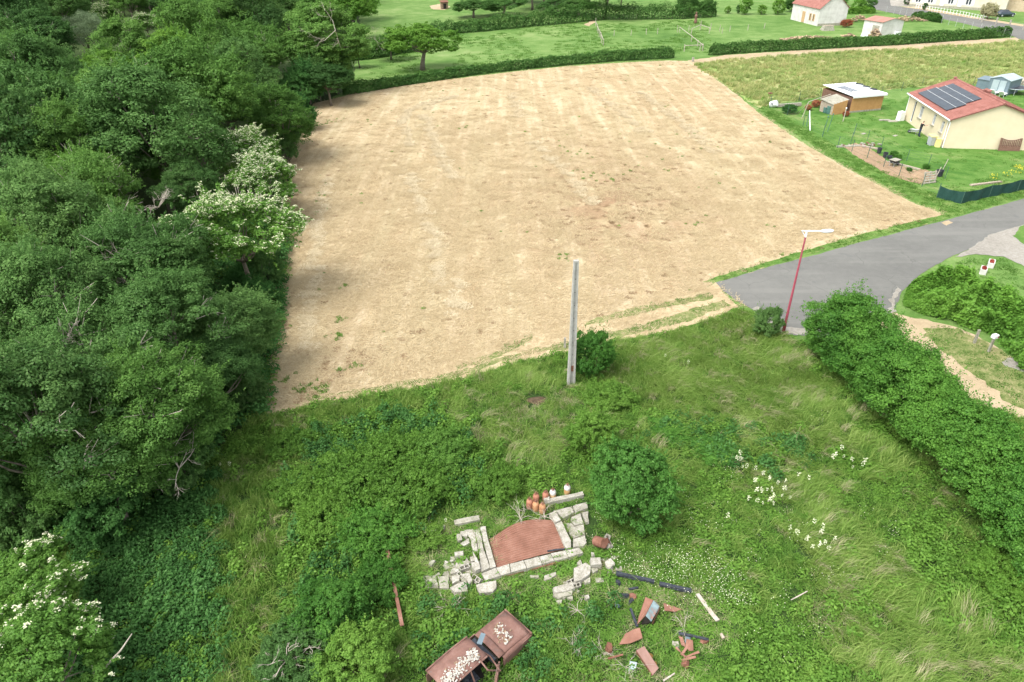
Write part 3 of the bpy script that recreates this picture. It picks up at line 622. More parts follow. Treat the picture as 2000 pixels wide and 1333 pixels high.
# ------------------------------------------------------------------ hedges
def hedge_mesh(name, path, width, height, n, size, mat, seed=1, rough=0.22, round_=0.35, ratio=0.6, spike=0.0):
    """leaf shell of a hedge: path of (x, y) points; width, height lists per point"""
    rs = np.random.RandomState(seed); P = np.array([tuple(p)[:2] for p in path]); seg = np.linalg.norm(np.diff(P, axis=0), axis=1)
    cum = np.append(0, np.cumsum(seg)); tot = cum[-1]
    W = np.interp
    width = np.broadcast_to(width, (len(P),)); height = np.broadcast_to(height, (len(P),))
    s = rs.uniform(-0.4, tot + 0.4, n); sc = np.clip(s, 0, tot)
    c = np.stack([W(sc, cum, P[:, 0]), W(sc, cum, P[:, 1])], 1)
    e = 0.3; dd = np.stack([W(np.clip(sc + e, 0, tot), cum, P[:, 0]) - W(np.clip(sc - e, 0, tot), cum, P[:, 0]), W(np.clip(sc + e, 0, tot), cum, P[:, 1]) - W(np.clip(sc - e, 0, tot), cum, P[:, 1])], 1)
    dd /= np.linalg.norm(dd, axis=1, keepdims=True) + 1e-9; nn = np.stack([-dd[:, 1], dd[:, 0]], 1)
    c = c + dd * (s - sc)[:, None]
    wd, ht = W(sc, cum, width), W(sc, cum, height)
    # around the section: angle 0..pi, superellipse
    wgt = rs.uniform(0, 1, n); a = wgt * math.pi; ex = 1 - round_ * 0.6
    ca, sa = np.cos(a), np.sin(a); X = np.sign(ca) * np.abs(ca) ** ex; Z = np.abs(sa) ** ex
    end = np.clip(np.minimum(s + 0.4, tot + 0.4 - s) / (wd * 0.6), 0, 1) ** 0.5
    lump = vnoise(np.stack([s, a * ht * 0.8], 1), max(0.35, 0.4 * float(np.mean(height))), seed) * 1.2 + 0.6 * vnoise(np.stack([s, a * ht * 0.8], 1), 0.35, seed + 3)
    big = vnoise(np.stack([s, a * 0.5], 1), 2.2, seed + 5)
    k = (0.80 + rough * (lump - 0.9) + rough * 0.8 * (big - 0.5)) * (1 - 0.35 * rs.uniform(0, 1, n) ** 3)
    if spike: k += spike * (rs.uniform(0, 1, n) ** 10)
    x = X * wd * 0.5 * k * end; z = Z * ht * k * (0.45 + 0.55 * end)
    V = np.stack([c[:, 0] + nn[:, 0] * x, c[:, 1] + nn[:, 1] * x, z + 0.03], 1)
    Nn = np.stack([nn[:, 0] * ca, nn[:, 1] * ca, sa + 0.9], 1) + rs.normal(size=(n, 3)) * 0.5
    T = np.clip(0.22 + 0.45 * (lump - 0.5) + rs.uniform(0, 0.6, n), 0, 1)
    return leaves(name, V, Nn, rs.uniform(0.7, 1.3, n) * size, mat, T, rs, ratio)
def hedge(name, label, path, width, height, n, size, mat, seed, cat='hedge', core=True, **kw):
    t = thing(name, label, cat, (path[0][0], path[0][1], 0)); off = Vector((path[0][0], path[0][1]))
    pp = [Vector(p[:2]) - off for p in path]
    link('foliage', hedge_mesh('foliage', pp, width, height, n, size, mat, seed, **kw), t)
    if core:   # bare inner stems, seen only through gaps
        m = M(); rs = np.random.RandomState(seed)
        for i in range(len(pp) - 1):
            L_ = (pp[i + 1] - pp[i]).length; hh = height[i] if isinstance(height, (list, tuple)) else height
            for j in range(max(1, int(L_ / 0.8))):
                q = pp[i].lerp(pp[i + 1], (j + 0.5) / max(1, int(L_ / 0.8)))
                for _ in range(2): m.tube([(q.x, q.y, 0), (q.x + rs.uniform(-0.3, 0.3), q.y + rs.uniform(-0.3, 0.3), hh * 0.62)], [0.04, 0.015], 4)
        m.build('stem', bark, t)
    return t
H1 = GP([(676, 185), (760, 171), (830, 160), (900, 149), (1000, 137), (1100, 127), (1200, 119), (1312, 113)])
hedge('field_hedge', 'long clipped hedge along the far side of the mown field', H1, 2.0, [1.9, 1.7, 1.6, 1.6, 1.7, 1.8, 2.0, 2.1], 26000, 0.26, L['hedge'], 61, spike=0.15)
H2 = GP([(1388, 108), (1450, 103), (1520, 99), (1590, 96), (1660, 92), (1700, 90), (1760, 87), (1830, 82), (1900, 77), (1970, 71)])
hedge('boundary_hedge', 'dark trimmed hedge between the sandy path and the cottage gardens', H2, 2.2, [2.1, 2.1, 2.2, 2.2, 2.0, 1.7, 2.2, 2.3, 2.2, 2.2], 26000, 0.28, L['hedge'], 62, spike=0.12)
H3 = GP([(815, 72), (880, 66), (950, 60), (1030, 52), (1100, 46), (1180, 38), (1240, 38), (1330, 37), (1395, 33)])
hedge('pasture_hedge', 'rough overgrown hedge dividing the two pastures at the back', H3, [3.5, 3.5, 3.2, 3, 3, 3.2, 3, 3, 3], [2.0, 2.8, 2.6, 3.2, 4.2, 4.4, 3.6, 3.8, 3.0], 26000, 0.34, L['hedge'], 63, rough=0.4, spike=0.2)
H4 = GP([(700, 118), (760, 108), (820, 98)])
hedge('low_hedge', 'short dark hedge running from the oak behind the orchard tree', H4, 2.8, 2.2, 9000, 0.3, L['hedge'], 64, rough=0.4)
IV = [G(1776, 596).xy, G(1812, 602).xy, G(1860, 606).xy, G(1905, 618).xy, G(1950, 642).xy, G(2000, 680).xy, G(2060, 722).xy, G(2120, 765).xy]
hedge('ivy_hedge', 'thick rounded bright ivy hedge bending beside the lane at the right', IV, [3.2, 3.4, 3.6, 3.6, 3.6, 3.6, 3.6, 3.6], [2.7, 2.9, 3.0, 3.0, 3.0, 3.0, 3.0, 3.0], 90000, 0.15, L['ivy'], 65, rough=0.5, ratio=0.8, spike=0.12)
HB = [G(1606, 694).xy, G(1668, 745).xy, G(1740, 820).xy, G(1830, 910).xy, G(1925, 1010).xy, G(2010, 1105).xy, G(2100, 1210).xy]
# tall unclipped hornbeam row: overlapping feathery crowns
hb = thing('hornbeam_hedge', 'tall unclipped bright green hornbeam hedge running from the red lamp post to the right edge', 'hedge', (HB[0].x, HB[0].y, 0))
rs = np.random.RandomState(77); PP = []; QQ = []; TT = []
stm = M()
for i in range(len(HB) - 1):
    for j in range(3):
        q = HB[i].lerp(HB[i + 1], (j + 0.5) / 3) - HB[0]
        hgt = 4.5 - 0.24 * i + rs.uniform(-0.2, 0.4)
        if i == 0 and j == 0: hgt = 4.0
        if i == 5: hgt *= 0.9
        nl = 30
        P, Q, T, c = crown_pts(rs, 1.95 if i < 3 else 1.7, hgt * 0.52, nl, 15, 20000, 0.32, -0.85, 0.27, 1.3, 70, 0.9)
        # shoots that rise above the top
        for _ in range(9):
            a = rs.uniform(0, 6.28); r = rs.uniform(0, 0.8); top = rs.uniform(0.75, 1.18) * hgt * 0.52; k = 60
            sp = np.stack([np.cos(a) * r + rs.normal(0, 0.06, k), np.sin(a) * r + rs.normal(0, 0.06, k), rs.uniform(0.4, 1, k) * top], 1)
            P = np.vstack([P, sp]); Q = np.vstack([Q, rdir(k, rs, 0.5)]); T = np.append(T, rs.uniform(0.4, 1, k))
        P = P + [q.x, q.y, hgt * 0.52]; k = P[:, 2] > 0.05; PP.append(P[k]); QQ.append(Q[k]); TT.append(T[k])
        for _ in range(4): stm.tube([(q.x, q.y, 0), (q.x + rs.uniform(-0.4, 0.4), q.y + rs.uniform(-0.4, 0.4), hgt * 0.75)], [0.06, 0.02], 5)
PP = np.vstack(PP); QQ = np.vstack(QQ); TT = np.concatenate(TT)
link('foliage', leaves('foliage', PP, QQ, rs.uniform(0.7, 1.3, len(PP)) * 0.095, L['hornbeam'], TT, rs, 0.6, 0.2), hb); stm.build('stem', bark, hb)

# ------------------------------------------------------------------ trees and bushes of the pastures
p = G(825, 138); plant_tree('orchard', (p.x, p.y), 0.5, 1.35, 0.86, 'orchard_tree', 'round spreading bright green tree on a bare trunk just behind the field hedge', 'tree', mat=L['fresh'])
p = G(765, 118); plant_tree('m3', (p.x, p.y), 2.5, 0.75, 0.62, 'orchard_tree', 'darker tree behind and left of the round bright green one', 'tree', mat=L['oak'])
for i, (px, py, s, sz, mt, lb) in enumerate([
    (925, 36, 0.85, 0.95, 'alder', 'short tree on a pale trunk in the far orchard, leftmost of the back row'),
    (985, 30, 0.9, 0.9, 'hedge', 'far orchard tree on a leaning bare trunk, second of the back row'),
    (1040, 20, 1.0, 1.0, 'dark', 'dark far orchard tree in the middle of the back row'),
    (1090, 28, 0.8, 0.9, 'dark', 'dusky far orchard tree, second from the right of the back row'),
    (1130, 32, 0.8, 0.9, 'alder', 'round bushy tree left of the large dark tree at the top'),
    (1182, 38, 1.05, 1.15, 'dark', 'large dense dark tree where the pasture hedges meet at the top')]):
    p = G(px, py); plant_tree('m1' if i in (2, 5) else 'orchard', (p.x, p.y), i * 1.3, s * 1.5, sz * 0.58, 'orchard_tree', lb, 'tree', mat=L[mt])
for i, (px, py, s) in enumerate([(950, 12, 1.3), (1005, 6, 1.4), (1062, 10, 1.4), (1105, 8, 1.3), (1150, 14, 1.2), (1212, 16, 1.0)]):
    p = G(px, py); plant_tree('m3', (p.x, p.y), i * 2.1, s, 0.62, 'orchard_tree', 'dark orchard tree in the second row at the top edge, seen behind the front row', 'tree', 'back row of far orchard trees', L['dark'])
for i, (px, py, s, lb) in enumerate([(1340, 32, 1.9, 'round dusky bush in the pasture hedge left of the dark wooden figure'), (1378, 32, 1.5, 'loose bush on a thin stem right of the dark wooden figure')]):
    p = G(px, py); plant_tree('bush', (p.x, p.y), i, s, 1.1, 'round_bush', lb, 'bush', mat=L['hedge'])
for i, (px, py, s, sz, lb) in enumerate([(1421, 27, 0.62, 0.8, 'smallest clipped ball bush at the left of the garden row'), (1455, 29, 1.15, 1.0, 'large clipped egg-shaped bush in the garden row'),
     (1487, 29, 0.8, 0.8, 'clipped ball bush between the two egg-shaped ones'), (1518, 29, 1.1, 0.95, 'clipped egg-shaped bush nearest the white cottage'), (1441, 27, 0.45, 1.3, 'thin brownish shrub beside the large egg-shaped bush')]):
    p = G(px, py); plant_tree('topiary', (p.x, p.y), i, s * 1.25, sz, 'clipped_bush', lb, 'bush', mat=L['fresh'] if i < 4 else L['dark'])
for i, (px, py, s, key, mt, lb) in enumerate([(1675, 26, 1.3, 'topiary', 'ivy', 'dense rounded bush right of the white cottage roof'), (1697, 26, 1.35, 'topiary', 'hedge', 'dark clipped bush at the corner of the village road'),
     (1640, 12, 1.7, 'topiary', 'hedge', 'dark bush behind the white cottage'), (1548, 24, 1.6, 'bush', 'hedge', 'dark loose bush left of the white cottage'),
     (1928, 38, 1.5, 'bush', 'straw', 'brownish wispy shrub in front of the long house'), (1990, 20, 2.4, 'bush', 'hedge', 'leafy green tree cut by the top right corner'),
     (1773, 11, 0.9, 'topiary', 'dark', 'small dark bush at the left end of the long house'), (1805, 20, 0.6, 'topiary', 'dark', 'low dark bush by the railings of the long house')]):
    p = G(px, py); plant_tree(key, (p.x, p.y), i, s, 1.0, 'village_shrub', lb, 'bush', mat=L[mt])
hedge('garden_hedge', 'short clipped garden hedge behind the woodpile beside the village road', GP([(1782, 38), (1810, 40), (1835, 45)]), 2.0, 2.0, 5000, 0.3, L['hedge'], 66)
hedge('corner_hedge', 'low green hedge between the white cottage and the village road', GP([(1655, 28), (1680, 27), (1705, 27)]), 2.4, 2.0, 4000, 0.3, L['ivy'], 67)

# ------------------------------------------------------------------ bushes of the foreground
fb = [
 ('bush', 1155, 712, 0.95, 0.95, 1.35, 'dark upright bush leaning against the concrete pole', 'hornbeam'),
 ('bush', 1497, 640, 0.62, 0.8, 1.45, 'small loose dark shrub left of the red lamp post', 'alder'),
 ('bush', 1236, 968, 1.42, 1.4, 1.02, 'large round glossy bright green bush right of the concrete ruin', 'bush'),
 ('bush', 1158, 856, 0.92, 1.0, 1.1, 'mid green bush between the concrete pole and the large round bush', 'bramble'),
 ('bramble', 850, 880, 1.1, 0.9, 1.0, 'pale yellow-green mound of leaves above the ruin', 'elder'),
 ('bramble', 770, 890, 1.2, 0.9, 1.0, 'bright bramble mound left of the pale yellow-green mound', 'bramble'),
 ('bramble', 690, 935, 1.25, 0.9, 1.1, 'bright bramble mound in the middle of the thicket left of the ruin', 'bramble'),
 ('bramble', 800, 960, 1.2, 0.8, 1.1, 'leafy mound above the left slabs of the ruin', 'clover'),
 ('bramble', 640, 1010, 1.0, 0.8, 1.1, 'green mound at the lower left of the bramble thicket', 'bramble'),
 ('bramble', 735, 1030, 1.1, 0.9, 1.0, 'darker bramble mound beside the top of the rusty plank', 'hornbeam'),
 ('bramble', 585, 950, 0.9, 0.7, 1.0, 'outermost left mound of the bramble thicket', 'bramble'),
 ('bramble', 975, 940, 0.75, 0.7, 1.1, 'small leafy mound behind the gas bottles', 'bramble'),
 ('bush', 645, 1215, 1.05, 0.9, 0.95, 'arching green shrub below the bramble thicket, left of the rusty plank', 'hornbeam'),
 ('bush', 585, 1290, 1.0, 0.8, 0.8, 'silvery green shrub with dead twigs at the bottom left of centre', 'alder'),
 ('bush', 700, 1300, 1.0, 0.8, 0.9, 'bright shrub at the bottom edge left of the rusty car', 'bramble'),
 ('bramble', 735, 1130, 0.8, 0.8, 1.0, 'dark leafy mound around the middle of the rusty plank', 'hornbeam'),
 ('bramble', 825, 1040, 0.6, 0.7, 0.9, 'dark grassy mound on the left slabs of the ruin', 'clover'),
 ('bramble', 1310, 840, 0.75, 0.3, 0.6, 'low dark patch of bramble in the tall grass behind the large round bush', 'hornbeam'),
 ('bramble', 1400, 880, 0.8, 0.3, 0.55, 'low dark bramble patch beside the white umbels', 'hornbeam'),
 ('bramble', 560, 865, 0.8, 0.8, 1.0, 'leafy mound near the lower left corner of the mown field', 'clover'),
 ('bramble', 1190, 775, 0.9, 0.5, 1.0, 'low bramble patch below the bush at the concrete pole', 'clover'),
 ('bramble', 1960, 1110, 0.8, 0.9, 1.0, 'bright leafy shoots at the foot of the hornbeam hedge near the right edge', 'fresh'),
]
for i, (k, px, py, s, hc, sz, lb, mt) in enumerate(fb):
    p = G(px, py, hc * 0.8); plant_tree(k, (p.x, p.y), i * 1.7, s, sz, 'leafy_bush' if k == 'bush' else 'bramble_mound', lb, 'bush' if k == 'bush' else 'brambles', mat=L[mt])
# ------------------------------------------------------------------ ground cover: small plants scattered over the ground (uncountable)
def blades(name, seed, n, h, rad, width, mat, lean=0.35, wind=(0, 0), kind_t=(0, 1)):
    rs = np.random.RandomState(seed)
    a = rs.uniform(0, 6.283, n); r = np.sqrt(rs.uniform(0, 1, n)) * rad; b = np.stack([np.cos(a) * r, np.sin(a) * r, np.zeros(n)], 1)
    hh = h * rs.uniform(0.55, 1.15, n)[:, None]; d = rs.normal(size=(n, 3)) * lean + [wind[0], wind[1], 0]; d[:, 2] = 0
    t = rs.uniform(0, 6.283, n); sd_ = np.stack([np.cos(t), np.sin(t), np.zeros(n)], 1) * width * 0.5
    up = np.array([0, 0, 1.0])
    m1 = b + up * hh * 0.55 + d * hh * 0.30; tp = b + up * hh * (1 - 0.45 * np.minimum(1, np.linalg.norm(d, axis=1, keepdims=True))) + d * hh * 0.95
    V = np.stack([b - sd_, b + sd_, m1 + sd_ * 0.8, m1 - sd_ * 0.8, tp + sd_ * 0.15, tp - sd_ * 0.15], 1).reshape(-1, 3)
    i = np.arange(n)[:, None] * 6; F = np.concatenate([i + [0, 1, 2, 3], i + [3, 2, 4, 5]], 1).reshape(-1, 4)
    return np_mesh(name, V, F, mat, np.repeat(rs.uniform(kind_t[0], kind_t[1], n), 2))
def leafy(name, seed, n, h, rad, size, mat, ratio=0.7, dome=True, upn=0.9):
    rs = np.random.RandomState(seed)
    a = rs.uniform(0, 6.283, n); r = np.sqrt(rs.uniform(0, 1, n)) * rad
    z = (h * (1 - (r / rad) ** 2 * 0.6) if dome else h) * rs.uniform(0.25, 1.0, n) ** 0.6
    P = np.stack([np.cos(a) * r, np.sin(a) * r, z], 1); Nn = np.stack([np.cos(a) * 0.4, np.sin(a) * 0.4, np.full(n, upn)], 1) + rs.normal(size=(n, 3)) * 0.4
    return leaves(name, P, Nn, rs.uniform(0.6, 1.3, n) * size, mat, np.clip(z / h * 0.5 + rs.uniform(0, 0.5, n), 0, 1), rs, ratio)
def litter(name, seed, n, rad, ln, wd, mat, z=0.05):
    rs = np.random.RandomState(seed); a = rs.uniform(0, 6.283, n); r = np.sqrt(rs.uniform(0, 1, n)) * rad
    b = np.stack([np.cos(a) * r, np.sin(a) * r, rs.uniform(0.01, z, n)], 1); t = rs.normal(0.0, 0.75, n); l = rs.uniform(0.4, 1.2, n)[:, None] * ln * 0.5
    d = np.stack([np.cos(t), np.sin(t), rs.normal(0, 0.22, n)], 1) * l; s_ = np.stack([-np.sin(t), np.cos(t), np.zeros(n)], 1) * wd * 0.5
    V = np.stack([b - d - s_, b + d - s_, b + d + s_, b - d + s_], 1).reshape(-1, 3)
    return np_mesh(name, V, np.arange(4 * n).reshape(n, 4), mat, rs.uniform(0, 1, n))
def flowers(name, seed, n, h, rad, size, mat=None):
    rs = np.random.RandomState(seed); a = rs.uniform(0, 6.283, n); r = np.sqrt(rs.uniform(0, 1, n)) * rad
    P = np.stack([np.cos(a) * r, np.sin(a) * r, h * rs.uniform(0.8, 1.15, n)], 1)
    return leaves(name, P, rs.normal(size=(n, 3)) * 0.3 + [0, 0, 1], size, mat or L['flower'], rs.uniform(0.2, 1, n), rs, 0.95)

def scatter(name, P, rot, scl, var, sources, z=0.0, label=None):
    n = len(P); V = np.column_stack([P, np.broadcast_to(z, (n,))])
    me = bpy.data.meshes.new(name); me.vertices.add(n); me.vertices.foreach_set('co', V.astype(np.float32).ravel())
    for nm, ty, val in (('rot', 'FLOAT_VECTOR', rot), ('scl', 'FLOAT_VECTOR', scl), ('vi', 'INT', var)):
        a = me.attributes.new(nm, ty, 'POINT'); a.data.foreach_set('vector' if ty == 'FLOAT_VECTOR' else 'value', np.asarray(val, dtype=np.float32 if ty != 'INT' else np.int32).ravel())
    o = link(name, me); col = bpy.data.collections.new(name + '_plants')
    for i, s_ in enumerate(sources):
        q = bpy.data.objects.new('%02d_%s' % (i, s_.name), s_); col.objects.link(q)
    g = bpy.data.node_groups.new(name, 'GeometryNodeTree')
    g.interface.new_socket('Geometry', in_out='INPUT', socket_type='NodeSocketGeometry'); g.interface.new_socket('Geometry', in_out='OUTPUT', socket_type='NodeSocketGeometry')
    gi, go = g.nodes.new('NodeGroupInput'), g.nodes.new('NodeGroupOutput')
    ci = g.nodes.new('GeometryNodeCollectionInfo'); ci.inputs['Collection'].default_value = col; ci.inputs['Separate Children'].default_value = True; ci.inputs['Reset Children'].default_value = True
    ip = g.nodes.new('GeometryNodeInstanceOnPoints'); ip.inputs['Pick Instance'].default_value = True
    def attr(nm, ty):
        a = g.nodes.new('GeometryNodeInputNamedAttribute'); a.data_type = ty; a.inputs['Name'].default_value = nm; return a.outputs['Attribute']
    g.links.new(gi.outputs[0], ip.inputs['Points']); g.links.new(ci.outputs[0], ip.inputs['Instance'])
    g.links.new(attr('vi', 'INT'), ip.inputs['Instance Index']); g.links.new(attr('rot', 'FLOAT_VECTOR'), ip.inputs['Rotation']); g.links.new(attr('scl', 'FLOAT_VECTOR'), ip.inputs['Scale'])
    g.links.new(ip.outputs[0], go.inputs[0])
    md = o.modifiers.new('plants', 'NODES'); md.node_group = g
    return tag(o, label, kind='stuff')
def sc_simple(name, P, sources, s=(0.8, 1.2), weights=None, seed=1, free_rot=True, label=None, hs=None, rot0=0.0, rotj=0.5):
    rs = np.random.RandomState(seed); n = len(P)
    rot = np.zeros((n, 3)); rot[:, 2] = rs.uniform(0, 6.283, n) if free_rot else rot0 + rs.normal(0, rotj, n)
    sc_ = rs.uniform(s[0], s[1], n)[:, None] * np.ones((1, 3))
    if hs is not None: sc_[:, 2] *= hs
    return scatter(name, P, rot, sc_, rs.choice(len(sources), n, p=weights), sources, 0.0, label)

WD = (0.55, -0.35)      # the way the tall grass is laid over
g_tall = [blades('grass_a', 1, 34, 0.62, 0.20, 0.020, L['grass'], 0.35, WD), blades('grass_b', 2, 34, 0.50, 0.22, 0.020, L['grass'], 0.45, WD), blades('grass_c', 3, 30, 0.72, 0.18, 0.018, L['straw'], 0.3, WD)]
g_lush = [blades('lush_a', 4, 34, 0.42, 0.20, 0.022, L['lush'], 0.4), blades('lush_b', 5, 34, 0.32, 0.22, 0.022, L['lush'], 0.5), blades('lush_c', 6, 28, 0.5, 0.18, 0.02, L['grass'], 0.5)]
g_leaf = [leafy('weed_a', 7, 60, 0.34, 0.26, 0.085, L['clover']), leafy('weed_b', 8, 60, 0.24, 0.28, 0.075, L['clover']), leafy('weed_c', 9, 50, 0.5, 0.24, 0.10, L['bramble'])]
g_nettle = [leafy('nettle_a', 10, 54, 0.62, 0.26, 0.12, L['nettle'], 0.5), leafy('nettle_b', 11, 54, 0.5, 0.26, 0.11, L['nettle'], 0.5)]
g_clover = [leafy('clover_a', 12, 80, 0.14, 0.28, 0.055, L['clover'], 0.9), leafy('clover_b', 13, 70, 0.20, 0.26, 0.065, L['clover'], 0.8)]
g_dry = [blades('dry_a', 14, 34, 0.34, 0.22, 0.016, L['straw'], 0.7)]
SRC = g_tall + g_lush + g_leaf + g_nettle + g_clover + g_dry     # 0-2 tall, 3-5 lush, 6-8 weeds, 9-10 nettles, 11-12 clover, 13 dry
KIND = {'tall': [0, 1, 2], 'lush': [3, 4, 5], 'leaf': [6, 7, 8], 'nettle': [9, 10], 'clover': [11, 12], 'dry': [13]}
def wpoly(pts): return np.array([tuple(p) for p in GP(pts)])
# (polygon in the photo, mix of kinds, height scale)
ZONES = [
 (wpoly([(1195, 1120), (1300, 1120), (1420, 1150), (1420, 1300), (1360, 1400), (1180, 1400), (1170, 1220)]), dict(clover=0.38, lush=0.34, dry=0.16, leaf=0.12), 0.42),
 (wpoly([(1000, 1110), (1130, 1085), (1260, 1060), (1280, 1130), (1190, 1180), (1060, 1200)]), dict(clover=0.4, lush=0.35, dry=0.15, leaf=0.1), 0.36),
 (wpoly([(800, 1080), (960, 1090), (970, 1165), (820, 1170)]), dict(clover=0.35, lush=0.35, dry=0.2, leaf=0.1), 0.36),
 (wpoly([(1020, 775), (1070, 765), (1075, 790), (1030, 797)]), dict(dry=1), 0.5),
 (wpoly([(150, 1010), (330, 955), (415, 925), (432, 1000), (440, 1100), (425, 1333), (430, 1500), (100, 1500), (150, 1200)]), dict(nettle=0.9, leaf=0.1), 1.05),
 (wpoly([(425, 930), (560, 870), (600, 900), (560, 1000), (570, 1100), (545, 1333), (540, 1500), (410, 1500), (425, 1200)]), dict(lush=0.75, tall=0.15, dry=0.03, leaf=0.07), 1.15),
 (wpoly([(500, 825), (690, 782), (860, 752), (1100, 694), (1110, 740), (880, 800), (700, 820), (540, 870)]), dict(lush=0.6, tall=0.25, leaf=0.15), 0.9),
 (wpoly([(560, 840), (720, 805), (900, 835), (960, 900), (950, 960), (860, 1010), (740, 1100), (700, 1240), (600, 1260), (560, 1100), (540, 960)]), dict(leaf=0.8, nettle=0.2), 1.25),
 (wpoly([(1120, 690), (1290, 655), (1385, 628), (1440, 606), (1500, 640), (1560, 700), (1640, 800), (1760, 905), (1700, 930), (1560, 850), (1400, 830), (1280, 800), (1190, 770)]), dict(tall=0.82, lush=0.18), 0.85),
 (wpoly([(880, 760), (1100, 745), (1180, 780), (1130, 880), (1060, 930), (960, 900), (880, 830)]), dict(lush=0.55, tall=0.15, dry=0.12, clover=0.18), 0.8),
 (wpoly([(1290, 800), (1420, 830), (1560, 860), (1560, 940), (1440, 930), (1340, 880), (1280, 850)]), dict(leaf=0.5, nettle=0.3, tall=0.2), 0.9),
 (wpoly([(1640, 905), (1720, 930), (1830, 1010), (1960, 1120), (2060, 1250), (1960, 1260), (1860, 1190), (1740, 1090), (1640, 1000)]), dict(leaf=0.62, clover=0.2, lush=0.18), 0.85),
 (wpoly([(1500, 900), (1700, 940), (1780, 1010), (1900, 1120), (2000, 1200), (2100, 1500), (1700, 1500), (1620, 1250), (1560, 1100), (1500, 1000)]), dict(tall=0.72, lush=0.16, leaf=0.08, dry=0.04), 0.9),
 (wpoly([(1310, 860), (1500, 900), (1560, 1100), (1560, 1180), (1480, 1190), (1400, 1080), (1330, 1000)]), dict(leaf=0.45, lush=0.3, clover=0.2, tall=0.05), 0.75),
 (wpoly([(1150, 1075), (1400, 1075), (1490, 1190), (1400, 1200), (1260, 1140)]), dict(clover=0.8, lush=0.15, leaf=0.05), 0.9),
 (wpoly([(1390, 1180), (1560, 1180), (1640, 1280), (1680, 1500), (1340, 1500), (1400, 1290)]), dict(leaf=0.7, clover=0.3), 0.85),
 (wpoly([(800, 990), (1160, 950), (1220, 1080), (1200, 1130), (1080, 1170), (820, 1180)]), dict(clover=0.3, lush=0.38, dry=0.12, leaf=0.2), 0.42),
 (wpoly([(820, 1165), (1080, 1160), (1260, 1140), (1400, 1200), (1400, 1500), (780, 1500), (790, 1250)]), dict(clover=0.22, leaf=0.36, lush=0.30, dry=0.04, nettle=0.08), 0.85),
]
DEFAULT = (dict(leaf=0.45, lush=0.35, clover=0.12, tall=0.08), 0.8)
# places kept clear: the ruin, the wrecks, the sheets
RUIN = [np.array(q) for q in (
   [tuple(G(1048 + 24 * math.cos(a), 783 + 13 * math.sin(a)).xy) for a in [k * 0.628 for k in range(10)]],
   [(-1.15, 20.35), (-0.62, 17.9), (2.95, 18.95), (3.3, 19.3), (3.45, 21.75), (1.8, 21.25), (1.5, 21.0), (0.2, 20.1), (-0.9, 19.8)], [(-1.55, 20.2), (-1.2, 20.3), (-0.75, 17.8), (-1.3, 17.6), (-1.4, 18.6)],
   [(-1.15, 14.8), (-0.35, 15.55), (0.25, 14.95), (-0.45, 14.2), (-1.9, 12.7), (-2.6, 13.2)], [(4.2, 14.5), (4.5, 14.7), (4.9, 13.8), (4.6, 13.6)], [(4.7, 16.7), (5.4, 16.2), (4.9, 15.4), (4.3, 15.5)], [(3.6, 14.7), (4.2, 15.3), (4.5, 15.0), (4.4, 14.8)])]
fp = np.array([tuple(p) for p in FORE])
P = fill(FORE, 27.0)
P = P[[in_view(a, b, 0.3, 120) for a, b in P]]
for q in RUIN: P = P[~inside(P, q)]
P = P[(vnoise(P, 0.9, 21) + 0.5 * vnoise(P, 0.25, 22)) > 0.18]
rs = np.random.RandomState(31); var = np.zeros(len(P), int); hsc = np.ones(len(P)); done = np.zeros(len(P), bool)
jp = P + np.stack([vnoise(P, 0.6, 23) - 0.5, vnoise(P, 0.6, 24) - 0.5], 1) * 1.6
def assign(sel, mixd, hz):
    ks = list(mixd); pr = np.array([mixd[k] for k in ks]); idx = np.where(sel)[0]
    if not len(idx): return
    # kinds grow in patches
    fld = np.stack([vnoise(P[idx], 0.7, 50 + hash_(k)) for k in ks], 1); w_ = pr[None, :] * np.exp(fld * 5.0); w_ /= w_.sum(1, keepdims=True)
    c = (w_.cumsum(1) > rs.uniform(0, 1, len(idx))[:, None]).argmax(1)
    for j, k in enumerate(ks):
        ii = idx[c == j]
        var[ii] = rs.choice(KIND[k], len(ii), p=None if k != 'tall' else [0.47, 0.44, 0.09])
    hsc[idx] = hz
def hash_(k): return sum(ord(ch) for ch in k) % 40
for poly, mixd, hz in ZONES:
    sel = inside(jp, poly) & ~done; assign(sel, mixd, hz); done |= sel
assign(~done, *DEFAULT)
n = len(P); rot = np.zeros((n, 3)); istall = var <= 2
rot[:, 2] = np.where(istall, (vnoise(P, 2.2, 25) - 0.5) * 3.4 + rs.normal(0, 0.3, n), rs.uniform(0, 6.283, n)); rot[:, 0] = rs.normal(0, 0.12, n); rot[:, 1] = rs.normal(0, 0.12, n)
s0 = rs.uniform(0.75, 1.25, n) * (0.8 + 0.45 * vnoise(P, 1.3, 26)); scl = np.stack([s0, s0, s0 * hsc], 1)
print('ground cover', n)
scatter('undergrowth', P, rot, scl, var, SRC, 0.0, 'grass, nettles, clover and weeds covering the rough plot in front of the field')
# nettles and weeds at the foot of the wood
P = fill(WOOD, 9.0); P = P[(np.hypot(P[:, 0], P[:, 1]) < 60)]; P = P[[in_view(a, b, 0.3, 60) for a, b in P]]
sc_simple('wood_undergrowth', P, g_nettle + g_leaf[:1], (1.0, 1.9), seed=33, label='shaded nettles and weeds on the floor of the wood')
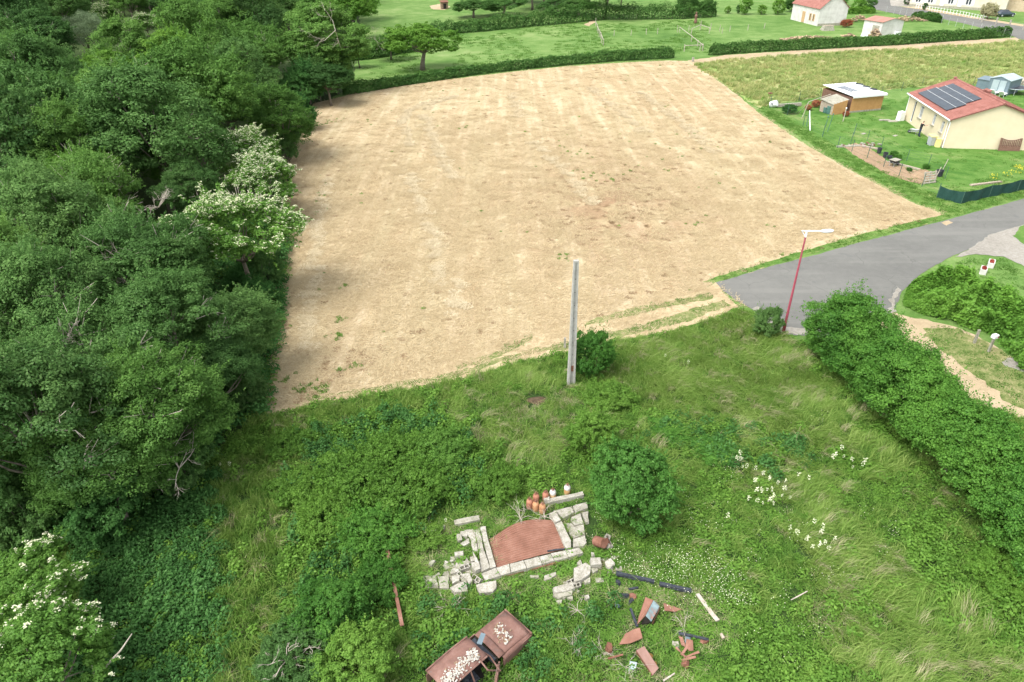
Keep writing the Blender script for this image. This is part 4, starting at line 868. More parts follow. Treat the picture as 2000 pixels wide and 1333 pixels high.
# white umbels and small white clover flowers
um = [flowers('umbel_a', 15, 16, 0.80, 0.085, 0.05), flowers('umbel_b', 16, 12, 0.70, 0.07, 0.05)]
U = np.array([tuple(G(px, py, 0.7).xy) for px, py in [(1445, 888), (1452, 905), (1440, 896), (1490, 925), (1505, 930), (1520, 940), (1500, 950), (1478, 962), (1492, 975), (1510, 972), (1462, 975), (1530, 955), (1545, 965), (1475, 940), (1650, 885), (1668, 905), (1632, 890), (1685, 908), (1590, 1020), (1605, 1040), (1575, 1050), (1612, 1058), (1556, 1042), (1600, 1068), (870, 1010), (448, 905), (428, 900), (275, 935), (285, 945), (400, 902), (1580, 935), (1560, 925), (1300, 690), (1345, 705), (1420, 1012)]])
sc_simple('white_umbel_flowers', np.vstack([U, U[:24] + RS.normal(0, 0.22, (24, 2))]), um, (0.7, 1.2), seed=34, label='white umbels of hogweed standing in the rough grass')
cl = [flowers('daisy_a', 17, 10, 0.26, 0.35, 0.036)]
P = np.vstack([fill(GP([(1180, 1085), (1400, 1080), (1480, 1190), (1380, 1190), (1250, 1130)]), 9), fill(GP([(1060, 980), (1600, 800), (1800, 1100), (1600, 1300), (1400, 1300)]), 0.7)])
sc_simple('clover_flowers', P, cl, (0.8, 1.2), seed=35, label='tiny white clover flowers in the low green mat')
# mown hay, weeds and brown clods in the field
_c = G(1195, 395)
hay = [litter('hay_a', 18, 40, 0.75, 0.34, 0.022, L['hay'], 0.06), litter('hay_b', 19, 40, 0.75, 0.28, 0.024, L['hay'], 0.05)]
P = fill(FIELD, 3.6); d = np.hypot(P[:, 0], P[:, 1]); P = P[RS.uniform(0, 1, len(P)) < np.clip(2.0 - d / 55, 0.3, 1)]
P = np.vstack([P, fill(TRACK, 3.0)]); vp = np.array([tuple(p) for p in VERGE]); rp_ = np.array([tuple(p) for p in ROAD])
for dx, dy in ((0, 0), (0.4, -0.5), (0, -0.8)):
    P = P[~inside(P + [dx, dy], vp) & ~inside(P + [dx, dy], rp_)]
for q in STRIPS: P = P[~inside(P, q)]
_r = np.hypot((P[:, 0] - _c.x) / 14, (P[:, 1] - _c.y) / 22); P = P[~((vnoise(P, 2.2, 91) * 0.6 + vnoise(P, 0.8, 92) * 0.4 > 0.55 + 0.35 * _r) & (_r < 1.1))]
sc_simple('mown_hay', P, hay, (0.8, 1.3), seed=36, free_rot=False, rot0=0.25, rotj=0.8, label='loose pale straw lying over the mown field')
sw = []
def row(pts, w_, dens):
    q = [G(*p).xy for p in pts]
    for a, b in zip(q, q[1:]):
        n = int((b - a).length * w_ * dens); t_ = RS.uniform(0, 1, (n, 1)); nn = np.array([-(b - a).y, (b - a).x]) / (b - a).length
        sw.append(np.array(a)[None] + t_ * np.array(b - a)[None] + nn[None] * RS.normal(0, w_ * 0.33, (n, 1)))
row([(828, 224), (838, 250), (852, 285), (868, 315), (884, 350)], 1.1, 5); row([(782, 232), (792, 258), (802, 285)], 0.9, 4); row([(786, 240), (800, 215), (840, 198), (890, 188)], 1.0, 5)
row([(828, 215), (850, 200), (890, 190)], 1.0, 6); row([(1040, 275), (1080, 310), (1120, 350), (1160, 400)], 1.1, 3); row([(800, 340), (820, 400), (850, 480), (858, 560)], 0.9, 4); row([(885, 540), (890, 620)], 0.8, 4)
row([(1150, 170), (1200, 210), (1260, 260)], 1.1, 3); row([(1000, 180), (1010, 230)], 1.2, 3); row([(1250, 180), (1330, 240), (1400, 300)], 1.2, 4); row([(640, 350), (622, 450), (612, 560), (600, 680)], 0.9, 4)
L['pale_hay'] = leaf_mat('blade_pale_hay', (0.5, 0.415, 0.265), (0.6, 0.51, 0.345), (0.67, 0.59, 0.42), trans=0.15, nw=0.25)
sc_simple('hay_rows', np.vstack(sw), [litter('pale_hay', 48, 50, 0.40, 0.34, 0.024, L['pale_hay'], 0.10)], (0.8, 1.3), seed=46, free_rot=False, rot0=0.25, rotj=0.8, label='paler rows of straw left by the mower on the field')
weed = [leafy('field_weed', 20, 26, 0.14, 0.18, 0.09, L['clover']), blades('field_tuft', 21, 24, 0.22, 0.14, 0.03, L['lush'], 0.6)]
W = fill(FIELD, 0.035); W = W[vnoise(W, 9, 41) > 0.35]
def cl_(px, py, n, r): c = G(px, py).xy; return RS.normal(0, r, (n, 2)) + [c.x, c.y]
W = np.vstack([W] + [cl_(*a) for a in [(660, 655, 14, 0.25), (665, 625, 7, 0.2), (672, 560, 5, 0.25), (600, 760, 16, 0.4), (625, 768, 12, 0.35), (570, 740, 6, 0.3), (690, 720, 8, 0.4), (1120, 300, 16, 1.2), (1180, 340, 14, 1.3), (1260, 330, 8, 1.4), (605, 420, 8, 0.5), (622, 380, 6, 0.5), (640, 240, 8, 0.7), (655, 235, 4, 0.5), (1100, 500, 8, 0.6), (900, 250, 5, 0.6), (1350, 430, 5, 0.6), (720, 240, 4, 0.7)]])
sc_simple('field_weeds', W, weed, (0.35, 1.1), seed=37, label='small green weeds left standing in the mown field')
clod = [litter('clod', 22, 26, 0.22, 0.12, 0.05, leaf_mat('dry_clod', (0.22, 0.15, 0.08), (0.32, 0.22, 0.13), (0.42, 0.30, 0.18)), 0.05)]
W = np.vstack([fill(FIELD, 0.16)] + [cl_(*a) for a in [(1200, 400, 130, 4.0), (1230, 360, 90, 3.5), (1140, 440, 60, 3.0), (700, 700, 30, 0.9), (640, 720, 16, 0.7), (1540, 290, 16, 1.2), (1560, 310, 12, 1.0), (600, 770, 16, 0.6)]]); W = W[inside(W, edge)]
sc_simple('dry_clods', W, clod, (0.25, 1.3), seed=38, label='brown dry clods and bare spots in the mown field')
# verges, lawn, meadow and pasture
tuft = [blades('tuft_a', 23, 20, 0.12, 0.26, 0.035, L['lawn'], 0.7), blades('tuft_b', 24, 20, 0.16, 0.28, 0.035, L['lawn'], 0.7)]
P = np.vstack([fill(VERGE, 9.0), np.vstack([fill(list(map(Vector, q)), 4.0) for q in STRIPS]), fill(LANEGR, 5), fill(GP([(1800, 545), (1850, 515), (1900, 502), (1960, 508), (2000, 530), (2060, 560), (2060, 640), (1980, 620), (1880, 570)]), 3.5)])
sc_simple('verge_tufts', P, tuft, (0.5, 1.2), seed=39, label='short grass tufts along the verges and lane')
mt = [blades('meadow_a', 25, 26, 0.60, 0.40, 0.06, L['meadow'], 0.35, WD), blades('meadow_b', 26, 26, 0.50, 0.40, 0.06, L['meadow'], 0.45, WD), leafy('meadow_c', 27, 30, 0.3, 0.4, 0.16, L['clover'])]
P = fill(MEAD, 2.2); sc_simple('meadow_grass', P[P[:, 0] < 130], mt, (0.7, 1.4), [0.48, 0.46, 0.06], 40, False, 'tall uncut grass of the meadow behind the mown field', rot0=0.3, rotj=0.6)
P = np.vstack([fill(LAWN, 0.5), fill(GP([(1500, 215), (1530, 232), (1600, 272), (1700, 326), (1800, 374), (1840, 388), (1830, 396), (1790, 380), (1690, 332), (1590, 278), (1500, 228)]), 5), fill(GP([(1840, 392), (2000, 366), (2000, 350), (1960, 340), (1840, 372)]), 3)])
sc_simple('lawn_tufts', P, tuft, (0.6, 1.4), seed=41, label='grass tufts on the garden lawn and along its fence')
P = fill(GP([(690, 170), (1000, 128), (1320, 105), (1390, 105), (1380, 40), (1100, 45), (900, 62), (730, 90)]), 0.55); P = P[vnoise(P, 6, 43) > 0.42]
sc_simple('pasture_tufts', P, [blades('pasture_tuft', 28, 26, 0.2, 0.6, 0.06, L['lawn'], 0.6)], (0.6, 1.4), seed=42, label='darker grass tufts in the pasture behind the hedge')
P = fill(GP([(1925, 348), (1960, 336), (2000, 328), (2000, 345), (1960, 352), (1915, 360)]), 1.6)
sc_simple('yellow_flowers', P, [flowers('yellow', 29, 16, 0.35, 0.35, 0.09, L['yellow'])], (0.7, 1.2), seed=44, label='yellow flowers behind the green netting fence')
# ------------------------------------------------------------------ the cream house with solar panels
cream = pmat('cream_render', [(0.60, 0.52, 0.36), (0.67, 0.59, 0.43)], 0.7, 0.9, 0.15, 30, spec=0.1)
tile_red = pmat('red_roof_tile', [(0.20, 0.082, 0.065), (0.26, 0.112, 0.09), (0.32, 0.155, 0.13)], 1.6, 0.8, 0.3, 18, coords='world', fine=(9, (0.30, 0.12, 0.10), 0.35))
glass_d = pmat('dark_glass', [(0.03, 0.04, 0.05), (0.06, 0.07, 0.09)], 1.0, 0.12, spec=0.8)
shutter = pmat('grey_shutter', [(0.48, 0.48, 0.47), (0.58, 0.58, 0.57)], 2, 0.6)
panel_m = pmat('solar_glass', [(0.012, 0.018, 0.026), (0.03, 0.045, 0.06)], 1.5, 0.25, spec=0.6)
alu = pmat('aluminium', [(0.36, 0.38, 0.39), (0.48, 0.49, 0.50)], 3, 0.45)
gate_m = pmat('brown_gate_wood', [(0.12, 0.065, 0.045), (0.19, 0.11, 0.08)], 4, 0.7)
HA = Vector((46.505, 72.711, 0)); HU = Vector((0.14326, 0.98969, 0)); HV = Vector((0.98969, -0.14326, 0))
HR = math.atan2(HV.y, HV.x)             # local x along the gable, local y along the long wall
h = thing('cream_house', 'single storey cream house with red tiled roof carrying a large solar array', 'house', HA, HR)
HW, HL, HE, HP = 8.94, 12.1, 3.0, 4.62
m = M()
ops = [(7.39, 8.32, 1.2, 2.54, 'w'), (3.72, 4.40, 1.38, 2.58, 'w'), (1.30, 2.02, 1.22, 2.42, 'w'), (9.72, 10.35, 0.25, 2.62, 'd')]
T_ = 0.3
ys = sorted({0.0, HL} | {o[0] for o in ops} | {o[1] for o in ops})
for a, b in zip(ys, ys[1:]):
    o = next((o for o in ops if o[0] <= a + 1e-6 and b <= o[1] + 1e-6), None)
    if o is None: m.box((T_ / 2, (a + b) / 2, HE / 2), (T_, b - a, HE))
    else:
        m.box((T_ / 2, (a + b) / 2, o[2] / 2), (T_, b - a, o[2])); m.box((T_ / 2, (a + b) / 2, (o[3] + HE) / 2), (T_, b - a, HE - o[3]))
m.box((HW - T_ / 2, HL / 2, HE / 2), (T_, HL, HE))
for y in (0.0, HL - T_):        # pentagon gables butted between the long walls
    pl = [(T_, 0), (HW - T_, 0), (HW - T_, HE + 0.10), (HW / 2, HP - 0.03), (T_, HE + 0.10)]
    m.add([(x, y, z) for x, z in pl] + [(x, y + T_, z) for x, z in pl], [(0, 1, 2, 3, 4), (9, 8, 7, 6, 5)] + [(i, 5 + i, 5 + (i + 1) % 5, (i + 1) % 5) for i in range(5)])
m.build('wall', cream, h)
def winpart(y0, y1, z0, z1, kind):
    f = M(); t = 0.06
    for c, d in (((0.10, y0 + t / 2, (z0 + z1) / 2), (0.07, t, z1 - z0)), ((0.10, y1 - t / 2, (z0 + z1) / 2), (0.07, t, z1 - z0)), ((0.10, (y0 + y1) / 2, z0 + t / 2), (0.07, y1 - y0 - 2 * t, t)), ((0.10, (y0 + y1) / 2, z1 - t / 2), (0.07, y1 - y0 - 2 * t, t))): f.box(c, d)
    o = f.build('window' if kind == 'w' else 'door', white_p, h)
    M().box((0.13, (y0 + y1) / 2, (z0 + z1) / 2), (0.03, y1 - y0 - 2 * t, z1 - z0 - 2 * t)).build('pane', glass_d, o)
    if kind == 'w':
        g = M()
        for k in range(7): g.tube([(0.02, y0 + (k + 0.5) * (y1 - y0) / 7, z0 + 0.05), (0.02, y0 + (k + 0.5) * (y1 - y0) / 7, z1 - 0.2 + 0.08 * math.sin(k * 0.52))], 0.014, 4)
        g.tube([(0.02, y0, z0 + 0.15), (0.02, y1, z0 + 0.15)], 0.014, 4); g.tube([(0.02, y0, z1 - 0.3), (0.02, y1, z1 - 0.3)], 0.014, 4)
        g.build('window_bars', white_p, o); M().box((-0.04, (y0 + y1) / 2, z0 - 0.03), (0.16, y1 - y0 + 0.16, 0.05)).build('sill', old_conc, o)
for o in ops: winpart(*o)
# sloping roof halves with standing ribs
for side, nm in ((0, 'roof'), (1, 'roof')):
    m = M(); e0 = -0.28; x1 = HW / 2
    dz = (HP - HE) / x1; n = int((HL + 0.5) / 0.30)
    lo, hi = (e0, HE + e0 * dz + 0.12), (x1, HP + 0.12)
    V = []; F = []; y = -0.25; k = 0
    prof = []
    while y < HL + 0.25: prof += [(y, 0.0), (y + 0.17, 0.0), (y + 0.20, 0.055), (y + 0.27, 0.055)]; y += 0.30
    rows = 12
    for r in range(rows + 1):
        for st in ((0,) if r in (0, rows) else (0, 1)):
            t = r / rows; x = lo[0] + (hi[0] - lo[0]) * t; z = lo[1] + (hi[1] - lo[1]) * t + (0.018 if st == 0 and r else 0) - (0.0 if st == 0 else 0.012)
            for (yy, dzv) in prof: V.append((x if side == 0 else HW - x, yy, z + dzv))
    npf = len(prof); nr = len(V) // npf
    for r in range(nr - 1):
        for k in range(npf - 1):
            q = (r * npf + k, r * npf + k + 1, (r + 1) * npf + k + 1, (r + 1) * npf + k); F.append(q if side else q[::-1])
    m.add(V, F)
    a = (lo[0], lo[1] - 0.06); b = (hi[0], hi[1] - 0.06)
    sx = (lambda x: x) if side == 0 else (lambda x: HW - x)
    rf = m.build(nm, tile_red, h)
    M().add([(sx(a[0]), -0.25, a[1]), (sx(b[0]), -0.25, b[1]), (sx(b[0]), HL + 0.25, b[1]), (sx(a[0]), HL + 0.25, a[1]), (sx(a[0]), -0.25, a[1] - 0.05), (sx(b[0]), -0.25, b[1] - 0.05), (sx(b[0]), HL + 0.25, b[1] - 0.05), (sx(a[0]), HL + 0.25, a[1] - 0.05)],
            [(0, 1, 2, 3), (7, 6, 5, 4), (0, 4, 5, 1), (1, 5, 6, 2), (2, 6, 7, 3), (3, 7, 4, 0)]).build('roof_board', tile_red, rf)
M().tube([(HW / 2, -0.27, HP + 0.15), (HW / 2, HL + 0.27, HP + 0.15)], 0.11, 8).build('ridge_tiles', tile_red, h)
M().tube([(-0.33, -0.25, HE - 0.02), (-0.33, HL + 0.25, HE - 0.02)], 0.075, 8).build('gutter', white_p, h)
for y in (-0.05, 0.45): M().tube([(-0.33, y + 0.05, HE - 0.05), (-0.08, y, HE - 0.3), (-0.08, y, 0.05)], 0.05, 7).build('downpipe', white_p, h)
M().tube([(-0.33, HL + 0.1, HE - 0.05), (-0.08, HL - 0.1, HE - 0.3), (-0.08, HL - 0.1, 0.05)], 0.05, 7).build('downpipe', white_p, h)
for (y, x, hh) in ((5.6, HW / 2 + 0.6, 0.55), (4.7, HW / 2 + 0.5, 0.6), (2.4, HW / 2 + 0.3, 0.3), (6.5, HW / 2 + 0.8, 0.35), (12.1, HW / 2 - 0.1, 0.25)):
    z = HP - (x - HW / 2) * (HP - HE) / (HW / 2) + 0.1; M().lathe([(0.16, 0), (0.15, hh * 0.6), (0.24, hh * 0.65), (0.24, hh * 0.8), (0.1, hh)], (x, y, z), 10).build('roof_vent', tile_red, h)
sl = Vector((HW / 2, 0, HP - HE)).normalized(); nr_ = Vector((-sl.z, 0, sl.x))
def onroof(y, s, d): return Vector((0, y, HE + 0.12)) + sl * s + nr_ * d
pm = None
for r, (s0, s1, u0, u1) in enumerate([(0.33, 1.27, 2.5, 10.9), (1.31, 2.23, 2.5, 10.9), (2.27, 3.05, 2.9, 10.5), (3.09, 3.86, 2.9, 10.5)]):
    for k in range(5):
        a, b = u0 + (u1 - u0) * k / 5 + 0.015, u0 + (u1 - u0) * (k + 1) / 5 - 0.015
        q = [onroof(a, s0, 0.10), onroof(a, s1, 0.10), onroof(b, s1, 0.10), onroof(b, s0, 0.10)]; q2 = [p + nr_ * 0.05 for p in q]
        o = M().add(q + q2, [(0, 1, 2, 3), (7, 6, 5, 4), (0, 4, 5, 1), (1, 5, 6, 2), (2, 6, 7, 3), (3, 7, 4, 0)]).build('solar_panel', panel_m, h)
    if r < 3: M().add([onroof(u0, s1 - 0.01, 0.13), onroof(u0, s1 + 0.035, 0.13), onroof(u1, s1 + 0.035, 0.13), onroof(u1, s1 - 0.01, 0.13)] + [onroof(u0, s1 - 0.01, 0.165), onroof(u0, s1 + 0.035, 0.165), onroof(u1, s1 + 0.035, 0.165), onroof(u1, s1 - 0.01, 0.165)], [(0, 1, 2, 3), (7, 6, 5, 4), (0, 4, 5, 1), (1, 5, 6, 2), (2, 6, 7, 3), (3, 7, 4, 0)]).build('mounting_rail', alu, h)
def hw(v, u, z=0): return HA + HV * v + HU * u + Vector((0, 0, z))
# garden gate leaning on the gable
g = thing('garden_gate', 'brown slatted wooden gate with dipped top leaning on the cream gable wall', 'gate', hw(5.35, -0.45), HR); g.rotation_euler = (R_(-11), 0, HR)
for k in range(11):
    x = 0.14 + k * 0.17; zt = 1.30 - 0.22 * math.sin(math.pi * min(1, max(0, (x - 0.1) / 1.75)))
    M().box((x, 0, (0.45 + zt) / 2), (0.09, 0.04, zt - 0.45)).build('slat', gate_m, g)
M().box((1.0, 0, 0.24), (1.9, 0.05, 0.42)).build('board_panel', gate_m, g)
for x in (0.0, 2.0): M().box((x, 0, 0.66), (0.10, 0.08, 1.32)).build('post', gate_m, g)
m = M(); m.box((1.0, 0.045, 0.52), (1.9, 0.04, 0.09)); 
m.tube([(0.05 + 1.9 * i / 12, 0.05, 1.26 - 0.2 * math.sin(math.pi * i / 12)) for i in range(13)], 0.045, 5); m.build('rail', gate_m, g)
# bins, white tank, yellow box
binm = pmat('grey_bin', [(0.34, 0.36, 0.38), (0.42, 0.44, 0.46)], 2, 0.5); yel = pmat('yellow_lid', [(0.70, 0.60, 0.22), (0.78, 0.68, 0.30)], 2, 0.5)
b = thing('wheelie_bin', 'grey wheeled bin with yellow lid standing at the front corner of the cream house', 'bin', hw(-0.85, 1.05), HR + 0.2)
M().box((0, 0, 0.5), (0.55, 0.6, 0.95), taper=1.18).build('body', binm, b); M().box((0, 0, 1.02), (0.70, 0.78, 0.09), rot=Euler((R_(5), 0, 0))).build('lid', yel, b)
for s_ in (-1, 1): M().lathe([(0.09, -0.03), (0.1, 0), (0.09, 0.03)], (s_ * 0.27, 0.3, 0.10), 10, Euler((0, R_(90), 0))).build('wheel', char, b)
b = thing('storage_box', 'pale yellow box between the downpipes and the grey bin', 'box', hw(-0.42, 0.45), HR)
M().box((0, 0, 0.42), (0.42, 0.5, 0.84), taper=0.96).build('body', yel, b); M().box((0, 0, 0.87), (0.48, 0.56, 0.05)).build('lid', yel, b)
b = thing('water_tank', 'white plastic water tank at the far corner of the cream house', 'tank', G(1757, 236), 0.3)
M().box((0, 0, 0.55), (0.75, 0.6, 1.05), taper=0.9).build('body', white_p, b); M().lathe([(0.12, 0), (0.12, 0.07), (0.1, 0.09)], (0, 0, 1.07), 10).build('cap', white_p, b)
for i, (px, py, l) in enumerate([(1728, 236, 1.3), (1743, 238, 1.0)]):
    p = G(px, py); o = M().box((0, 0, 0.05), (l, 0.5, 0.1), jit=0.03).build('paving_slab', old_conc); o.location = p; tag(o, ['pale slab lying on the lawn, further from the white tank', 'pale slab lying on the lawn close to the white tank'][i], 'slab')
for i, (px, py, lb) in enumerate([(1687, 262, 'small white scrap lying on the lawn beside the fence'), (1748, 266, 'grey scrap lying in the middle of the lawn')]):
    p = G(px, py); o = M().box((0, 0, 0.04), (0.6, 0.35, 0.07), rz=0.6, jit=0.03).build('scrap_board', old_conc); o.location = p; tag(o, lb, 'board')
# barrow beside the person
def barrow(p, rz, lb, col, s=1.0):
    t = thing('wheelbarrow', lb, 'wheelbarrow', p, rz); t.scale = (s, s, s)
    m = M(); lo = [(-0.3, -0.2, 0.32), (0.3, -0.16, 0.32), (0.3, 0.16, 0.32), (-0.3, 0.2, 0.32)]; hi = [(-0.45, -0.33, 0.6), (0.5, -0.28, 0.55), (0.5, 0.28, 0.55), (-0.45, 0.33, 0.6)]
    m.add(lo + hi, [(0, 1, 2, 3), (0, 4, 5, 1), (1, 5, 6, 2), (2, 6, 7, 3), (3, 7, 4, 0)]); m.build('tray', col, t)
    M().lathe([(0.05, -0.05), (0.19, -0.04), (0.2, 0), (0.19, 0.04), (0.05, 0.05)], (0.62, 0, 0.2), 14, Euler((R_(90), 0, 0))).build('wheel', char, t)
    for s_ in (-1, 1):
        M().tube([(0.62, 0.08 * s_, 0.2), (-0.2, 0.2 * s_, 0.33), (-0.95, 0.3 * s_, 0.62)], 0.02, 5).build('handle', alu, t); M().tube([(-0.3, 0.22 * s_, 0.35), (-0.42, 0.24 * s_, 0.0)], 0.018, 5).build('leg', alu, t)
barrow(G(1784, 262), 2.2, 'pale wheelbarrow on the grass beside the person at the cream house', alu, 0.9)

# ------------------------------------------------------------------ people
def skinned(chain_sets, name):
    """chain_sets: list of (list of (point, radius), link index or None) joined into one skin figure"""
    V = []; E = []; Rd = []
    for ch, par in chain_sets:
        prev = par
        for p, r in ch:
            V.append(p); Rd.append(r); i = len(V) - 1
            if prev is not None: E.append((prev, i))
            prev = i
    me = bpy.data.meshes.new(name); me.from_pydata(V, E, []); o = bpy.data.objects.new(name, me); COL.objects.link(o)
    md = o.modifiers.new('s', 'SKIN'); md.use_smooth_shade = True
    for i, r in enumerate(Rd): me.skin_vertices[0].data[i].radius = (r[0], r[1]) if isinstance(r, tuple) else (r, r)
    me.skin_vertices[0].data[0].use_root = True
    o.modifiers.new('sub', 'SUBSURF').levels = 1
    dg = bpy.context.evaluated_depsgraph_get(); m2 = bpy.data.meshes.new_from_object(o.evaluated_get(dg)); bpy.data.objects.remove(o); m2.name = name
    return m2
skin_m = pmat('skin', [(0.48, 0.29, 0.21), (0.55, 0.35, 0.26)], 4, 0.6); jeans = pmat('dark_trousers', [(0.02, 0.03, 0.06), (0.035, 0.05, 0.09)], 5, 0.9); shirt = pmat('black_shirt', [(0.012, 0.014, 0.016), (0.03, 0.033, 0.036)], 5, 0.9); hairm = pmat('brown_hair', [(0.16, 0.11, 0.07), (0.24, 0.17, 0.11)], 6, 0.8)
pt = thing('person', 'person in black T-shirt and dark trousers reaching towards the wall of the cream house', 'person', G(1793.5, 267.5), HR)
body = skinned([
    ([((0, 0, 0.93), (0.15, 0.11))], None),
    ([((0, 0.0, 1.10), (0.14, 0.10)), ((0.03, 0, 1.30), (0.17, 0.11)), ((0.06, 0, 1.42), (0.12, 0.09)), ((0.08, 0, 1.50), 0.052), ((0.11, 0, 1.58), (0.072, 0.08)), ((0.12, 0, 1.70), (0.075, 0.085)), ((0.12, 0, 1.75), 0.045)], 0),
    ([((0, -0.12, 0.86), 0.095), ((-0.03, -0.15, 0.48), 0.062), ((0.02, -0.16, 0.10), 0.042), ((0.14, -0.17, 0.035), 0.035)], 0),
    ([((0, 0.12, 0.86), 0.095), ((0.06, 0.15, 0.48), 0.062), ((0.0, 0.17, 0.10), 0.042), ((0.12, 0.18, 0.035), 0.035)], 0),
    ([((0.06, -0.20, 1.41), 0.055), ((0.26, -0.27, 1.28), 0.042), ((0.50, -0.22, 1.36), 0.032), ((0.60, -0.20, 1.40), (0.038, 0.02))], 3),
    ([((0.04, 0.20, 1.40), 0.055), ((0.0, 0.29, 1.16), 0.042), ((0.12, 0.30, 0.96), 0.032), ((0.17, 0.29, 0.90), (0.038, 0.02))], 3)], 'body')
body.materials.append(skin_m); link('body', body, pt)
def fingers(px_, side, par):
    m = M(); c = Vector(px_[0]); d = Vector(px_[1]).normalized(); sdv = Vector(px_[2]).normalized(); cu = Vector((0, 0, -1))
    for k, (o_, l) in enumerate(((-0.028, 0.06), (-0.010, 0.072), (0.010, 0.068), (0.028, 0.052))):
        a = c + sdv * o_; m.tube([a, a + d * l * 0.55 + cu * l * 0.1, a + d * l * 0.9 + cu * l * 0.4], [0.011, 0.009, 0.007], 5)
    a = c - d * 0.04 + sdv * 0.03; m.tube([a, a + (d + sdv * 1.2).normalized() * 0.05], [0.012, 0.008], 5); m.build('fingers', skin_m, par)
fingers(((0.62, -0.20, 1.405), (0.9, 0.1, 0.3), (0, 1, 0)), 1, pt); fingers(((0.185, 0.29, 0.88), (0.5, -0.1, -0.6), (0, 1, 0)), -1, pt)
def cloth(name, cut, mat, grow):
    import bmesh
    bm = bmesh.new(); bm.from_mesh(body); bm.normal_update()
    for v in bm.verts: v.co += v.normal * grow
    bmesh.ops.delete(bm, geom=[f for f in bm.faces if not cut(f.calc_center_median())], context='FACES')
    me = bpy.data.meshes.new(name); bm.to_mesh(me); bm.free(); me.materials.clear(); me.materials.append(mat); return link(name, me, pt)
cloth('t_shirt', lambda c: 0.92 < c.z < 1.47 and abs(c.y) < 0.30 and c.x < 0.24 and not (abs(c.y) > 0.24 and c.z < 1.2), shirt, 0.012)
cloth('trousers', lambda c: 0.10 < c.z < 0.99 and (abs(c.y) < 0.24) and c.x < 0.16, jeans, 0.010)
cloth('shoes', lambda c: c.z < 0.105, char, 0.012)
cloth('hair', lambda c: c.z > 1.66 or (c.z > 1.58 and c.x < 0.09), hairm, 0.012)
m = M(); m.lathe([(0.010, -0.01), (0.012, 0), (0.004, 0.02)], (0.205, 0, 1.63), 6, Euler((0, R_(90), 0))); m.build('nose', skin_m, pt)
for s_ in (-1, 1): M().lathe([(0.004, -0.005), (0.010, 0), (0.004, 0.006)], (0.192, 0.028 * s_, 1.665), 6, Euler((0, R_(90), 0))).build('eye', char, pt)

# ------------------------------------------------------------------ orange shed and its clutter
osb = pmat('orange_board', [(0.40, 0.215, 0.085), (0.50, 0.285, 0.12)], 2.2, 0.8, 0.2, 20); pale_sheet = pmat('pale_corrugated', [(0.52, 0.58, 0.58), (0.66, 0.71, 0.70), (0.75, 0.79, 0.78)], 0.8, 0.6)
sh = thing('garden_shed', 'low orange board shed with a pale corrugated roof in the garden', 'shed', (43.0, 88.1, 0), math.atan2(1.25, 4.5))
SW, SD, SHT = 4.7, 5.6, 1.85
m = M(); 
for k in range(9): M().box((SW * (k + 0.5) / 9, 0, SHT / 2 + 0.1), (SW / 9 - 0.012, 0.05, SHT - 0.2)).build('board', osb, sh)
M().box((SW / 2, -0.01, 0.1), (SW, 0.12, 0.2)).build('plinth', old_conc, sh)
for x in (0.0, SW): M().box((x, SD / 2 + 0.05, SHT / 2), (0.05, SD, SHT)).build('side_wall', osb if x else gate_m, sh)
M().box((SW / 2, SD, SHT / 2), (SW, 0.05, SHT)).build('back_wall', osb, sh)
V = []; F = []; nn = 44
for i in range(nn + 1):
    x = -0.15 + (SW + 0.35) * i / nn; z = SHT + 0.12 + 0.03 * math.sin(i * math.pi * 0.5) + 0.06
    V += [(x, -0.3, z), (x, SD + 0.2, z + 0.25)]
for i in range(nn): F.append((2 * i, 2 * i + 2, 2 * i + 3, 2 * i + 1))
rf = M().add(V, F).build('roof', pale_sheet, sh)
M().box((SW / 2 + 0.02, -0.32, SHT + 0.10), (SW + 0.4, 0.04, 0.22)).build('fascia', white_p, rf)
M().box((SW + 0.22, SD / 2, SHT + 0.18), (0.05, SD + 0.4, 0.14)).build('fascia', white_p, rf)
for k in range(3): M().box((SW - 0.1, 2.0 + k * 1.3, SHT + 0.33 + 0.06 * k), (0.35, 0.9, 0.10), rz=0.3 * k, jit=0.03).build('roof_scrap', char, sh)
M().box((1.6, SD * 0.55, SHT + 0.33), (1.5, 2.6, 0.03), rot=Euler((R_(2.5), 0, 0.1))).build('roof_scrap', glass_d, sh)
ln = thing('lean_to', 'low orange board lean-to with a grey felt roof on the left of the garden shed', 'shed', (40.4, 87.1, 0), math.atan2(0.8, 2.2))
for k in range(5): M().box((0.2 + 0.42 * k, 0, 0.66 + 0.04 * k), (0.41, 0.05, 1.3 + 0.08 * k)).build('board', osb, ln)
M().box((1.1, 2.2, 0.7), (2.2, 0.05, 1.4)).build('back_wall', osb, ln)
M().box((0.0, 1.1, 0.65), (0.05, 2.2, 1.25)).build('side_wall', plank, ln)
M().box((1.1, 1.2, 1.56), (2.5, 2.3, 0.06), rot=Euler((R_(6), R_(-9), 0))).build('roof', old_conc, ln)
blue = pmat('blue_plastic', [(0.08, 0.20, 0.50), (0.12, 0.28, 0.62)], 2, 0.5); grn = pmat('green_barrel', [(0.05, 0.12, 0.10), (0.09, 0.19, 0.16)], 2, 0.5)
def barrel(p, r, hh, mat, lb, nm='barrel', rot=None):
    t = thing(nm, lb, 'barrel', p); M().lathe([(r * 0.9, 0), (r, hh * 0.1), (r * 1.05, hh * 0.35), (r, hh * 0.5), (r * 1.05, hh * 0.65), (r, hh * 0.9), (r * 0.92, hh), (r * 0.85, hh), (r * 0.83, hh * 0.9)], (0, 0, 0), 14).build('body', mat, t)
    M().tube([(r * 1.03 * math.cos(a * 0.6283), r * 1.03 * math.sin(a * 0.6283), hh * 0.97) for a in range(11)], 0.025, 5).build('rim', mat, t); return t
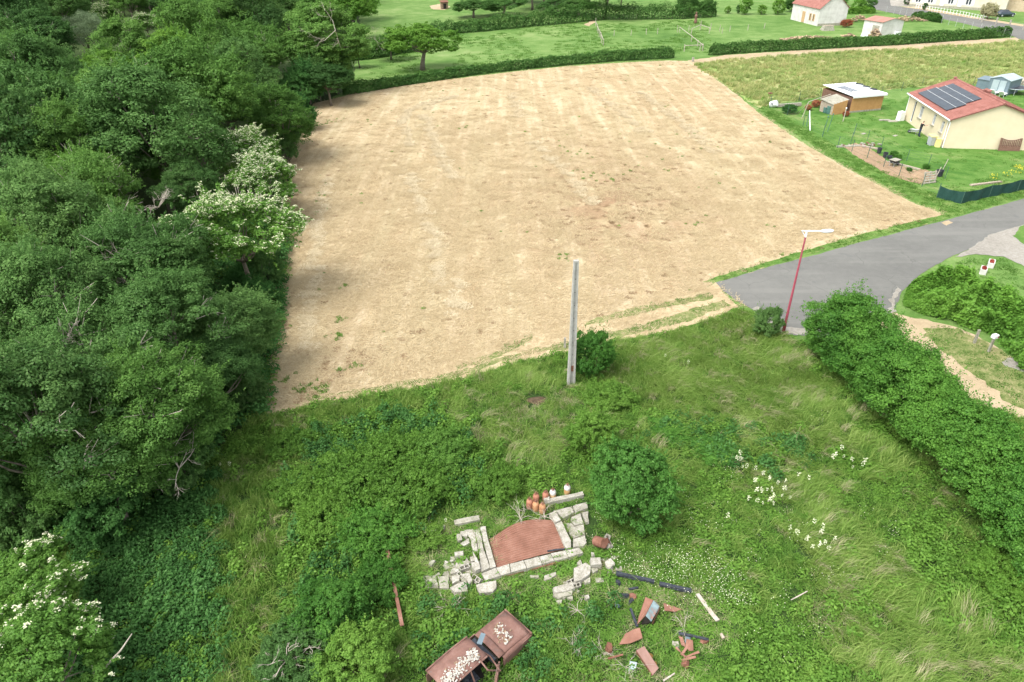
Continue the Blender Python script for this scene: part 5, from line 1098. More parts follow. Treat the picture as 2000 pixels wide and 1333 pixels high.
barrel(G(1618, 223), 0.32, 1.0, grn, 'dark green water barrel at the left end of the orange lean-to')
barrel(G(1611, 221), 0.26, 0.7, grn, 'smaller dark barrel left of the dark green one')
t = barrel(G(1620, 212), 0.34, 0.9, blue, 'bright blue barrel behind the lean-to')
# frame of poles
m = M(); P0, P1 = G(1568, 222), G(1612, 196); a, b = G(1570, 238), G(1583, 256)
fr = thing('bean_frame', 'rickety frame of pale poles standing left of the orange shed', 'frame', G(1570, 235))
o0 = G(1570, 235)
def seg(p, q, r=0.045, nm='pole', mt=white_p, par=None): return M().tube([Vector(p) - o0, Vector(q) - o0], r, 5).build(nm, mt, par or fr)
seg(G(1566, 232), G(1571, 208, 0) + Vector((0, 0, 0)) if False else G(1571, 232) + Vector((0.1, 0, 2.0)), 0.05, mt=post_wood); seg(G(1571, 232) + Vector((0.1, 0, 2.0)), G(1612, 226) + Vector((1.2, 2.5, 2.0)), 0.05, mt=post_wood)
seg(G(1575, 246), G(1575, 246) + Vector((0, 0, 1.7)), 0.04, mt=grn); seg(G(1582, 256), G(1575, 246) + Vector((0, 0, 1.75)), 0.05)
seg(G(1558, 222), G(1571, 232) + Vector((0.1, 0, 1.9)), 0.035, mt=post_wood)
for i, (px, py, hh, r, mt, lb) in enumerate([(1606, 265, 2.0, 0.03, grn, 'thin leaning green pole in the lawn, left one of two'), (1616, 258, 1.9, 0.03, grn, 'thin leaning green pole in the lawn, right one of two'), (1646, 238, 1.5, 0.05, post_wood, 'weathered post with a white top standing in front of the orange shed')]):
    p = G(px, py); t = thing('garden_post', lb, 'post', p); M().tube([(0, 0, 0), (0.25 if i < 2 else 0.1, 0.1, hh)], r, 6).build('pole', mt, t)
    M().lathe([(0.06, 0), (0.10, 0.05), (0.05, 0.14)], (0.25 if i < 2 else 0.1, 0.1, hh), 8).build('cap', white_p if i == 2 else grn, t)
redm = leaf_mat('red_leaves', (0.20, 0.06, 0.03), (0.38, 0.13, 0.07), (0.5, 0.22, 0.12))
for i, (px, py, lb, s_) in enumerate([(1578, 216, 'small red-leaved shrub beside the pole frame', 0.35), (1592, 210, 'red-brown shrub left of the blue barrel', 0.45), (1651, 228, 'red-leaved shrub in front of the orange shed door', 0.32)]):
    p = G(px, py); plant_tree('bush', (p.x, p.y), i, s_, 0.9, 'red_shrub', lb, 'bush', mat=redm)
p = G(1540, 222); plant_tree('bush', (p.x, p.y), 1, 0.7, 0.7, 'grey_shrub', 'grey-green shrub by the wire fence left of the shed', 'bush', mat=L['nettle'])
t = thing('storage_drum', 'white drum lying at the far left corner of the garden', 'drum', G(1510, 210)); M().lathe([(0.36, -0.45), (0.4, -0.4), (0.4, 0.4), (0.36, 0.45)], (0, 0, 0.42), 14, Euler((R_(70), 0, 0.8))).build('body', white_p, t); M().lathe([(0.2, 0), (0.2, 0.04), (0.1, 0.06)], (-0.35, -0.3, 0.52), 10, Euler((R_(70), 0, 0.8))).build('lid', glass_d, t)
t = thing('board_stack', 'long grey boards stacked beside the white drum', 'boards', G(1540, 209), 0.15)
for k in range(4): M().box((0.1 * k, 0.12 * k, 0.12 + 0.10 * (k % 3)), (3.4, 0.32, 0.07), rz=0.03 * k).build('board', old_conc, t)
o = M().box((0, 0, 0.9), (0.5, 0.4, 0.12)).lathe([(0.03, 0), (0.03, 0.9)], (0, 0, 0), 6).build('feeder', rust); o.location = G(1502, 196); tag(o, 'rusty red tray on a pole at the garden corner', 'feeder')

# ------------------------------------------------------------------ wire fence, netting, vegetable bed
wirem = pmat('green_wire', [(0.04, 0.09, 0.07), (0.07, 0.13, 0.10)], 3, 0.5)
def wire_fence(name, lb, pts, hgt, step, pm_, netm=None, pr=0.03, wires=4):
    t = thing(name, lb, 'fence', (pts[0][0], pts[0][1], 0)); off = Vector((pts[0][0], pts[0][1])); tops = []
    for i in range(len(pts) - 1):
        a, b = Vector(pts[i][:2]) - off, Vector(pts[i + 1][:2]) - off; k = max(1, round((b - a).length / step))
        for j in range(k + (i == len(pts) - 2)): q = a.lerp(b, j / k); tops.append(q); M().tube([(q.x, q.y, 0), (q.x + 0.03, q.y, hgt)], pr, 6).build('post', pm_, t)
    m = M()
    if netm is None:
        for w_ in range(wires):
            z = hgt * (0.15 + 0.8 * w_ / max(1, wires - 1))
            for q, r in zip(tops, tops[1:]): m.tube([(q.x, q.y, z), (r.x, r.y, z)], 0.006, 3, False)
        m.build('wire', wirem, t)
    else:
        for q, r in zip(tops, tops[1:]):
            k = 10; V = []; F = []
            d = (r - q); n2 = Vector((-d.y, d.x)).normalized()
            for i in range(k + 1):
                c = q.lerp(r, i / k); sag = math.sin(math.pi * i / k)
                for z, bulge in ((0.02, 0.10), (hgt * 0.5, 0.16), (hgt * 0.96 - 0.12 * sag, 0.03)):
                    o2 = n2 * (bulge * sag * math.sin(i * 1.3 + q.x * 3)); V.append((c.x + o2.x, c.y + o2.y, z)); 
            nv = len(V); V += [(x + n2.x * 0.012, y + n2.y * 0.012, z) for x, y, z in V]
            for i in range(k):
                for z in range(2):
                    f = (i * 3 + z, i * 3 + z + 1, i * 3 + z + 4, i * 3 + z + 3); F += [f, tuple(x + nv for x in f[::-1])]
            M().add(V, F).build('netting', netm, t, True)
    return t
netm = pmat('green_netting', [(0.010, 0.040, 0.034), (0.018, 0.065, 0.052)], 5, 0.7, 0.3, 60)
wire_fence('netting_fence', 'sagging dark green netting fence along the road corner of the garden', [G(1829, 387), G(1876, 399), G(1930, 386), G(1985, 375), G(2050, 358)], 1.15, 2.6, wirem, netm)
wire_fence('wire_fence', 'thin green wire fence along the edge of the field and the vegetable bed', [G(1503, 212), G(1537, 226), G(1568, 246), G(1606, 268), G(1635, 290), G(1663, 297), G(1693, 310), G(1725, 327), G(1755, 345), G(1800, 365), G(1829, 385)], 1.25, 3.4, wirem)
wire_fence('wire_fence', 'thin wire fence behind the garden along the tall meadow', [G(1503, 206), G(1560, 198), G(1640, 182), G(1720, 187), G(1760, 178), G(1800, 168), G(1900, 168), G(1990, 172)], 1.2, 5.0, wirem)
wire_fence('inner_fence', 'faint wire fence crossing the lawn above the vegetable bed', [G(1635, 290), G(1661, 282), G(1668, 262), G(1720, 290), G(1770, 315), G(1812, 325), G(1845, 350)], 1.2, 3.2, wirem, None, 0.025, 5)
def bucket(p, r, hh, mat, lb, nm='bucket'):
    t = thing(nm, lb, 'bucket', p); M().lathe([(r * 0.8, 0), (r, hh), (r * 0.92, hh), (r * 0.74, 0.04)], (0, 0, 0), 14).build('body', mat, t)
    M().tube([(r * math.cos(a * 0.5236), r * math.sin(a * 0.5236), hh) for a in range(13)], 0.02, 4).build('rim', mat, t); return t
blk = pmat('black_plastic', [(0.02, 0.022, 0.028), (0.05, 0.055, 0.065)], 3, 0.5)
bucket(G(1716, 300), 0.24, 0.55, blk, 'tall black bucket at the upper side of the vegetable bed'); bucket(G(1728, 308), 0.24, 0.5, blk, 'black bucket in the middle of the vegetable bed'); bucket(G(1737, 311), 0.24, 0.3, blk, 'low black tub pushed against the middle bucket')
barrow(G(1745, 325), 0.5, 'dark wheelbarrow carrying a pale board on the vegetable bed', blk)
o = M().box((0, 0, 0.66), (1.0, 0.7, 0.05), rz=0.5, jit=0.02).build('board', old_conc); o.location = G(1745, 325); tag(o, 'pale board lying across the dark wheelbarrow', 'board')
for i, (px, py, l, rz, mt, lb) in enumerate([(1660, 287, 3.0, 0.1, old_conc, 'long pale plank at the far end of the vegetable bed'), (1765, 325, 3.2, -0.95, plank, 'plank along the upper edge of the bed right of the wheelbarrow'), (1700, 290, 2.2, -0.8, plank, 'brown plank edging the bed near the tall bucket'), (1925, 372 - 12, 3.4, 0.25, plank, 'low plank behind the green netting fence by the yellow flowers'), (1955, 355, 1.0, 0.2, white_p, 'white batten above the green netting fence')]):
    if i == 4: continue
    o = M().box((0, 0, 0.08), (l, 0.28, 0.12), jit=0.02).build('plank', mt); o.location = G(px, py); o.rotation_euler = (0, 0, rz); tag(o, lb, 'plank')
rs = np.random.RandomState(9)
bk = thing('rubble_heap', 'low heap of broken bricks edging the far end of the vegetable bed', 'rubble', G(1688, 285))
for k in range(26): M().box((rs.normal(0, 0.9), rs.normal(0, 0.35), 0.08 + 0.08 * rs.rand()), (0.25, 0.13, 0.12), rz=rs.uniform(0, 3), jit=0.015).build('brick', [rust, old_conc, concrete][k % 3], bk)
def mound(name, lb, cat, p, rx, ry, hh, mat, seed):
    rs = np.random.RandomState(seed); V = [(0, 0, hh)]; F = []; nr, na = 7, 22
    for i in range(1, nr + 1):
        for j in range(na):
            a = 6.283 * j / na; r = i / nr; k = 1 + 0.12 * math.sin(3 * a + seed) + rs.uniform(-0.05, 0.05)
            V.append((math.cos(a) * rx * r * k, math.sin(a) * ry * r * k, max(-0.02, hh * (1 - r ** 1.6) * (1 + rs.uniform(-0.12, 0.12))) if i < nr else -0.03))
    for j in range(na): F.append((0, 1 + j, 1 + (j + 1) % na))
    for i in range(nr - 1):
        for j in range(na): a = 1 + i * na; F.append((a + j, a + na + j, a + na + (j + 1) % na, a + (j + 1) % na))
    o = M().add(V, F).build(name, mat, None, True); o.location = p; return tag(o, lb, cat)
mound('soil_heap', 'brown soil heap at the lower end of the vegetable bed', 'soil heap', G(1800, 345), 1.3, 0.9, 0.65, m_soil, 3)
for i, (px, py, s_, lb) in enumerate([(1745, 305, 0.3, 'dark leafy vegetable plant right of the black buckets'), (1752, 312, 0.3, 'second leafy vegetable plant just below the first'), (1775, 335, 0.2, 'small leafy plant beside the soil heap'), (1808, 330, 0.25, 'leafy plant above the soil heap')]):
    p = G(px, py); plant_tree('bush', (p.x, p.y), i, s_, 0.8, 'vegetable_plant', lb, 'plant', mat=L['hornbeam'])
pl = thing('wooden_pallet', 'grey wooden pallet propped upright beside the soil heap', 'pallet', G(1805, 361), 0.25); pl.rotation_euler = (R_(-14), 0, 0.28)
for k in range(5): M().box((0.65, 0, 0.14 + 0.23 * k), (1.35, 0.025, 0.13)).build('slat', post_wood, pl)
for x in (0.03, 0.65, 1.27): M().box((x, 0.06, 0.6), (0.09, 0.09, 1.15)).build('bearer', post_wood, pl)
bucket(G(1833, 345), 0.33, 0.6, blk, 'round black compost tub behind the pallet', 'compost_tub')
for i, (px, py) in enumerate([(1822, 358), (1836, 342)]):
    o = M().tube([(0, 0, 0), (0.35, 0.1, 1.5)], 0.035, 6).build('stake', post_wood); o.location = G(px, py); tag(o, ['leaning pale stake against the pallet', 'leaning pale stake behind the black compost tub'][i], 'stake')

# ------------------------------------------------------------------ right edge: grey metal shed, trampoline, chairs
gm = pmat('blue_grey_metal', [(0.11, 0.16, 0.19), (0.16, 0.21, 0.24)], 2, 0.5); gm2 = pmat('grey_metal_roof', [(0.28, 0.35, 0.37), (0.36, 0.43, 0.45)], 1, 0.5)
def gable_box(par, w_, d_, e, p_, wm, rm, over=0.12, ribs=0, along='y', rn='roof'):
    """walls with gables at y=0 and y=d_, ridge along y"""
    m = M(); pl = [(0, 0), (w_, 0), (w_, e), (w_ / 2, p_), (0, e)]
    m.add([(x, 0, z) for x, z in pl] + [(x, d_, z) for x, z in pl], [(0, 1, 2, 3, 4), (9, 8, 7, 6, 5), (0, 4, 9, 5), (1, 6, 7, 2)]); m.build('wall', wm, par)
    dz = (p_ - e) / (w_ / 2)
    for s_ in (0, 1):
        f = (lambda x: x) if s_ == 0 else (lambda x: w_ - x)
        a, b = (-over, e - over * dz + 0.03), (w_ / 2, p_ + 0.03); V = []; F = []; k = max(1, ribs)
        for i in range(2 * k + 1):
            y = -over + (d_ + 2 * over) * i / (2 * k); dd = 0.035 * (i % 2) if ribs else 0
            V += [(f(a[0]), y, a[1] + dd), (f(b[0]), y, b[1] + dd), (f(a[0]), y, a[1] - 0.06), (f(b[0]), y, b[1] - 0.06)]
        for i in range(2 * k):
            q = 4 * i; F += [(q, q + 1, q + 5, q + 4), (q + 2, q + 6, q + 7, q + 3), (q, q + 4, q + 6, q + 2)]
        F += [(0, 2, 3, 1), (8 * k, 8 * k + 1, 8 * k + 3, 8 * k + 2)]
        M().add(V, F).build(rn, rm, par)
p0 = G(1925, 181)
gs = thing('metal_shed', 'blue-grey metal garden shed with pale grey gable roof behind the cream house', 'shed', p0, 0.45)
gable_box(gs, 2.6, 3.4, 1.9, 2.3, gm, gm2, 0.1, 9); gs.rotation_euler = (0, 0, R_(-55))
for k in (0.5, 1.4): M().box((k + 0.35, -0.03, 0.95), (0.8, 0.04, 1.7)).build('door', gm2, gs)
t = thing('lean_shed', 'low dark blue-grey lean-to on the left of the metal shed', 'shed', G(1903, 176), R_(-55)); M().box((0.9, 1.0, 0.75), (1.8, 2.0, 1.5)).build('wall', gm, t); M().box((0.9, 1.0, 1.55), (2.0, 2.2, 0.06), rot=Euler((R_(4), 0, 0))).build('roof', gm, t)
t = thing('trampoline', 'round dark trampoline right of the metal shed', 'trampoline', G(1978, 183))
M().lathe([(1.55, 0.78), (1.6, 0.82), (1.6, 0.84), (0.02, 0.80)], (0, 0, 0), 28).build('mat', blk, t)
M().tube([(1.72 * math.cos(a * 0.2618), 1.72 * math.sin(a * 0.2618), 0.82) for a in range(25)], 0.05, 6).build('rim', gm2, t)
for k in range(6): a = k * 1.047; M().tube([(1.7 * math.cos(a), 1.7 * math.sin(a), 0.8), (1.6 * math.cos(a), 1.6 * math.sin(a), 0)], 0.03, 5).build('leg', alu, t)
for i, (px, py, rz, lb) in enumerate([(1945, 186, 0.4, 'white garden lounger behind the ridge of the cream house, left one'), (1958, 189, 0.7, 'white garden lounger behind the ridge of the cream house, right one')]):
    t = thing('garden_lounger', lb, 'lounger', G(px, py), rz); M().box((0, 0, 0.36), (1.4, 0.6, 0.06)).build('seat', white_p, t); M().box((-0.95, 0, 0.58), (0.65, 0.6, 0.06), rot=Euler((0, R_(45), 0))).build('backrest', white_p, t)
    for x in (-0.6, 0.6):
        for y in (-0.25, 0.25): M().box((x, y, 0.17), (0.05, 0.05, 0.33)).build('leg', white_p, t)
for i, (px, py) in enumerate([(1983, 168), (1996, 165)]):
    t = thing('pallet_stack', ['leaning pile of pale boards right of the metal shed', 'pale boards cut by the right edge behind the trampoline'][i], 'boards', G(px, py), 0.6)
    for k in range(5): M().box((0.2 * k, 0, 0.35), (0.12, 1.2, 0.9), rot=Euler((0, R_(35), 0))).build('board', post_wood, t)
t = thing('felt_canopy', 'dark grey flat canopy behind the cream house roof at the right', 'canopy', hw(9.4, 5.5), HR); M().box((1.6, 0, 2.3), (3.2, 5.5, 0.08)).build('roof', gm, t)
for x in (0.2, 3.0):
    for y in (-2.5, 2.5): M().box((x, y, 1.13), (0.09, 0.09, 2.26)).build('post', post_wood, t)
wire_fence('screen_fence', 'dark screen fence running off behind the cream house at the right edge', [hw(10.5, 3.0).xy, hw(16, 2.0).xy], 1.8, 2.4, wirem, netm)

# ------------------------------------------------------------------ cottages at the top
wallw = pmat('old_whitewash', [(0.44, 0.43, 0.40), (0.56, 0.55, 0.52), (0.64, 0.63, 0.60)], 0.9, 0.95, 0.3, 12)
ochre = pmat('ochre_door', [(0.42, 0.27, 0.14), (0.52, 0.35, 0.2)], 3, 0.8)
c1 = thing('white_cottage', 'tall narrow whitewashed cottage with red tiled roof at the top right', 'cottage', (67.8, 163.0, 0), math.atan2(1.0, 6.4))
gable_box(c1, 6.6, 11.5, 3.6, 6.4, wallw, tile_red, 0.25, 30)
for (y0, y1, z0, z1, nm) in ((5.6, 6.8, 0.1, 2.3, 'door'), (2.9, 3.8, 0.8, 2.2, 'window'), (1.5, 2.4, 0.8, 2.2, 'window')):
    f = M().box((-0.03, (y0 + y1) / 2, (z0 + z1) / 2), (0.08, y1 - y0, z1 - z0)).build(nm, ochre, c1)
    if nm == 'window': M().box((-0.075, (y0 + y1) / 2, (z0 + z1) / 2), (0.02, (y1 - y0) * 0.3, z1 - z0 - 0.2)).build('pane', glass_d, f)
M().box((3.3, -0.12, 0.25), (6.4, 0.14, 0.5)).build('plinth', old_conc, c1)
roof2 = pmat('faded_red_sheet', [(0.30, 0.145, 0.11), (0.38, 0.20, 0.16)], 1.0, 0.8)
c2 = thing('small_outbuilding', 'small pale outbuilding with a flat pinkish roof beside the boundary hedge', 'outbuilding', (75.0, 148.8, 0), math.atan2(3.2, 6.0))
gable_box(c2, 5.8, 4.6, 2.5, 3.05, wallw, roof2, 0.2, 0)
c2.rotation_euler = (0, 0, math.atan2(2.4, 5.8))
M().box((-0.03, 1.4, 0.9), (0.06, 1.6, 1.7)).build('door', old_conc, c2)
logm = pmat('split_logs', [(0.34, 0.24, 0.14), (0.55, 0.42, 0.28)], 3, 0.9); logm2 = pmat('dark_logs', [(0.14, 0.10, 0.07), (0.3, 0.22, 0.15)], 3, 0.9)
def woodpile(lb, p, rz, l, w_, hh, n, seed, ln_=0.5, r=0.09):
    rs = np.random.RandomState(seed); t = thing('woodpile', lb, 'woodpile', p, rz); ms = [M(), M()]
    for k in range(n):
        x = rs.uniform(-l / 2, l / 2); y = rs.uniform(-w_ / 2, w_ / 2); top = hh * max(0.15, (1 - (2 * x / l) ** 2) * (1 - 0.7 * (2 * y / w_) ** 2)); z = rs.uniform(0.3, 1) * top
        a = rs.uniform(-0.5, 0.5) + 1.57; e = rs.uniform(-0.2, 0.2); d = Vector((math.cos(a), math.sin(a), e)) * ln_ / 2; c = Vector((x, y, z + r))
        ms[k % 2].tube([c - d, c + d], r * rs.uniform(0.7, 1.3), 5)
    o = ms[0].build('log', logm, t); o['kind'] = 'stuff'; o = ms[1].build('log', logm2, t); o['kind'] = 'stuff'; return t
woodpile('long low pile of split logs behind the boundary hedge', G(1577, 78), 0.1, 10.5, 2.2, 0.7, 260, 1)
woodpile('woodpile behind the small outbuilding at its right', G(1772, 42), 0.0, 8, 2.5, 1.1, 160, 2)
woodpile('woodpile between the white cottage and the small outbuilding', G(1677, 42), 0.2, 4, 2.0, 1.3, 110, 3)
woodpile('heap of logs against the left wall of the small outbuilding', G(1708, 71), 0.9, 2.6, 1.6, 1.3, 90, 4)
woodpile('small heap of sticks behind the boundary hedge', G(1657, 72), 0.1, 2.6, 1.6, 0.5, 50, 5)
p = G(1651, 54); plant_tree('bush', (p.x, p.y), 1, 0.9, 0.8, 'red_shrub', 'red-brown heap of leaves at the right foot of the white cottage', 'bush', mat=redm)
t = thing('tarpaulin_heap', 'grey sheet covered heap below the gable of the white cottage', 'heap', G(1616, 60), 0.1)
M().box((0, 0, 0.45), (2.6, 1.3, 0.9), jit=0.12, taper=0.75).build('cover', old_conc, t); M().box((0.1, 0.2, 0.95), (2.3, 1.0, 0.08), jit=0.05).build('board', plank, t)
for i, (px, py, lb) in enumerate([(1688, 71, 'white sacks at the left foot of the small outbuilding'), (1752, 68, 'pale sacks at the right foot of the small outbuilding')]):
    o = M().box((0, 0, 0.3), (1.3, 0.7, 0.6), jit=0.08, taper=0.8).build('sacks', white_p); o.location = G(px, py); tag(o, lb, 'sacks')
stone = pmat('stone_render', [(0.50, 0.45, 0.36), (0.60, 0.55, 0.46)], 0.6, 0.9, 0.2, 8); stone2 = pmat('rubble_stone', [(0.38, 0.30, 0.20), (0.52, 0.43, 0.31)], 1.5, 0.95, 0.5, 8)
b0 = Vector((104.5, 196.2, 0)); bang = math.atan2(-12.6, 15.0)
lh = thing('long_house', 'long pale stone house with white shuttered windows along the top right edge', 'house', b0, bang)
LW, LH_ = 21.5, 6.2
wz = [(1.2, 2.5), (4.0, 5.4), (8.6, 10.0), (12.6, 13.9)]; ds = [(6.9, 7.9), (10.9, 11.9)]
m = M(); xs = sorted({0, LW} | {q for a in wz + ds for q in a})
for a, b in zip(xs, xs[1:]):
    o = next(((w_, 'w') for w_ in wz if w_[0] <= a and b <= w_[1]), None) or next(((w_, 'd') for w_ in ds if w_[0] <= a and b <= w_[1]), None)
    if o is None: m.box(((a + b) / 2, 0.2, LH_ / 2), (b - a, 0.4, LH_))
    else:
        z0, z1 = (1.0, 2.7) if o[1] == 'w' else (0.0, 2.5)
        if z0: m.box(((a + b) / 2, 0.2, z0 / 2), (b - a, 0.4, z0))
        m.box(((a + b) / 2, 0.2, (z1 + LH_) / 2), (b - a, 0.4, LH_ - z1))
m.box((0.2, 4.4, LH_ / 2), (0.4, 8, LH_)); m.box((LW - 0.2, 4.4, LH_ / 2), (0.4, 8, LH_)); m.box((LW / 2, 8.2, LH_ / 2), (LW - 0.8, 0.4, LH_)); m.build('wall', stone, lh)
V = [(-0.3, -0.3, LH_), (LW + 0.3, -0.3, LH_), (LW + 0.3, 4.2, LH_ + 2.6), (-0.3, 4.2, LH_ + 2.6), (-0.3, 8.7, LH_), (LW + 0.3, 8.7, LH_)]
M().add(V, [(0, 1, 2, 3), (3, 2, 5, 4), (0, 3, 4), (1, 5, 2)]).build('roof', tile_red, lh)
for (a, b) in wz:
    f = M().box(((a + b) / 2, 0.22, 1.85), (b - a, 0.06, 1.7)).build('window', white_p, lh); M().box(((a + b) / 2 - 0.3, 0.18, 1.85), (0.45, 0.03, 1.5)).build('pane', glass_d, f); M().box(((a + b) / 2 + 0.3, 0.18, 1.85), (0.45, 0.03, 1.5)).build('pane', glass_d, f)
    for s_, x in ((-1, a - 0.33), (1, b + 0.33)): M().box((x, -0.04, 1.85), (0.6, 0.05, 1.7)).build('shutter', white_p, lh)
for (a, b) in ds: M().box(((a + b) / 2, 0.2, 1.25), (b - a, 0.06, 2.5)).build('door', white_p, lh)
M().box((LW / 2, -0.05, 0.3), (LW, 0.08, 0.6)).build('plinth', old_conc, lh)
st = thing('stone_barn', 'rough stone barn continuing the long pale house at the top right', 'barn', b0 + Vector((math.cos(bang), math.sin(bang), 0)) * 21.6 + Vector((1.5, 2.2, 0)), bang)
m = M(); m.box((3.0, 0.2, 2.8), (6.0, 0.4, 5.6)); m.box((9.6, 0.2, 2.8), (4.6, 0.4, 5.6)); m.box((6.65, 0.2, 4.1), (1.3, 0.4, 3.0)); m.box((0.2, 4, 2.8), (0.4, 7.2, 5.6)); m.build('wall', stone2, st)
M().box((6.65, 0.25, 1.3), (1.3, 0.08, 2.6)).build('door', ochre, st)
for (a, b) in ((2.5, 3.5), (9.0, 10.0)): M().box(((a + b) / 2, -0.03, 3.0), (b - a, 0.06, 1.0)).build('window', glass_d, st)
M().add([(-0.3, -0.3, 5.65), (12.2, -0.3, 5.65), (12.2, 4, 8), (-0.3, 4, 8)], [(0, 1, 2, 3)]).build('roof', tile_red, st)
# railings along the house front
rl = thing('railing', 'white railings with posts in front of the long pale house', 'railing', G(1788, 17))
pp = [G(x, y) for x, y in [(1788, 17), (1830, 24), (1880, 32), (1925, 42)]]
for a, b in zip(pp, pp[1:]):
    for k in range(8):
        q = a.lerp(b, k / 8) - pp[0]; M().box((q.x, q.y, 0.5), (0.08, 0.08, 1.0)).build('post', white_p, rl)
    for z in (0.35, 0.9): M().tube([a - pp[0] + Vector((0, 0, z)), b - pp[0] + Vector((0, 0, z))], 0.03, 4).build('rail', white_p, rl)
fence = thing('concrete_post_fence', 'row of thick pale concrete posts with wires beside the village road', 'fence', G(1917, 46))
fp_ = [G(x, y) for x, y in [(1917, 44), (1944, 49), (1970, 54), (1997, 60), (2025, 66)]]
for q in fp_: M().box(tuple(q - G(1917, 46) + Vector((0, 0, 0.75))), (0.22, 0.22, 1.5), jit=0.01).build('post', concrete, fence)
for z in (0.6, 1.2): M().tube([q - G(1917, 46) + Vector((0, 0, z)) for q in fp_], 0.012, 4).build('wire', alu, fence)
wire_fence('grey_fence', 'thin grey wire fence between the cottage gardens and the village road', [G(1838, 46), G(1880, 56), G(1930, 66), G(1972, 78)], 1.6, 2.4, alu)
wire_fence('pavement_fence', 'thin grey mesh fence at the bend of the village road', [G(1730, 26), G(1745, 28), G(1780, 34)], 1.6, 2.0, alu)
# parked car
carp = pmat('dark_car_paint', [(0.018, 0.035, 0.045), (0.03, 0.05, 0.065)], 2, 0.25, spec=0.7)
def make_car(lb, p, rz):
    t = thing('parked_car', lb, 'car', p, rz); L2 = 2.1
    sec = [(-2.1, 0.45, 0.75, 0.70), (-2.0, 0.30, 0.95, 0.82), (-1.55, 0.25, 1.0, 0.86), (-1.1, 0.25, 1.0, 0.87), (0.2, 0.25, 0.98, 0.87), (0.9, 0.25, 0.95, 0.86), (1.6, 0.27, 0.85, 0.84), (2.0, 0.35, 0.68, 0.76), (2.12, 0.42, 0.58, 0.66)]
    V = []; F = []
    for x, z0, z1, w_ in sec: V += [(x, -w_, z0), (x, w_, z0), (x, w_ * 1.02, (z0 + z1) / 2), (x, w_ * 0.92, z1), (x, -w_ * 0.92, z1), (x, -w_ * 1.02, (z0 + z1) / 2)]
    for i in range(len(sec) - 1):
        for k in range(6): F.append((i * 6 + k, i * 6 + (k + 1) % 6, i * 6 + 6 + (k + 1) % 6, i * 6 + 6 + k))
    F += [(5, 4, 3, 2, 1, 0), tuple(range(len(V) - 6, len(V)))]
    M().add(V, F).build('body', carp, t, True)
    cab = [(-1.75, 0.96, 0.78), (-1.1, 1.42, 0.62), (0.15, 1.44, 0.62), (0.95, 0.95, 0.78)]
    V = []
    for x, z, w_ in cab: V += [(x, -w_, z), (x, w_, z)]
    M().add(V + [(-1.75, -0.78, 0.9), (-1.75, 0.78, 0.9), (0.95, -0.78, 0.9), (0.95, 0.78, 0.9)], [(0, 1, 3, 2), (4, 5, 7, 6), (0, 2, 4, 6, 10, 8), (1, 9, 11, 7, 5, 3), (0, 8, 9, 1), (6, 7, 11, 10)]).build('windows', glass_d, t)
    M().add([(-1.15, -0.63, 1.43), (0.2, -0.63, 1.45), (0.2, 0.63, 1.45), (-1.15, 0.63, 1.43), (-1.1, -0.55, 1.48), (0.12, -0.55, 1.49), (0.12, 0.55, 1.49), (-1.1, 0.55, 1.48)], [(3, 2, 1, 0), (4, 5, 6, 7), (0, 1, 5, 4), (1, 2, 6, 5), (2, 3, 7, 6), (3, 0, 4, 7)]).build('roof', carp, t)
    for x in (-1.3, 1.35):
        for s_ in (-1, 1):
            w_ = M().lathe([(0.2, -0.1), (0.31, -0.09), (0.32, 0), (0.31, 0.09), (0.2, 0.1)], (x, 0.78 * s_, 0.32), 18, Euler((R_(90), 0, 0))).build('wheel', blk, t); M().lathe([(0.18, -0.01), (0.19, 0.0), (0.05, 0.02)], (x, 0.885 * s_, 0.32), 12, Euler((R_(-90 * s_), 0, 0))).build('rim', alu, w_)
    for s_ in (-1, 1): M().box((2.05, 0.55 * s_, 0.62), (0.1, 0.3, 0.13), jit=0.01).build('headlight', white_p, t); M().box((-2.07, 0.6 * s_, 0.78), (0.06, 0.22, 0.14)).build('tail_light', rust, t)
    return t
make_car('dark blue-green hatchback parked on the grass below the stone barn', G(1961, 33), 0.12)

# ------------------------------------------------------------------ pasture posts, rails, dark figure, hut
for i, (px, py, hh) in enumerate([(1175, 85, 1.1), (1163, 50, 1.3), (1166, 62, 1.2), (1170, 73, 1.2), (1199, 71, 1.0), (1262, 68, 1.0), (1284, 67, 1.0), (1323, 64, 1.2), (1345, 62, 1.0), (1368, 57, 1.4), (1387, 60, 1.2), (1405, 62, 1.1), (1232, 70, 0.9), (1336, 100, 1.0), (1366, 101, 1.2), (1372, 98, 1.0), (1425, 62, 1.0), (1460, 60, 1.0), (1492, 57, 1.0), (1410, 66, 1.0)]):
    o = M().tube([(0, 0, 0), (random.uniform(-0.1, 0.1), 0, hh * 1.15)], 0.06, 6).build('fence_post', post_wood); o.location = G(px, py); tag(o, 'weathered wooden post standing in the paddocks behind the field hedge', 'post', 'wooden posts in the paddocks')
def rails(lb, pts, z, par=None):
    a0 = G(*pts[0]); t = thing('paddock_rail', lb, 'rail', a0)
    for a, b in zip(pts, pts[1:]):
        q, r = G(*a) - a0, G(*b) - a0
        M().tube([q + Vector((0, 0, z)), r + Vector((0, 0, z))], 0.06, 5).build('rail', post_wood, t)
    for a in pts: q = G(*a) - a0; M().tube([q, q + Vector((0, 0, z + 0.15))], 0.07, 6).build('post', post_wood, t)
rails('pale rails running diagonally down to the gap in the field hedge', [(1327, 64), (1350, 82), (1362, 92), (1372, 100), (1336, 101)], 1.0)
rails('pale rail fence climbing in a peak near the dark figure', [(1350, 68), (1367, 60), (1385, 66)], 1.1)
rails('pale rails dividing the paddock from the pasture below the large dark tree', [(1163, 52), (1168, 66), (1173, 76), (1178, 90)], 1.0)
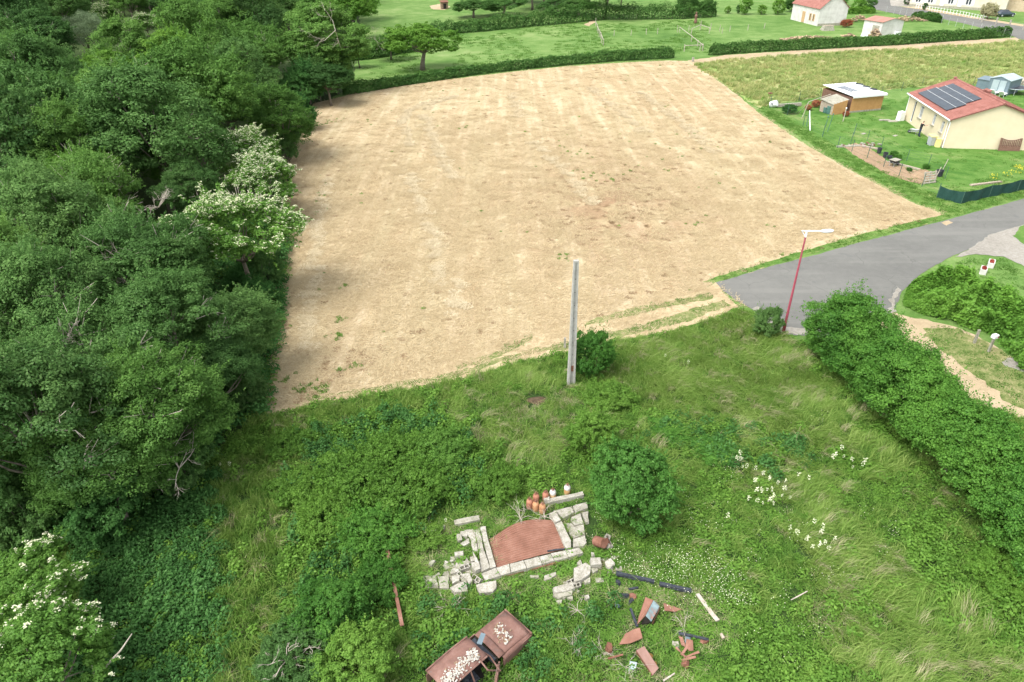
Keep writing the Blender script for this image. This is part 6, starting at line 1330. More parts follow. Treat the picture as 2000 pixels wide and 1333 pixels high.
t = thing('wooden_figure', 'dark carved wooden figure standing by the pasture hedge', 'sculpture', G(1358, 46)); M().lathe([(0.32, 0), (0.35, 0.4), (0.25, 1.0), (0.38, 1.5), (0.2, 1.85), (0.12, 1.95)], (0, 0, 0), 10).build('body', gate_m, t); M().lathe([(0.06, 0), (0.19, 0.12), (0.2, 0.25), (0.1, 0.42)], (0, 0, 1.93), 10).build('head', gate_m, t)
t = thing('field_shelter', 'small dark wooden shelter at the edge of the far orchard', 'shelter', G(868, 18), 0.3)
M().box((0, 0, 0.9), (1.8, 1.4, 1.7), jit=0.02).build('wall', logm2, t); M().box((0, 0, 1.85), (2.2, 1.9, 0.1), rot=Euler((R_(10), 0, 0))).build('roof', rust, t); M().box((0, -0.72, 0.7), (0.8, 0.05, 1.3)).build('door', void, t)
sheet('shelter_path', GP([(838, 12), (862, 8), (880, 14), (868, 20), (845, 19)]), 0.012, m_sand, 0.5, 0.2, 44)
sheet('bare_patch', GP([(1140, 48), (1160, 39), (1163, 43), (1150, 52)]), 0.012, m_sand, 0.5, 0.2, 45)
for i, (px, py, lb) in enumerate([(1353, 121, 'short white post at the far right corner of the mown field'), (1103, 680, 'short grey stump post just left of the concrete pole')]):
    o = M().box((0, 0, 0.35), (0.35 if i == 0 else 0.13, 0.2 if i == 0 else 0.12, 0.7), jit=0.01).build('marker_post', concrete); o.location = G(px, py); tag(o, lb, 'post')

# ------------------------------------------------------------------ lamp post, concrete pole, lane markers, planters
pink = pmat('faded_red_paint', [(0.30, 0.055, 0.085), (0.38, 0.085, 0.12)], 3, 0.5); dkred = pmat('dark_red_base', [(0.20, 0.03, 0.04), (0.27, 0.05, 0.06)], 6, 0.6)
lp = thing('street_lamp', 'red street lamp post with a flat pale lamp head beside the road end', 'street lamp', G(1530, 648))
M().tube([(0, 0, 0), (0, 0, 0.55)], 0.095, 12).build('base_sleeve', dkred, lp); M().tube([(0, 0, 0.5), (0, 0, 3.3), (0, 0, 6.3)], [0.078, 0.062, 0.045], 12).build('post', pink, lp)
hd = Vector((0.86, -0.30, 0)).normalized()
m = M(); m.tube([(0, 0, 6.25), (0, 0, 6.62)], 0.055, 10); m.tube([Vector((0, 0, 6.60)) - hd * 0.28, Vector((0, 0, 6.62)), Vector((0, 0, 6.72)) + hd * 0.75], [0.03, 0.045, 0.04], 8); m.tube([(0, 0, 6.25), Vector((0, 0, 6.58)) - hd * 0.25], 0.022, 6); m.build('bracket', white_p, lp)
m = M(); V = []; F = []; n_ = 20; c = hd * 1.02 + Vector((0, 0, 6.76)); sdv = Vector((-hd.y, hd.x, 0))
for z, k in ((-0.05, 0.86), (0.0, 1.0), (0.04, 0.85), (0.06, 0.4)):
    for i in range(n_): a = 6.2832 * i / n_; V.append(c + hd * math.cos(a) * 0.36 * k + sdv * math.sin(a) * 0.20 * k + Vector((0, 0, z + 0.05 * math.cos(a))))
for r in range(3):
    for i in range(n_): F.append((r * n_ + i, r * n_ + (i + 1) % n_, (r + 1) * n_ + (i + 1) % n_, (r + 1) * n_ + i))
F += [tuple(range(n_ - 1, -1, -1)), tuple(range(3 * n_, 4 * n_))]; m.add(V, F); hd_o = m.build('lamp_head', white_p, lp, True)
V = [c + hd * math.cos(6.2832 * i / 16) * 0.27 + sdv * math.sin(6.2832 * i / 16) * 0.15 + Vector((0, 0, -0.055 + 0.05 * math.cos(6.2832 * i / 16) * 0.75)) for i in range(16)]
M().add(V + [v + Vector((0, 0, -0.02)) for v in V], [tuple(range(16)), tuple(range(31, 15, -1))] + [(i, 16 + i, 16 + (i + 1) % 16, (i + 1) % 16) for i in range(16)]).build('lens', alu, hd_o)
polec = pmat('pole_concrete', [(0.29, 0.29, 0.27), (0.40, 0.40, 0.38), (0.48, 0.47, 0.45)], 2.5, 0.9, 0.4, 20, fine=(14, (0.30, 0.28, 0.23), 0.5))
cp = thing('concrete_pole', 'tall bare grey concrete utility pole standing at the edge of the mown field', 'pole', G(1115, 752), 0.12)
PHT = 7.45
def hbeam(z, k): # H-section: two flanges and a web
    return k
m = M(); bw, tw, bd, td = 0.42, 0.24, 0.30, 0.16
def taperbox(m, x0, x1, y0, y1, t0=1.0, t1=0.6, z0=-0.2, z1=PHT):
    m.add([(x * t0, y * t0, z0) for x, y in ((x0, y0), (x1, y0), (x1, y1), (x0, y1))] + [(x * t1, y * t1, z1) for x, y in ((x0, y0), (x1, y0), (x1, y1), (x0, y1))], [(3, 2, 1, 0), (4, 5, 6, 7), (0, 1, 5, 4), (1, 2, 6, 5), (2, 3, 7, 6), (3, 0, 4, 7)])
m = M(); taperbox(m, -0.21, -0.085, -0.15, 0.15); m.build('flange', polec, cp); m = M(); taperbox(m, 0.085, 0.21, -0.15, 0.15); m.build('flange', polec, cp)
m = M(); taperbox(m, -0.085, 0.085, -0.055, 0.055); m.build('web', polec, cp)
for z in (1.15,): M().box((0.02, -0.10, z), (0.12, 0.07, 0.32)).build('rust_plate', rust, cp)
for k in range(7): z = 2.0 + k * 0.75; M().lathe([(0.02, 0), (0.022, 0.012), (0.006, 0.014)], (0, -0.056 * (1 - 0.4 * z / PHT) , z), 8, Euler((R_(90), 0, 0))).build('bolt_hole', void, cp)
m = M(); taperbox(m, -0.21, 0.21, -0.15, 0.15, 0.61, 0.60, PHT - 0.04, PHT + 0.06); m.build('cap', polec, cp)
t = thing('marker_post', 'plain pale post stub in the lane grass, left of the post with a box', 'post', G(1902, 671)); M().box((0, 0, 0.45), (0.13, 0.10, 0.9)).build('post', old_conc, t); M().box((0, 0, 0.91), (0.15, 0.12, 0.03)).build('cap', old_conc, t)
t = thing('meter_post', 'pale post with a small white box on top beside the ivy hedge', 'post', G(1930, 688), 0.3); M().box((0, 0, 0.5), (0.13, 0.10, 1.0)).build('post', old_conc, t); M().box((0, 0, 1.08), (0.30, 0.24, 0.20), jit=0.01).build('box', white_p, t); M().box((0.11, -0.125, 1.06), (0.06, 0.02, 0.08)).build('latch', pink, t)
redfl = leaf_mat('red_flowers', (0.22, 0.03, 0.02), (0.36, 0.06, 0.05), (0.5, 0.12, 0.09))
for i, (px, py, lb) in enumerate([(1934, 520, 'white stone planter with red flowers on the lawn, upper of two'), (1919, 533, 'white stone planter with red flowers partly behind the ivy hedge, lower of two')]):
    t = thing('flower_planter', lb, 'planter', G(px, py), 0.95); m = M(); a, b, z = 0.42, 0.2, 0.38
    m.box((0, -b + 0.03, z / 2), (2 * a, 0.06, z)); m.box((0, b - 0.03, z / 2), (2 * a, 0.06, z)); m.box((-a + 0.03, 0, z / 2), (0.06, 2 * b - 0.12, z)); m.box((a - 0.03, 0, z / 2), (0.06, 2 * b - 0.12, z)); m.box((0, 0, 0.03), (2 * a - 0.12, 2 * b - 0.12, 0.05)); m.build('trough', wallw, t)
    M().box((0, 0, z - 0.08), (2 * a - 0.12, 2 * b - 0.12, 0.05)).build('soil', m_soil, t); f = leafy('flowers', 70 + i, 130, 0.22, 0.17, 0.08, redfl); o = link('flowers', f, t); o.location = (0, 0, z - 0.08); o.scale = (2.0, 0.9, 1)
p = G(1530, 690); 

# ------------------------------------------------------------------ the ruin: frame of pale slabs round a rusty sheet
def W4(x, y, z=0.15): return G(750 + x / 3.228, 920 + y / 3.228, z)
ru = thing('concrete_footing', 'pale cracked concrete frame round a sunken rusty corrugated sheet', 'foundation', (0.2, 19.0, 0))
o3 = Vector((0.2, 19.0, 0))
def slab(poly, z0, z1, par, name='slab', mat=None, inset=0.025, jit=0.02, off=None):
    pts = [W4(x, y, z1) - (off if off is not None else o3) for x, y in poly]; c = sum((p for p in pts), Vector()) / len(pts)
    p2 = []
    for i in range(len(pts)):       # extra points along each edge make it uneven
        a, b = pts[i], pts[(i + 1) % len(pts)]; k = max(1, int((b - a).length / 0.28))
        for j in range(k): q = a.lerp(b, j / k); p2.append((q.x + random.uniform(-jit, jit), q.y + random.uniform(-jit, jit)))
    return M().prism(p2, z0, z1, inset).build(name, mat or concrete, par)
slab([(602, 352), (638, 345), (705, 606), (672, 615), (648, 520)], 0, 0.20, ru)
slab([(575, 372), (598, 362), (642, 525), (668, 612), (612, 640), (600, 520)], 0, 0.17, ru)
slab([(505, 372), (570, 362), (596, 520), (560, 500), (545, 430)], 0, 0.13, ru)
bot = [(612, 650), (672, 620), (705, 610), (1150, 495), (1180, 490), (1262, 480), (1255, 515), (1130, 545), (640, 685)]
cuts = [(640, 690, 612, 648), (735, 660, 706, 611), (800, 640, 790, 586), (900, 615, 880, 563), (1000, 588, 975, 540), (1075, 566, 1050, 521), (1165, 545, 1140, 500), (1258, 515, 1232, 484)]
for (ax, ay, bx, by), (cx, cy, dx, dy) in zip(cuts, cuts[1:]): slab([(ax + 1, ay), (cx - 1, cy), (dx - 1, dy), (bx + 1, by)], 0, 0.20 + random.uniform(-0.012, 0.012), ru, jit=0.008, inset=0.01)
slab([(1042, 265), (1084, 250), (1118, 310), (1078, 330)], 0, 0.22, ru, jit=0.012); slab([(1079, 332), (1119, 312), (1180, 440), (1182, 484), (1148, 492)], 0, 0.21, ru, jit=0.012)
slab([(1062, 250), (1180, 222), (1200, 262), (1130, 300), (1088, 262)], 0, 0.18, ru); slab([(1184, 220), (1282, 195), (1290, 235), (1205, 262)], 0, 0.18, ru)
slab([(1175, 290), (1240, 265), (1262, 330), (1200, 345), (1180, 320)], 0, 0.14, ru); slab([(1246, 262), (1290, 250), (1292, 320), (1268, 328)], 0, 0.15, ru)
slab([(1140, 330), (1172, 325), (1200, 350), (1262, 338), (1268, 400), (1200, 420), (1175, 400)], 0, 0.13, ru); slab([(1190, 428), (1268, 405), (1280, 450), (1262, 476), (1192, 480)], 0, 0.16, ru)
m = M(); a, b, c, d = W4(655, 400, 0.05) - o3, W4(708, 612, 0.05) - o3, W4(1148, 494, 0.05) - o3, W4(1052, 275, 0.05) - o3
V = []; F = []; NX, NY = 136, 24
for j in range(NX + 1):
    for i in range(NY + 1):
        s_, t_ = j / NX, i / NY
        q = (b.lerp(c, t_)).lerp(a.lerp(d, t_), s_)
        back = 1 - 0.16 * (1 - math.sin(math.pi * min(1, max(0, (t_ - 0.02) * 1.05)))) if s_ > 0.75 else 1
        q2 = (b.lerp(c, t_)).lerp(a.lerp(d, t_), s_ * back)
        V.append((q2.x, q2.y, 0.05 + 0.030 * math.sin(s_ * 2 * math.pi * 17) + 0.14 * math.sin(math.pi * t_) * (0.4 + 0.6 * s_)))
for j in range(NX):
    for i in range(NY): k = j * (NY + 1) + i; F.append((k, k + 1, k + NY + 2, k + NY + 1))
o = M().add(V, F).build('corrugated_sheet', rust_sheet, None, True); o.location = o3; tag(o, 'large rusty corrugated iron sheet lying inside the pale concrete frame', 'metal sheet')
def bar(name, lb, cat, p, q, w_, hh, mat, jit=0.01):
    p, q = Vector(p), Vector(q); d = q - p; L_ = d.length; n = max(2, int(L_ / 0.3)); V = []; F = []; u = d.normalized(); s_ = u.cross(Vector((0, 0, 1))).normalized(); t_ = s_.cross(u)
    for i in range(n + 1):
        c = d * (i / n)
        for a, b in ((-1, -1), (1, -1), (1, 1), (-1, 1)): V.append(c + s_ * (a * w_ / 2 + random.uniform(-jit, jit)) + t_ * (b * hh / 2 + random.uniform(-jit, jit)))
    for i in range(n):
        for k in range(4): F.append((4 * i + k, 4 * i + (k + 1) % 4, 4 * i + 4 + (k + 1) % 4, 4 * i + 4 + k))
    F += [(3, 2, 1, 0), (4 * n, 4 * n + 1, 4 * n + 2, 4 * n + 3)]
    o = M().add(V, F).build(name, mat); o.location = p + (Vector((0, 0, 0.07)) if 'charred' in lb or 'strip' in name or 'rail' in name else Vector((0, 0, 0))); return tag(o, lb, cat)
bar('iron_bar', 'dark iron bar lying on the near right corner of the rusty sheet', 'bar', W4(1030, 505, 0.18), W4(1140, 492, 0.2), 0.05, 0.04, char)
bar('concrete_beam', 'pale concrete beam behind the ruin, between the gas bottles and the round bush', 'beam', W4(1025, 200, 0.12), W4(1255, 152, 0.12), 0.22, 0.22, concrete, 0.015)
o = M().box((0, 0, 0.16), (0.26, 0.24, 0.32), jit=0.02).build('concrete_block', concrete); o.location = W4(1025, 205, 0); tag(o, 'small white block at the left end of the concrete beam by the gas bottles', 'block')
bar('concrete_beam', 'grey concrete beam behind the left arm of the ruin', 'beam', W4(445, 335, 0.10), W4(600, 302, 0.10), 0.24, 0.2, old_conc, 0.015)
# gas bottles
bot_m = [pmat('rusty_bottle', [(0.24, 0.10, 0.065), (0.38, 0.17, 0.11), (0.45, 0.24, 0.15)], 4, 0.8, 0.3, 25), pmat('orange_bottle', [(0.32, 0.14, 0.07), (0.44, 0.235, 0.12), (0.48, 0.31, 0.19)], 4, 0.8, 0.3, 25), pmat('faded_bottle', [(0.36, 0.16, 0.07), (0.52, 0.32, 0.14), (0.58, 0.48, 0.33)], 4, 0.7, 0.2, 25)]
for i, (x, y, k, lb) in enumerate([(0.67, 21.31, 0, 'dark rusty gas bottle, leftmost of the group behind the ruin'), (0.93, 21.16, 1, 'orange-brown gas bottle in the front of the cluster of three'), (0.96, 21.62, 0, 'rusty gas bottle at the back of the cluster of three'), (1.21, 21.02, 1, 'orange gas bottle nearest the rusty sheet'),
      (1.38, 21.72, 0, 'rusty red gas bottle left of the white topped one'), (1.70, 21.84, 2, 'white topped orange gas bottle at the left end of the beam'), (2.36, 22.12, 2, 'pale yellow gas bottle standing alone behind the beam')]):
    t = thing('gas_bottle', lb, 'gas bottle', (x, y, 0), i * 0.9, 'gas bottles behind the ruin'); r = 0.145
    M().lathe([(r * 0.8, 0), (r, 0.05), (r * 1.01, 0.22), (r, 0.24), (r, 0.40), (r * 0.85, 0.47), (r * 0.5, 0.51), (0.04, 0.52)], (0, 0, 0), 18).build('body', bot_m[k], t, True)
    M().lathe([(0.035, 0.5), (0.03, 0.57), (0.045, 0.58), (0.03, 0.61)], (0, 0, 0), 10).build('valve', rust, t)
    m = M()
    for a in range(3): m.tube([(0.085 * math.cos(a * 2.1), 0.085 * math.sin(a * 2.1), 0.48), (0.085 * math.cos(a * 2.1), 0.085 * math.sin(a * 2.1), 0.58)], 0.008, 5)
    m.tube([(0.085 * math.cos(a * 0.6283), 0.085 * math.sin(a * 0.6283), 0.585) for a in range(11)], 0.009, 5); m.build('collar', rust, t)
    if k == 2: M().lathe([(r * 0.99, 0.33), (r * 1.012, 0.335), (r * 1.012, 0.40), (r * 0.87, 0.472), (r * 0.52, 0.514), (0.05, 0.525)], (0, 0, 0), 18).build('painted_top', wallw, t, True)
# rubble: each block its own object
def rub(lb, poly, h_, cat='slab', grp=None, mat=None, tilt=(0, 0), nm='broken_slab', inset=0.02):
    pts = [W4(x, y, h_) for x, y in poly]; c = sum(pts, Vector()) / len(pts); c.z = 0
    p2 = []
    for i in range(len(pts)):
        a, b = pts[i], pts[(i + 1) % len(pts)]; k = max(1, int((b - a).length / 0.16))
        for j in range(k): q = a.lerp(b, j / k) - c; p2.append((q.x + random.uniform(-0.012, 0.012), q.y + random.uniform(-0.012, 0.012)))
    o = M().prism(p2, 0.0 if not any(tilt) else 0.0, h_, inset).build(nm, mat or old_conc); o.location = c; o.rotation_euler = (tilt[0], tilt[1], 0); return tag(o, lb, cat, grp)
rub('large tilted slab at the lower left corner of the pale frame', [(578, 715), (630, 700), (712, 690), (716, 735), (690, 762), (600, 768)], 0.28, mat=concrete, tilt=(0.06, -0.04))
rub('grey white slab with a split side left of the tilted one', [(412, 735), (480, 700), (520, 690), (528, 755), (440, 765)], 0.24, mat=concrete, tilt=(0.05, 0.05))
rub('broad flat slab at the left of the rubble row', [(245, 660), (330, 655), (345, 735), (258, 742)], 0.16, tilt=(0.03, 0))
rub('outermost left broken slab', [(195, 690), (238, 672), (250, 735), (215, 748)], 0.12)
rub('slab between the broad flat one and the split one', [(338, 665), (412, 655), (412, 740), (350, 738)], 0.18, tilt=(0.02, 0.02))
rub('upright white slab piece above the split slab', [(480, 650), (540, 640), (560, 690), (535, 720), (525, 690)], 0.30, mat=concrete)
rub('pale slab between two hollow blocks', [(425, 660), (480, 655), (478, 692), (428, 712)], 0.22, mat=concrete)
rub('low flat block left of the left frame arm', [(442, 510), (500, 502), (502, 530), (448, 538)], 0.26, mat=concrete)
rub('pale pointed fragment leaning beside the left frame arm', [(560, 500), (590, 540), (600, 570), (572, 568)], 0.34, mat=concrete, tilt=(0.2, 0))
rub('round edged chunk touching the left frame arm', [(550, 575), (600, 570), (612, 615), (575, 632), (553, 610)], 0.28, mat=concrete)
rub('fragment above the round edged chunk', [(540, 540), (560, 535), (575, 565), (550, 575)], 0.26, mat=concrete)
rub('narrow pale slab lying along the rubble row', [(410, 630), (470, 625), (472, 645), (415, 652)], 0.16, mat=concrete)
rub('flat grey slab half buried in grass left of the hollow block', [(372, 590), (440, 580), (455, 610), (385, 625)], 0.12)
rub('flat slab fragment in the grass at the far left of the ruin', [(325, 385), (350, 378), (356, 410), (330, 418)], 0.14)
rub('pale slab beside the grey beam behind the left arm', [(355, 345), (388, 338), (385, 362), (352, 368)], 0.14)
rub('nearly square pale block standing right of the frame corner', [(1295, 545), (1362, 540), (1370, 585), (1300, 592)], 0.34, mat=concrete, tilt=(0.05, 0.08))
rub('tilted square block right of the nearly square one', [(1395, 565), (1432, 545), (1462, 580), (1425, 612), (1402, 598)], 0.28, mat=concrete, tilt=(0.1, -0.08))
rub('large stepped chunk below the frame corner', [(1195, 610), (1272, 575), (1305, 600), (1302, 650), (1245, 690), (1195, 700)], 0.26, mat=concrete)
rub('long half buried slab in the grass below the frame', [(1010, 660), (1085, 635), (1090, 655), (1040, 685), (1005, 690)], 0.12)
rub('flat piece under the middle of the lower frame wall', [(918, 655), (980, 655), (975, 675), (922, 672)], 0.10)
rub('cracked slab with hollow end in the grass below the frame', [(1060, 735), (1190, 695), (1205, 740), (1150, 760), (1070, 770)], 0.2, mat=concrete)
rub('lower broken slab under the cracked one', [(1065, 775), (1195, 752), (1185, 785), (1110, 800), (1070, 792)], 0.14)
rub('small slab lowest in the grass below the cracked one', [(1085, 815), (1125, 810), (1122, 835), (1090, 838)], 0.10)
rub('rounded pale stone alone in the brownish grass', [(1260, 785), (1290, 778), (1298, 800), (1272, 812)], 0.16, mat=concrete)
rub('half buried slab right of the stepped chunk', [(1330, 675), (1385, 672), (1388, 700), (1335, 702)], 0.10)
rub('grassy grey slab below the stepped chunk', [(1258, 690), (1300, 668), (1302, 700), (1268, 710)], 0.16)
rub('thin pale fragment at the corner by the round bush', [(1305, 508), (1328, 515), (1330, 535), (1308, 538)], 0.2, mat=concrete)
rub('small pale rubble near the end of the charred beam', [(1402, 620), (1440, 615), (1445, 640), (1410, 648)], 0.12)
rub('rubble block in the grass right of the tilted square block', [(1455, 600), (1500, 600), (1505, 625), (1460, 628)], 0.10)
rs = np.random.RandomState(8)
for k in range(16):
    x, y = ((rs.uniform(300, 600), rs.uniform(565, 715)) if k < 9 else (rs.uniform(455, 590), rs.uniform(380, 480)) if k < 12 else (rs.uniform(1190, 1330), rs.uniform(600, 720)))
    sz_ = rs.uniform(0.14, 0.27); an = np.sort(rs.uniform(0, 6.28, 7)); o = M().prism([(math.cos(a) * sz_ * rs.uniform(0.7, 1.1), math.sin(a) * sz_ * rs.uniform(0.5, 0.9)) for a in an], 0.0, 0.10 + 0.12 * rs.rand(), 0.015).build('broken_slab', [old_conc, concrete][k % 2])
    o.location = W4(x, y, 0); o.rotation_euler = (rs.normal(0, 0.15), rs.normal(0, 0.15), rs.uniform(0, 6)); tag(o, 'medium broken slab piece lying loose among the rubble of the ruin', 'slab', 'loose slab pieces of the ruin')
def hollow(lb, x, y, rz, rx=0.0, s_=1.0):
    o = thing('hollow_block', lb, 'block', W4(x, y, 0), rz, 'hollow concrete blocks in the rubble'); o.rotation_euler = (rx, 0, rz); l, w_, h_ = 0.40 * s_, 0.20 * s_, 0.20 * s_
    m = M()
    for y_ in (-w_ / 2 + 0.015, w_ / 2 - 0.015): m.box((0, y_, 0.16), (l, 0.03, h_))
    for x_ in (-l / 2 + 0.015, 0, l / 2 - 0.015): m.box((x_, 0, 0.16), (0.03, w_ - 0.06, h_))
    m.build('shell', concrete, o); M().box((0, 0, 0.16 - h_ / 2 + 0.02), (l - 0.06, w_ - 0.06, 0.02)).build('hollow_floor', void, o)
hollow('hollow block with two dark holes above the rubble row', 510, 632, 0.4); hollow('tilted hollow block beside the corner of the left frame arm', 595, 690, -0.7, 0.5); hollow('small hollow block on the split slab', 497, 668, -0.9, 0.5, 0.8)
hollow('hollow block in the cracked slab below the frame', 1175, 715, 0.5, 0.3); hollow('hollow block at the right end of the cracked slab', 1210, 738, 0.3, 0.2, 0.8); hollow('white hollow block beside the round bush', 1392, 445, 1.2, 0.4); hollow('leaning white hollow block below the one by the round bush', 1400, 480, 1.9, 0.6)
rs = np.random.RandomState(21)
for k in range(90):
    if k < 44: x, y = rs.uniform(380, 610), rs.uniform(540, 720)
    elif k < 60: x, y = rs.uniform(200, 560), rs.uniform(650, 740)
    elif k < 76: x, y = rs.uniform(1200, 1480), rs.uniform(520, 700)
    else: x, y = rs.uniform(1080, 1240), rs.uniform(700, 830)
    s_ = rs.uniform(0.08, 0.22); o = M().prism([(math.cos(a) * s_ * rs.uniform(0.5, 0.95), math.sin(a) * s_ * rs.uniform(0.4, 0.8)) for a in np.sort(rs.uniform(0, 6.28, 6))], 0.0, s_ * rs.uniform(0.4, 0.8), 0.015).build('concrete_chunk', [concrete, old_conc][k % 2]); o.location = W4(x, y, 0)
    tag(o, 'small broken concrete chunk lying in the grass round the ruin', 'rubble', 'small concrete chunks round the ruin')
for i, (x, y, lb) in enumerate([(1322, 440, 'rusty open drum lying on its side by the round bush'), (1352, 470, 'smaller rusty drum below the open one')]):
    t = thing('rusty_drum', lb, 'drum', W4(x, y, 0), 0.3 + i); t.scale = (1 - 0.35 * i,) * 3
    M().lathe([(0.05, 0.5), (0.2, 0.5), (0.21, 0.25), (0.21, 0), (0.19, 0), (0.19, 0.4)], (0, -0.2, 0.2), 16, Euler((R_(62), 0, 0.4))).build('body', rust, t); M().lathe([(0.17, 0.02), (0.18, 0.04), (0.02, 0.05)], (0, -0.2, 0.2), 12, Euler((R_(62), 0, 0.4))).build('inside', void, t)
# brick course under the lower wall
bar('brick_course', 'thin red course of tiles showing under the lower wall of the frame', 'bricks', W4(740, 662, 0.05), W4(1120, 568, 0.05), 0.16, 0.1, rust, 0.02)
# twigs behind the sheet
for i, (x, y, lb) in enumerate([(1010, 285, 'tangle of dry twigs at the back right corner of the rusty sheet'), (860, 300, 'pale dry brushwood behind the rusty sheet'), (230, 440, 'dry pale stalks in the grass left of the ruin'), (410, 870, 'dead grey brush in a hollow left of the rusty car'), (1220, 880, 'dry stalks in the grass between ruin and scrap')]):
    o = link('dry_twigs', dead_branches('dry_twigs', 90 + i, 14, 0.75, 0.012, 1, 0.15)); o.location = W4(x, y, 0.08); tag(o, lb, 'twigs')

P = []
for x0, y0, x1, y1, n in ((1084, 250, 1125, 310, 6), (1120, 310, 1182, 440, 12), (1175, 285, 1290, 255, 8), (1140, 330, 1262, 345, 10), (1182, 425, 1265, 405, 8), (598, 362, 650, 520, 10), (575, 380, 605, 600, 9), (640, 690, 1255, 520, 26), (655, 405, 800, 360, 16), (410, 640, 570, 700, 14), (240, 655, 420, 740, 12), (1200, 600, 1300, 690, 6), (330, 655, 345, 740, 4)):
    for _ in range(n): t_ = random.random(); q = W4(x0 + (x1 - x0) * t_ + random.uniform(-7, 7), y0 + (y1 - y0) * t_ + random.uniform(-7, 7), 0.0); P.append((q.x, q.y))
sc_simple('crack_weeds', np.array(P), [leafy('crack_weed', 61, 20, 0.26, 0.11, 0.06, L['bramble']), blades('crack_grass', 62, 16, 0.34, 0.08, 0.016, L['grass'], 0.5), blades('crack_straw', 63, 16, 0.28, 0.10, 0.014, L['straw'], 0.7)], (0.7, 1.3), seed=64, label='weeds growing in the joints of the ruin')

# ------------------------------------------------------------------ the rusty car
def C5(x, y, z): return G(840 + x / 7.705, 1160 + y / 7.705, z)
ax = Vector((0.72, 0.69, 0)); ax.normalize(); sdv = Vector((ax.y, -ax.x, 0)); car_o = Vector((-1.12, 14.2, -0.12))
cw = thing('car_wreck', 'rusty abandoned car half sunk in nettles with stones on roof and bonnet', 'car wreck', car_o, math.atan2(ax.y, ax.x))
def hull(pts_top, pts_bot, nm, mat, par=cw):
    n = len(pts_top); return M().add(pts_bot + pts_top, [tuple(range(n - 1, -1, -1)), tuple(range(n, 2 * n))] + [(i, (i + 1) % n, n + (i + 1) % n, n + i) for i in range(n)]).build(nm, mat, par)
# local x forwards, y to the left. windscreen base near x=0.35
def curved(nm, xs, ys, zf, th, mat, par=cw):
    V = []; F = []; nx, ny = len(xs), len(ys)
    for x in xs:
        for y in ys: V.append((x, y, zf(x, y)))
    nv = len(V); V += [(x, y, z - th) for x, y, z in V]
    for i in range(nx - 1):
        for j in range(ny - 1): q = (i * ny + j, (i + 1) * ny + j, (i + 1) * ny + j + 1, i * ny + j + 1); F += [q, tuple(k + nv for k in q[::-1])]
    for j in range(ny - 1): F += [(j, j + 1, j + 1 + nv, j + nv), ((nx - 1) * ny + j + 1, (nx - 1) * ny + j, (nx - 1) * ny + j + nv, (nx - 1) * ny + j + 1 + nv)]
    for i in range(nx - 1): F += [((i + 1) * ny, i * ny, i * ny + nv, (i + 1) * ny + nv), (i * ny + ny - 1, (i + 1) * ny + ny - 1, (i + 1) * ny + ny - 1 + nv, i * ny + ny - 1 + nv)]
    return M().add(V, F).build(nm, mat, par, True)
W2 = 0.64
lin = lambda a, b, n: [a + (b - a) * i / (n - 1) for i in range(n)]
bon = curved('bonnet', lin(0.42, 1.62, 9), lin(-0.60, 0.60, 9), lambda x, y: 0.76 - 0.10 * ((x - 0.42) / 1.2) ** 2 + 0.05 * (1 - (y / 0.6) ** 2) - (0.03 if abs(y) > 0.44 else 0), 0.03, car_rust)
curved('front_wing', lin(0.30, 1.66, 8), lin(0.605, 0.71, 3), lambda x, y: 0.70 - 0.08 * ((x - 0.42) / 1.2) ** 2 - (y - 0.605) * 0.9, 0.03, car_rust)
curved('front_wing', lin(0.30, 1.66, 8), lin(-0.71, -0.605, 3), lambda x, y: 0.70 - 0.08 * ((x - 0.42) / 1.2) ** 2 - (-0.605 - y) * 0.9, 0.03, car_rust)
M().box((1.66, 0, 0.42), (0.06, 1.36, 0.42), jit=0.02).build('front_panel', car_rust, cw)
for s_ in (-1, 1):
    M().box((0.95, 0.70 * s_, 0.32), (1.35, 0.03, 0.50), jit=0.01).build('side_panel', car_rust, cw)
    M().lathe([(0.10, 0), (0.11, 0.02), (0.05, 0.04)], (1.69, 0.48 * s_, 0.48), 12, Euler((0, R_(90), 0))).build('headlight', void, cw)
    M().lathe([(0.16, -0.07), (0.27, -0.06), (0.28, 0), (0.27, 0.06), (0.16, 0.07)], (1.15, 0.60 * s_, 0.20), 16, Euler((R_(90), 0, 0))).build('wheel', char, cw)
# scuttle curve in front of the windscreen
curved('scuttle', lin(0.14, 0.41, 4), lin(-0.62, 0.62, 9), lambda x, y: 0.755 + 0.05 * (1 - (y / 0.62) ** 2), 0.03, car_rust)
roof = curved('roof', lin(-2.05, -0.28, 10), lin(-0.50, 0.50, 9), lambda x, y: 1.24 + 0.05 * (1 - (y / 0.5) ** 2) - 0.05 * ((x + 1.1) / 0.9) ** 2 - (0.03 if abs(y) > 0.45 else 0), 0.04, car_rust)
m = M()
for s_ in (-1, 1):
    m.tube([(-0.28, 0.50 * s_, 1.20), (0.18, 0.60 * s_, 0.78)], 0.028, 6)
m.tube([(-0.28, -0.5, 1.20), (-0.24, 0, 1.25), (-0.28, 0.5, 1.20)], 0.028, 6); m.tube([(0.16, -0.6, 0.78), (0.26, 0, 0.82), (0.16, 0.6, 0.78)], 0.03, 6); m.build('windscreen_frame', car_rust, cw)
for s_ in (-1, 1):
    m = M(); m.tube([(-2.05, 0.52 * s_, 1.18), (-1.1, 0.52 * s_, 1.22), (-0.28, 0.51 * s_, 1.19)], 0.03, 6)
    for x in (-1.02, -1.95): m.tube([(x, 0.52 * s_, 1.2), (x + 0.04, 0.64 * s_, 0.72)], 0.028, 6)
    m.build('door_pillar', car_rust, cw)
    M().box((-1.5, 0.66 * s_, 0.44), (0.95, 0.035, 0.55), jit=0.012).build('rear_door', car_rust, cw)
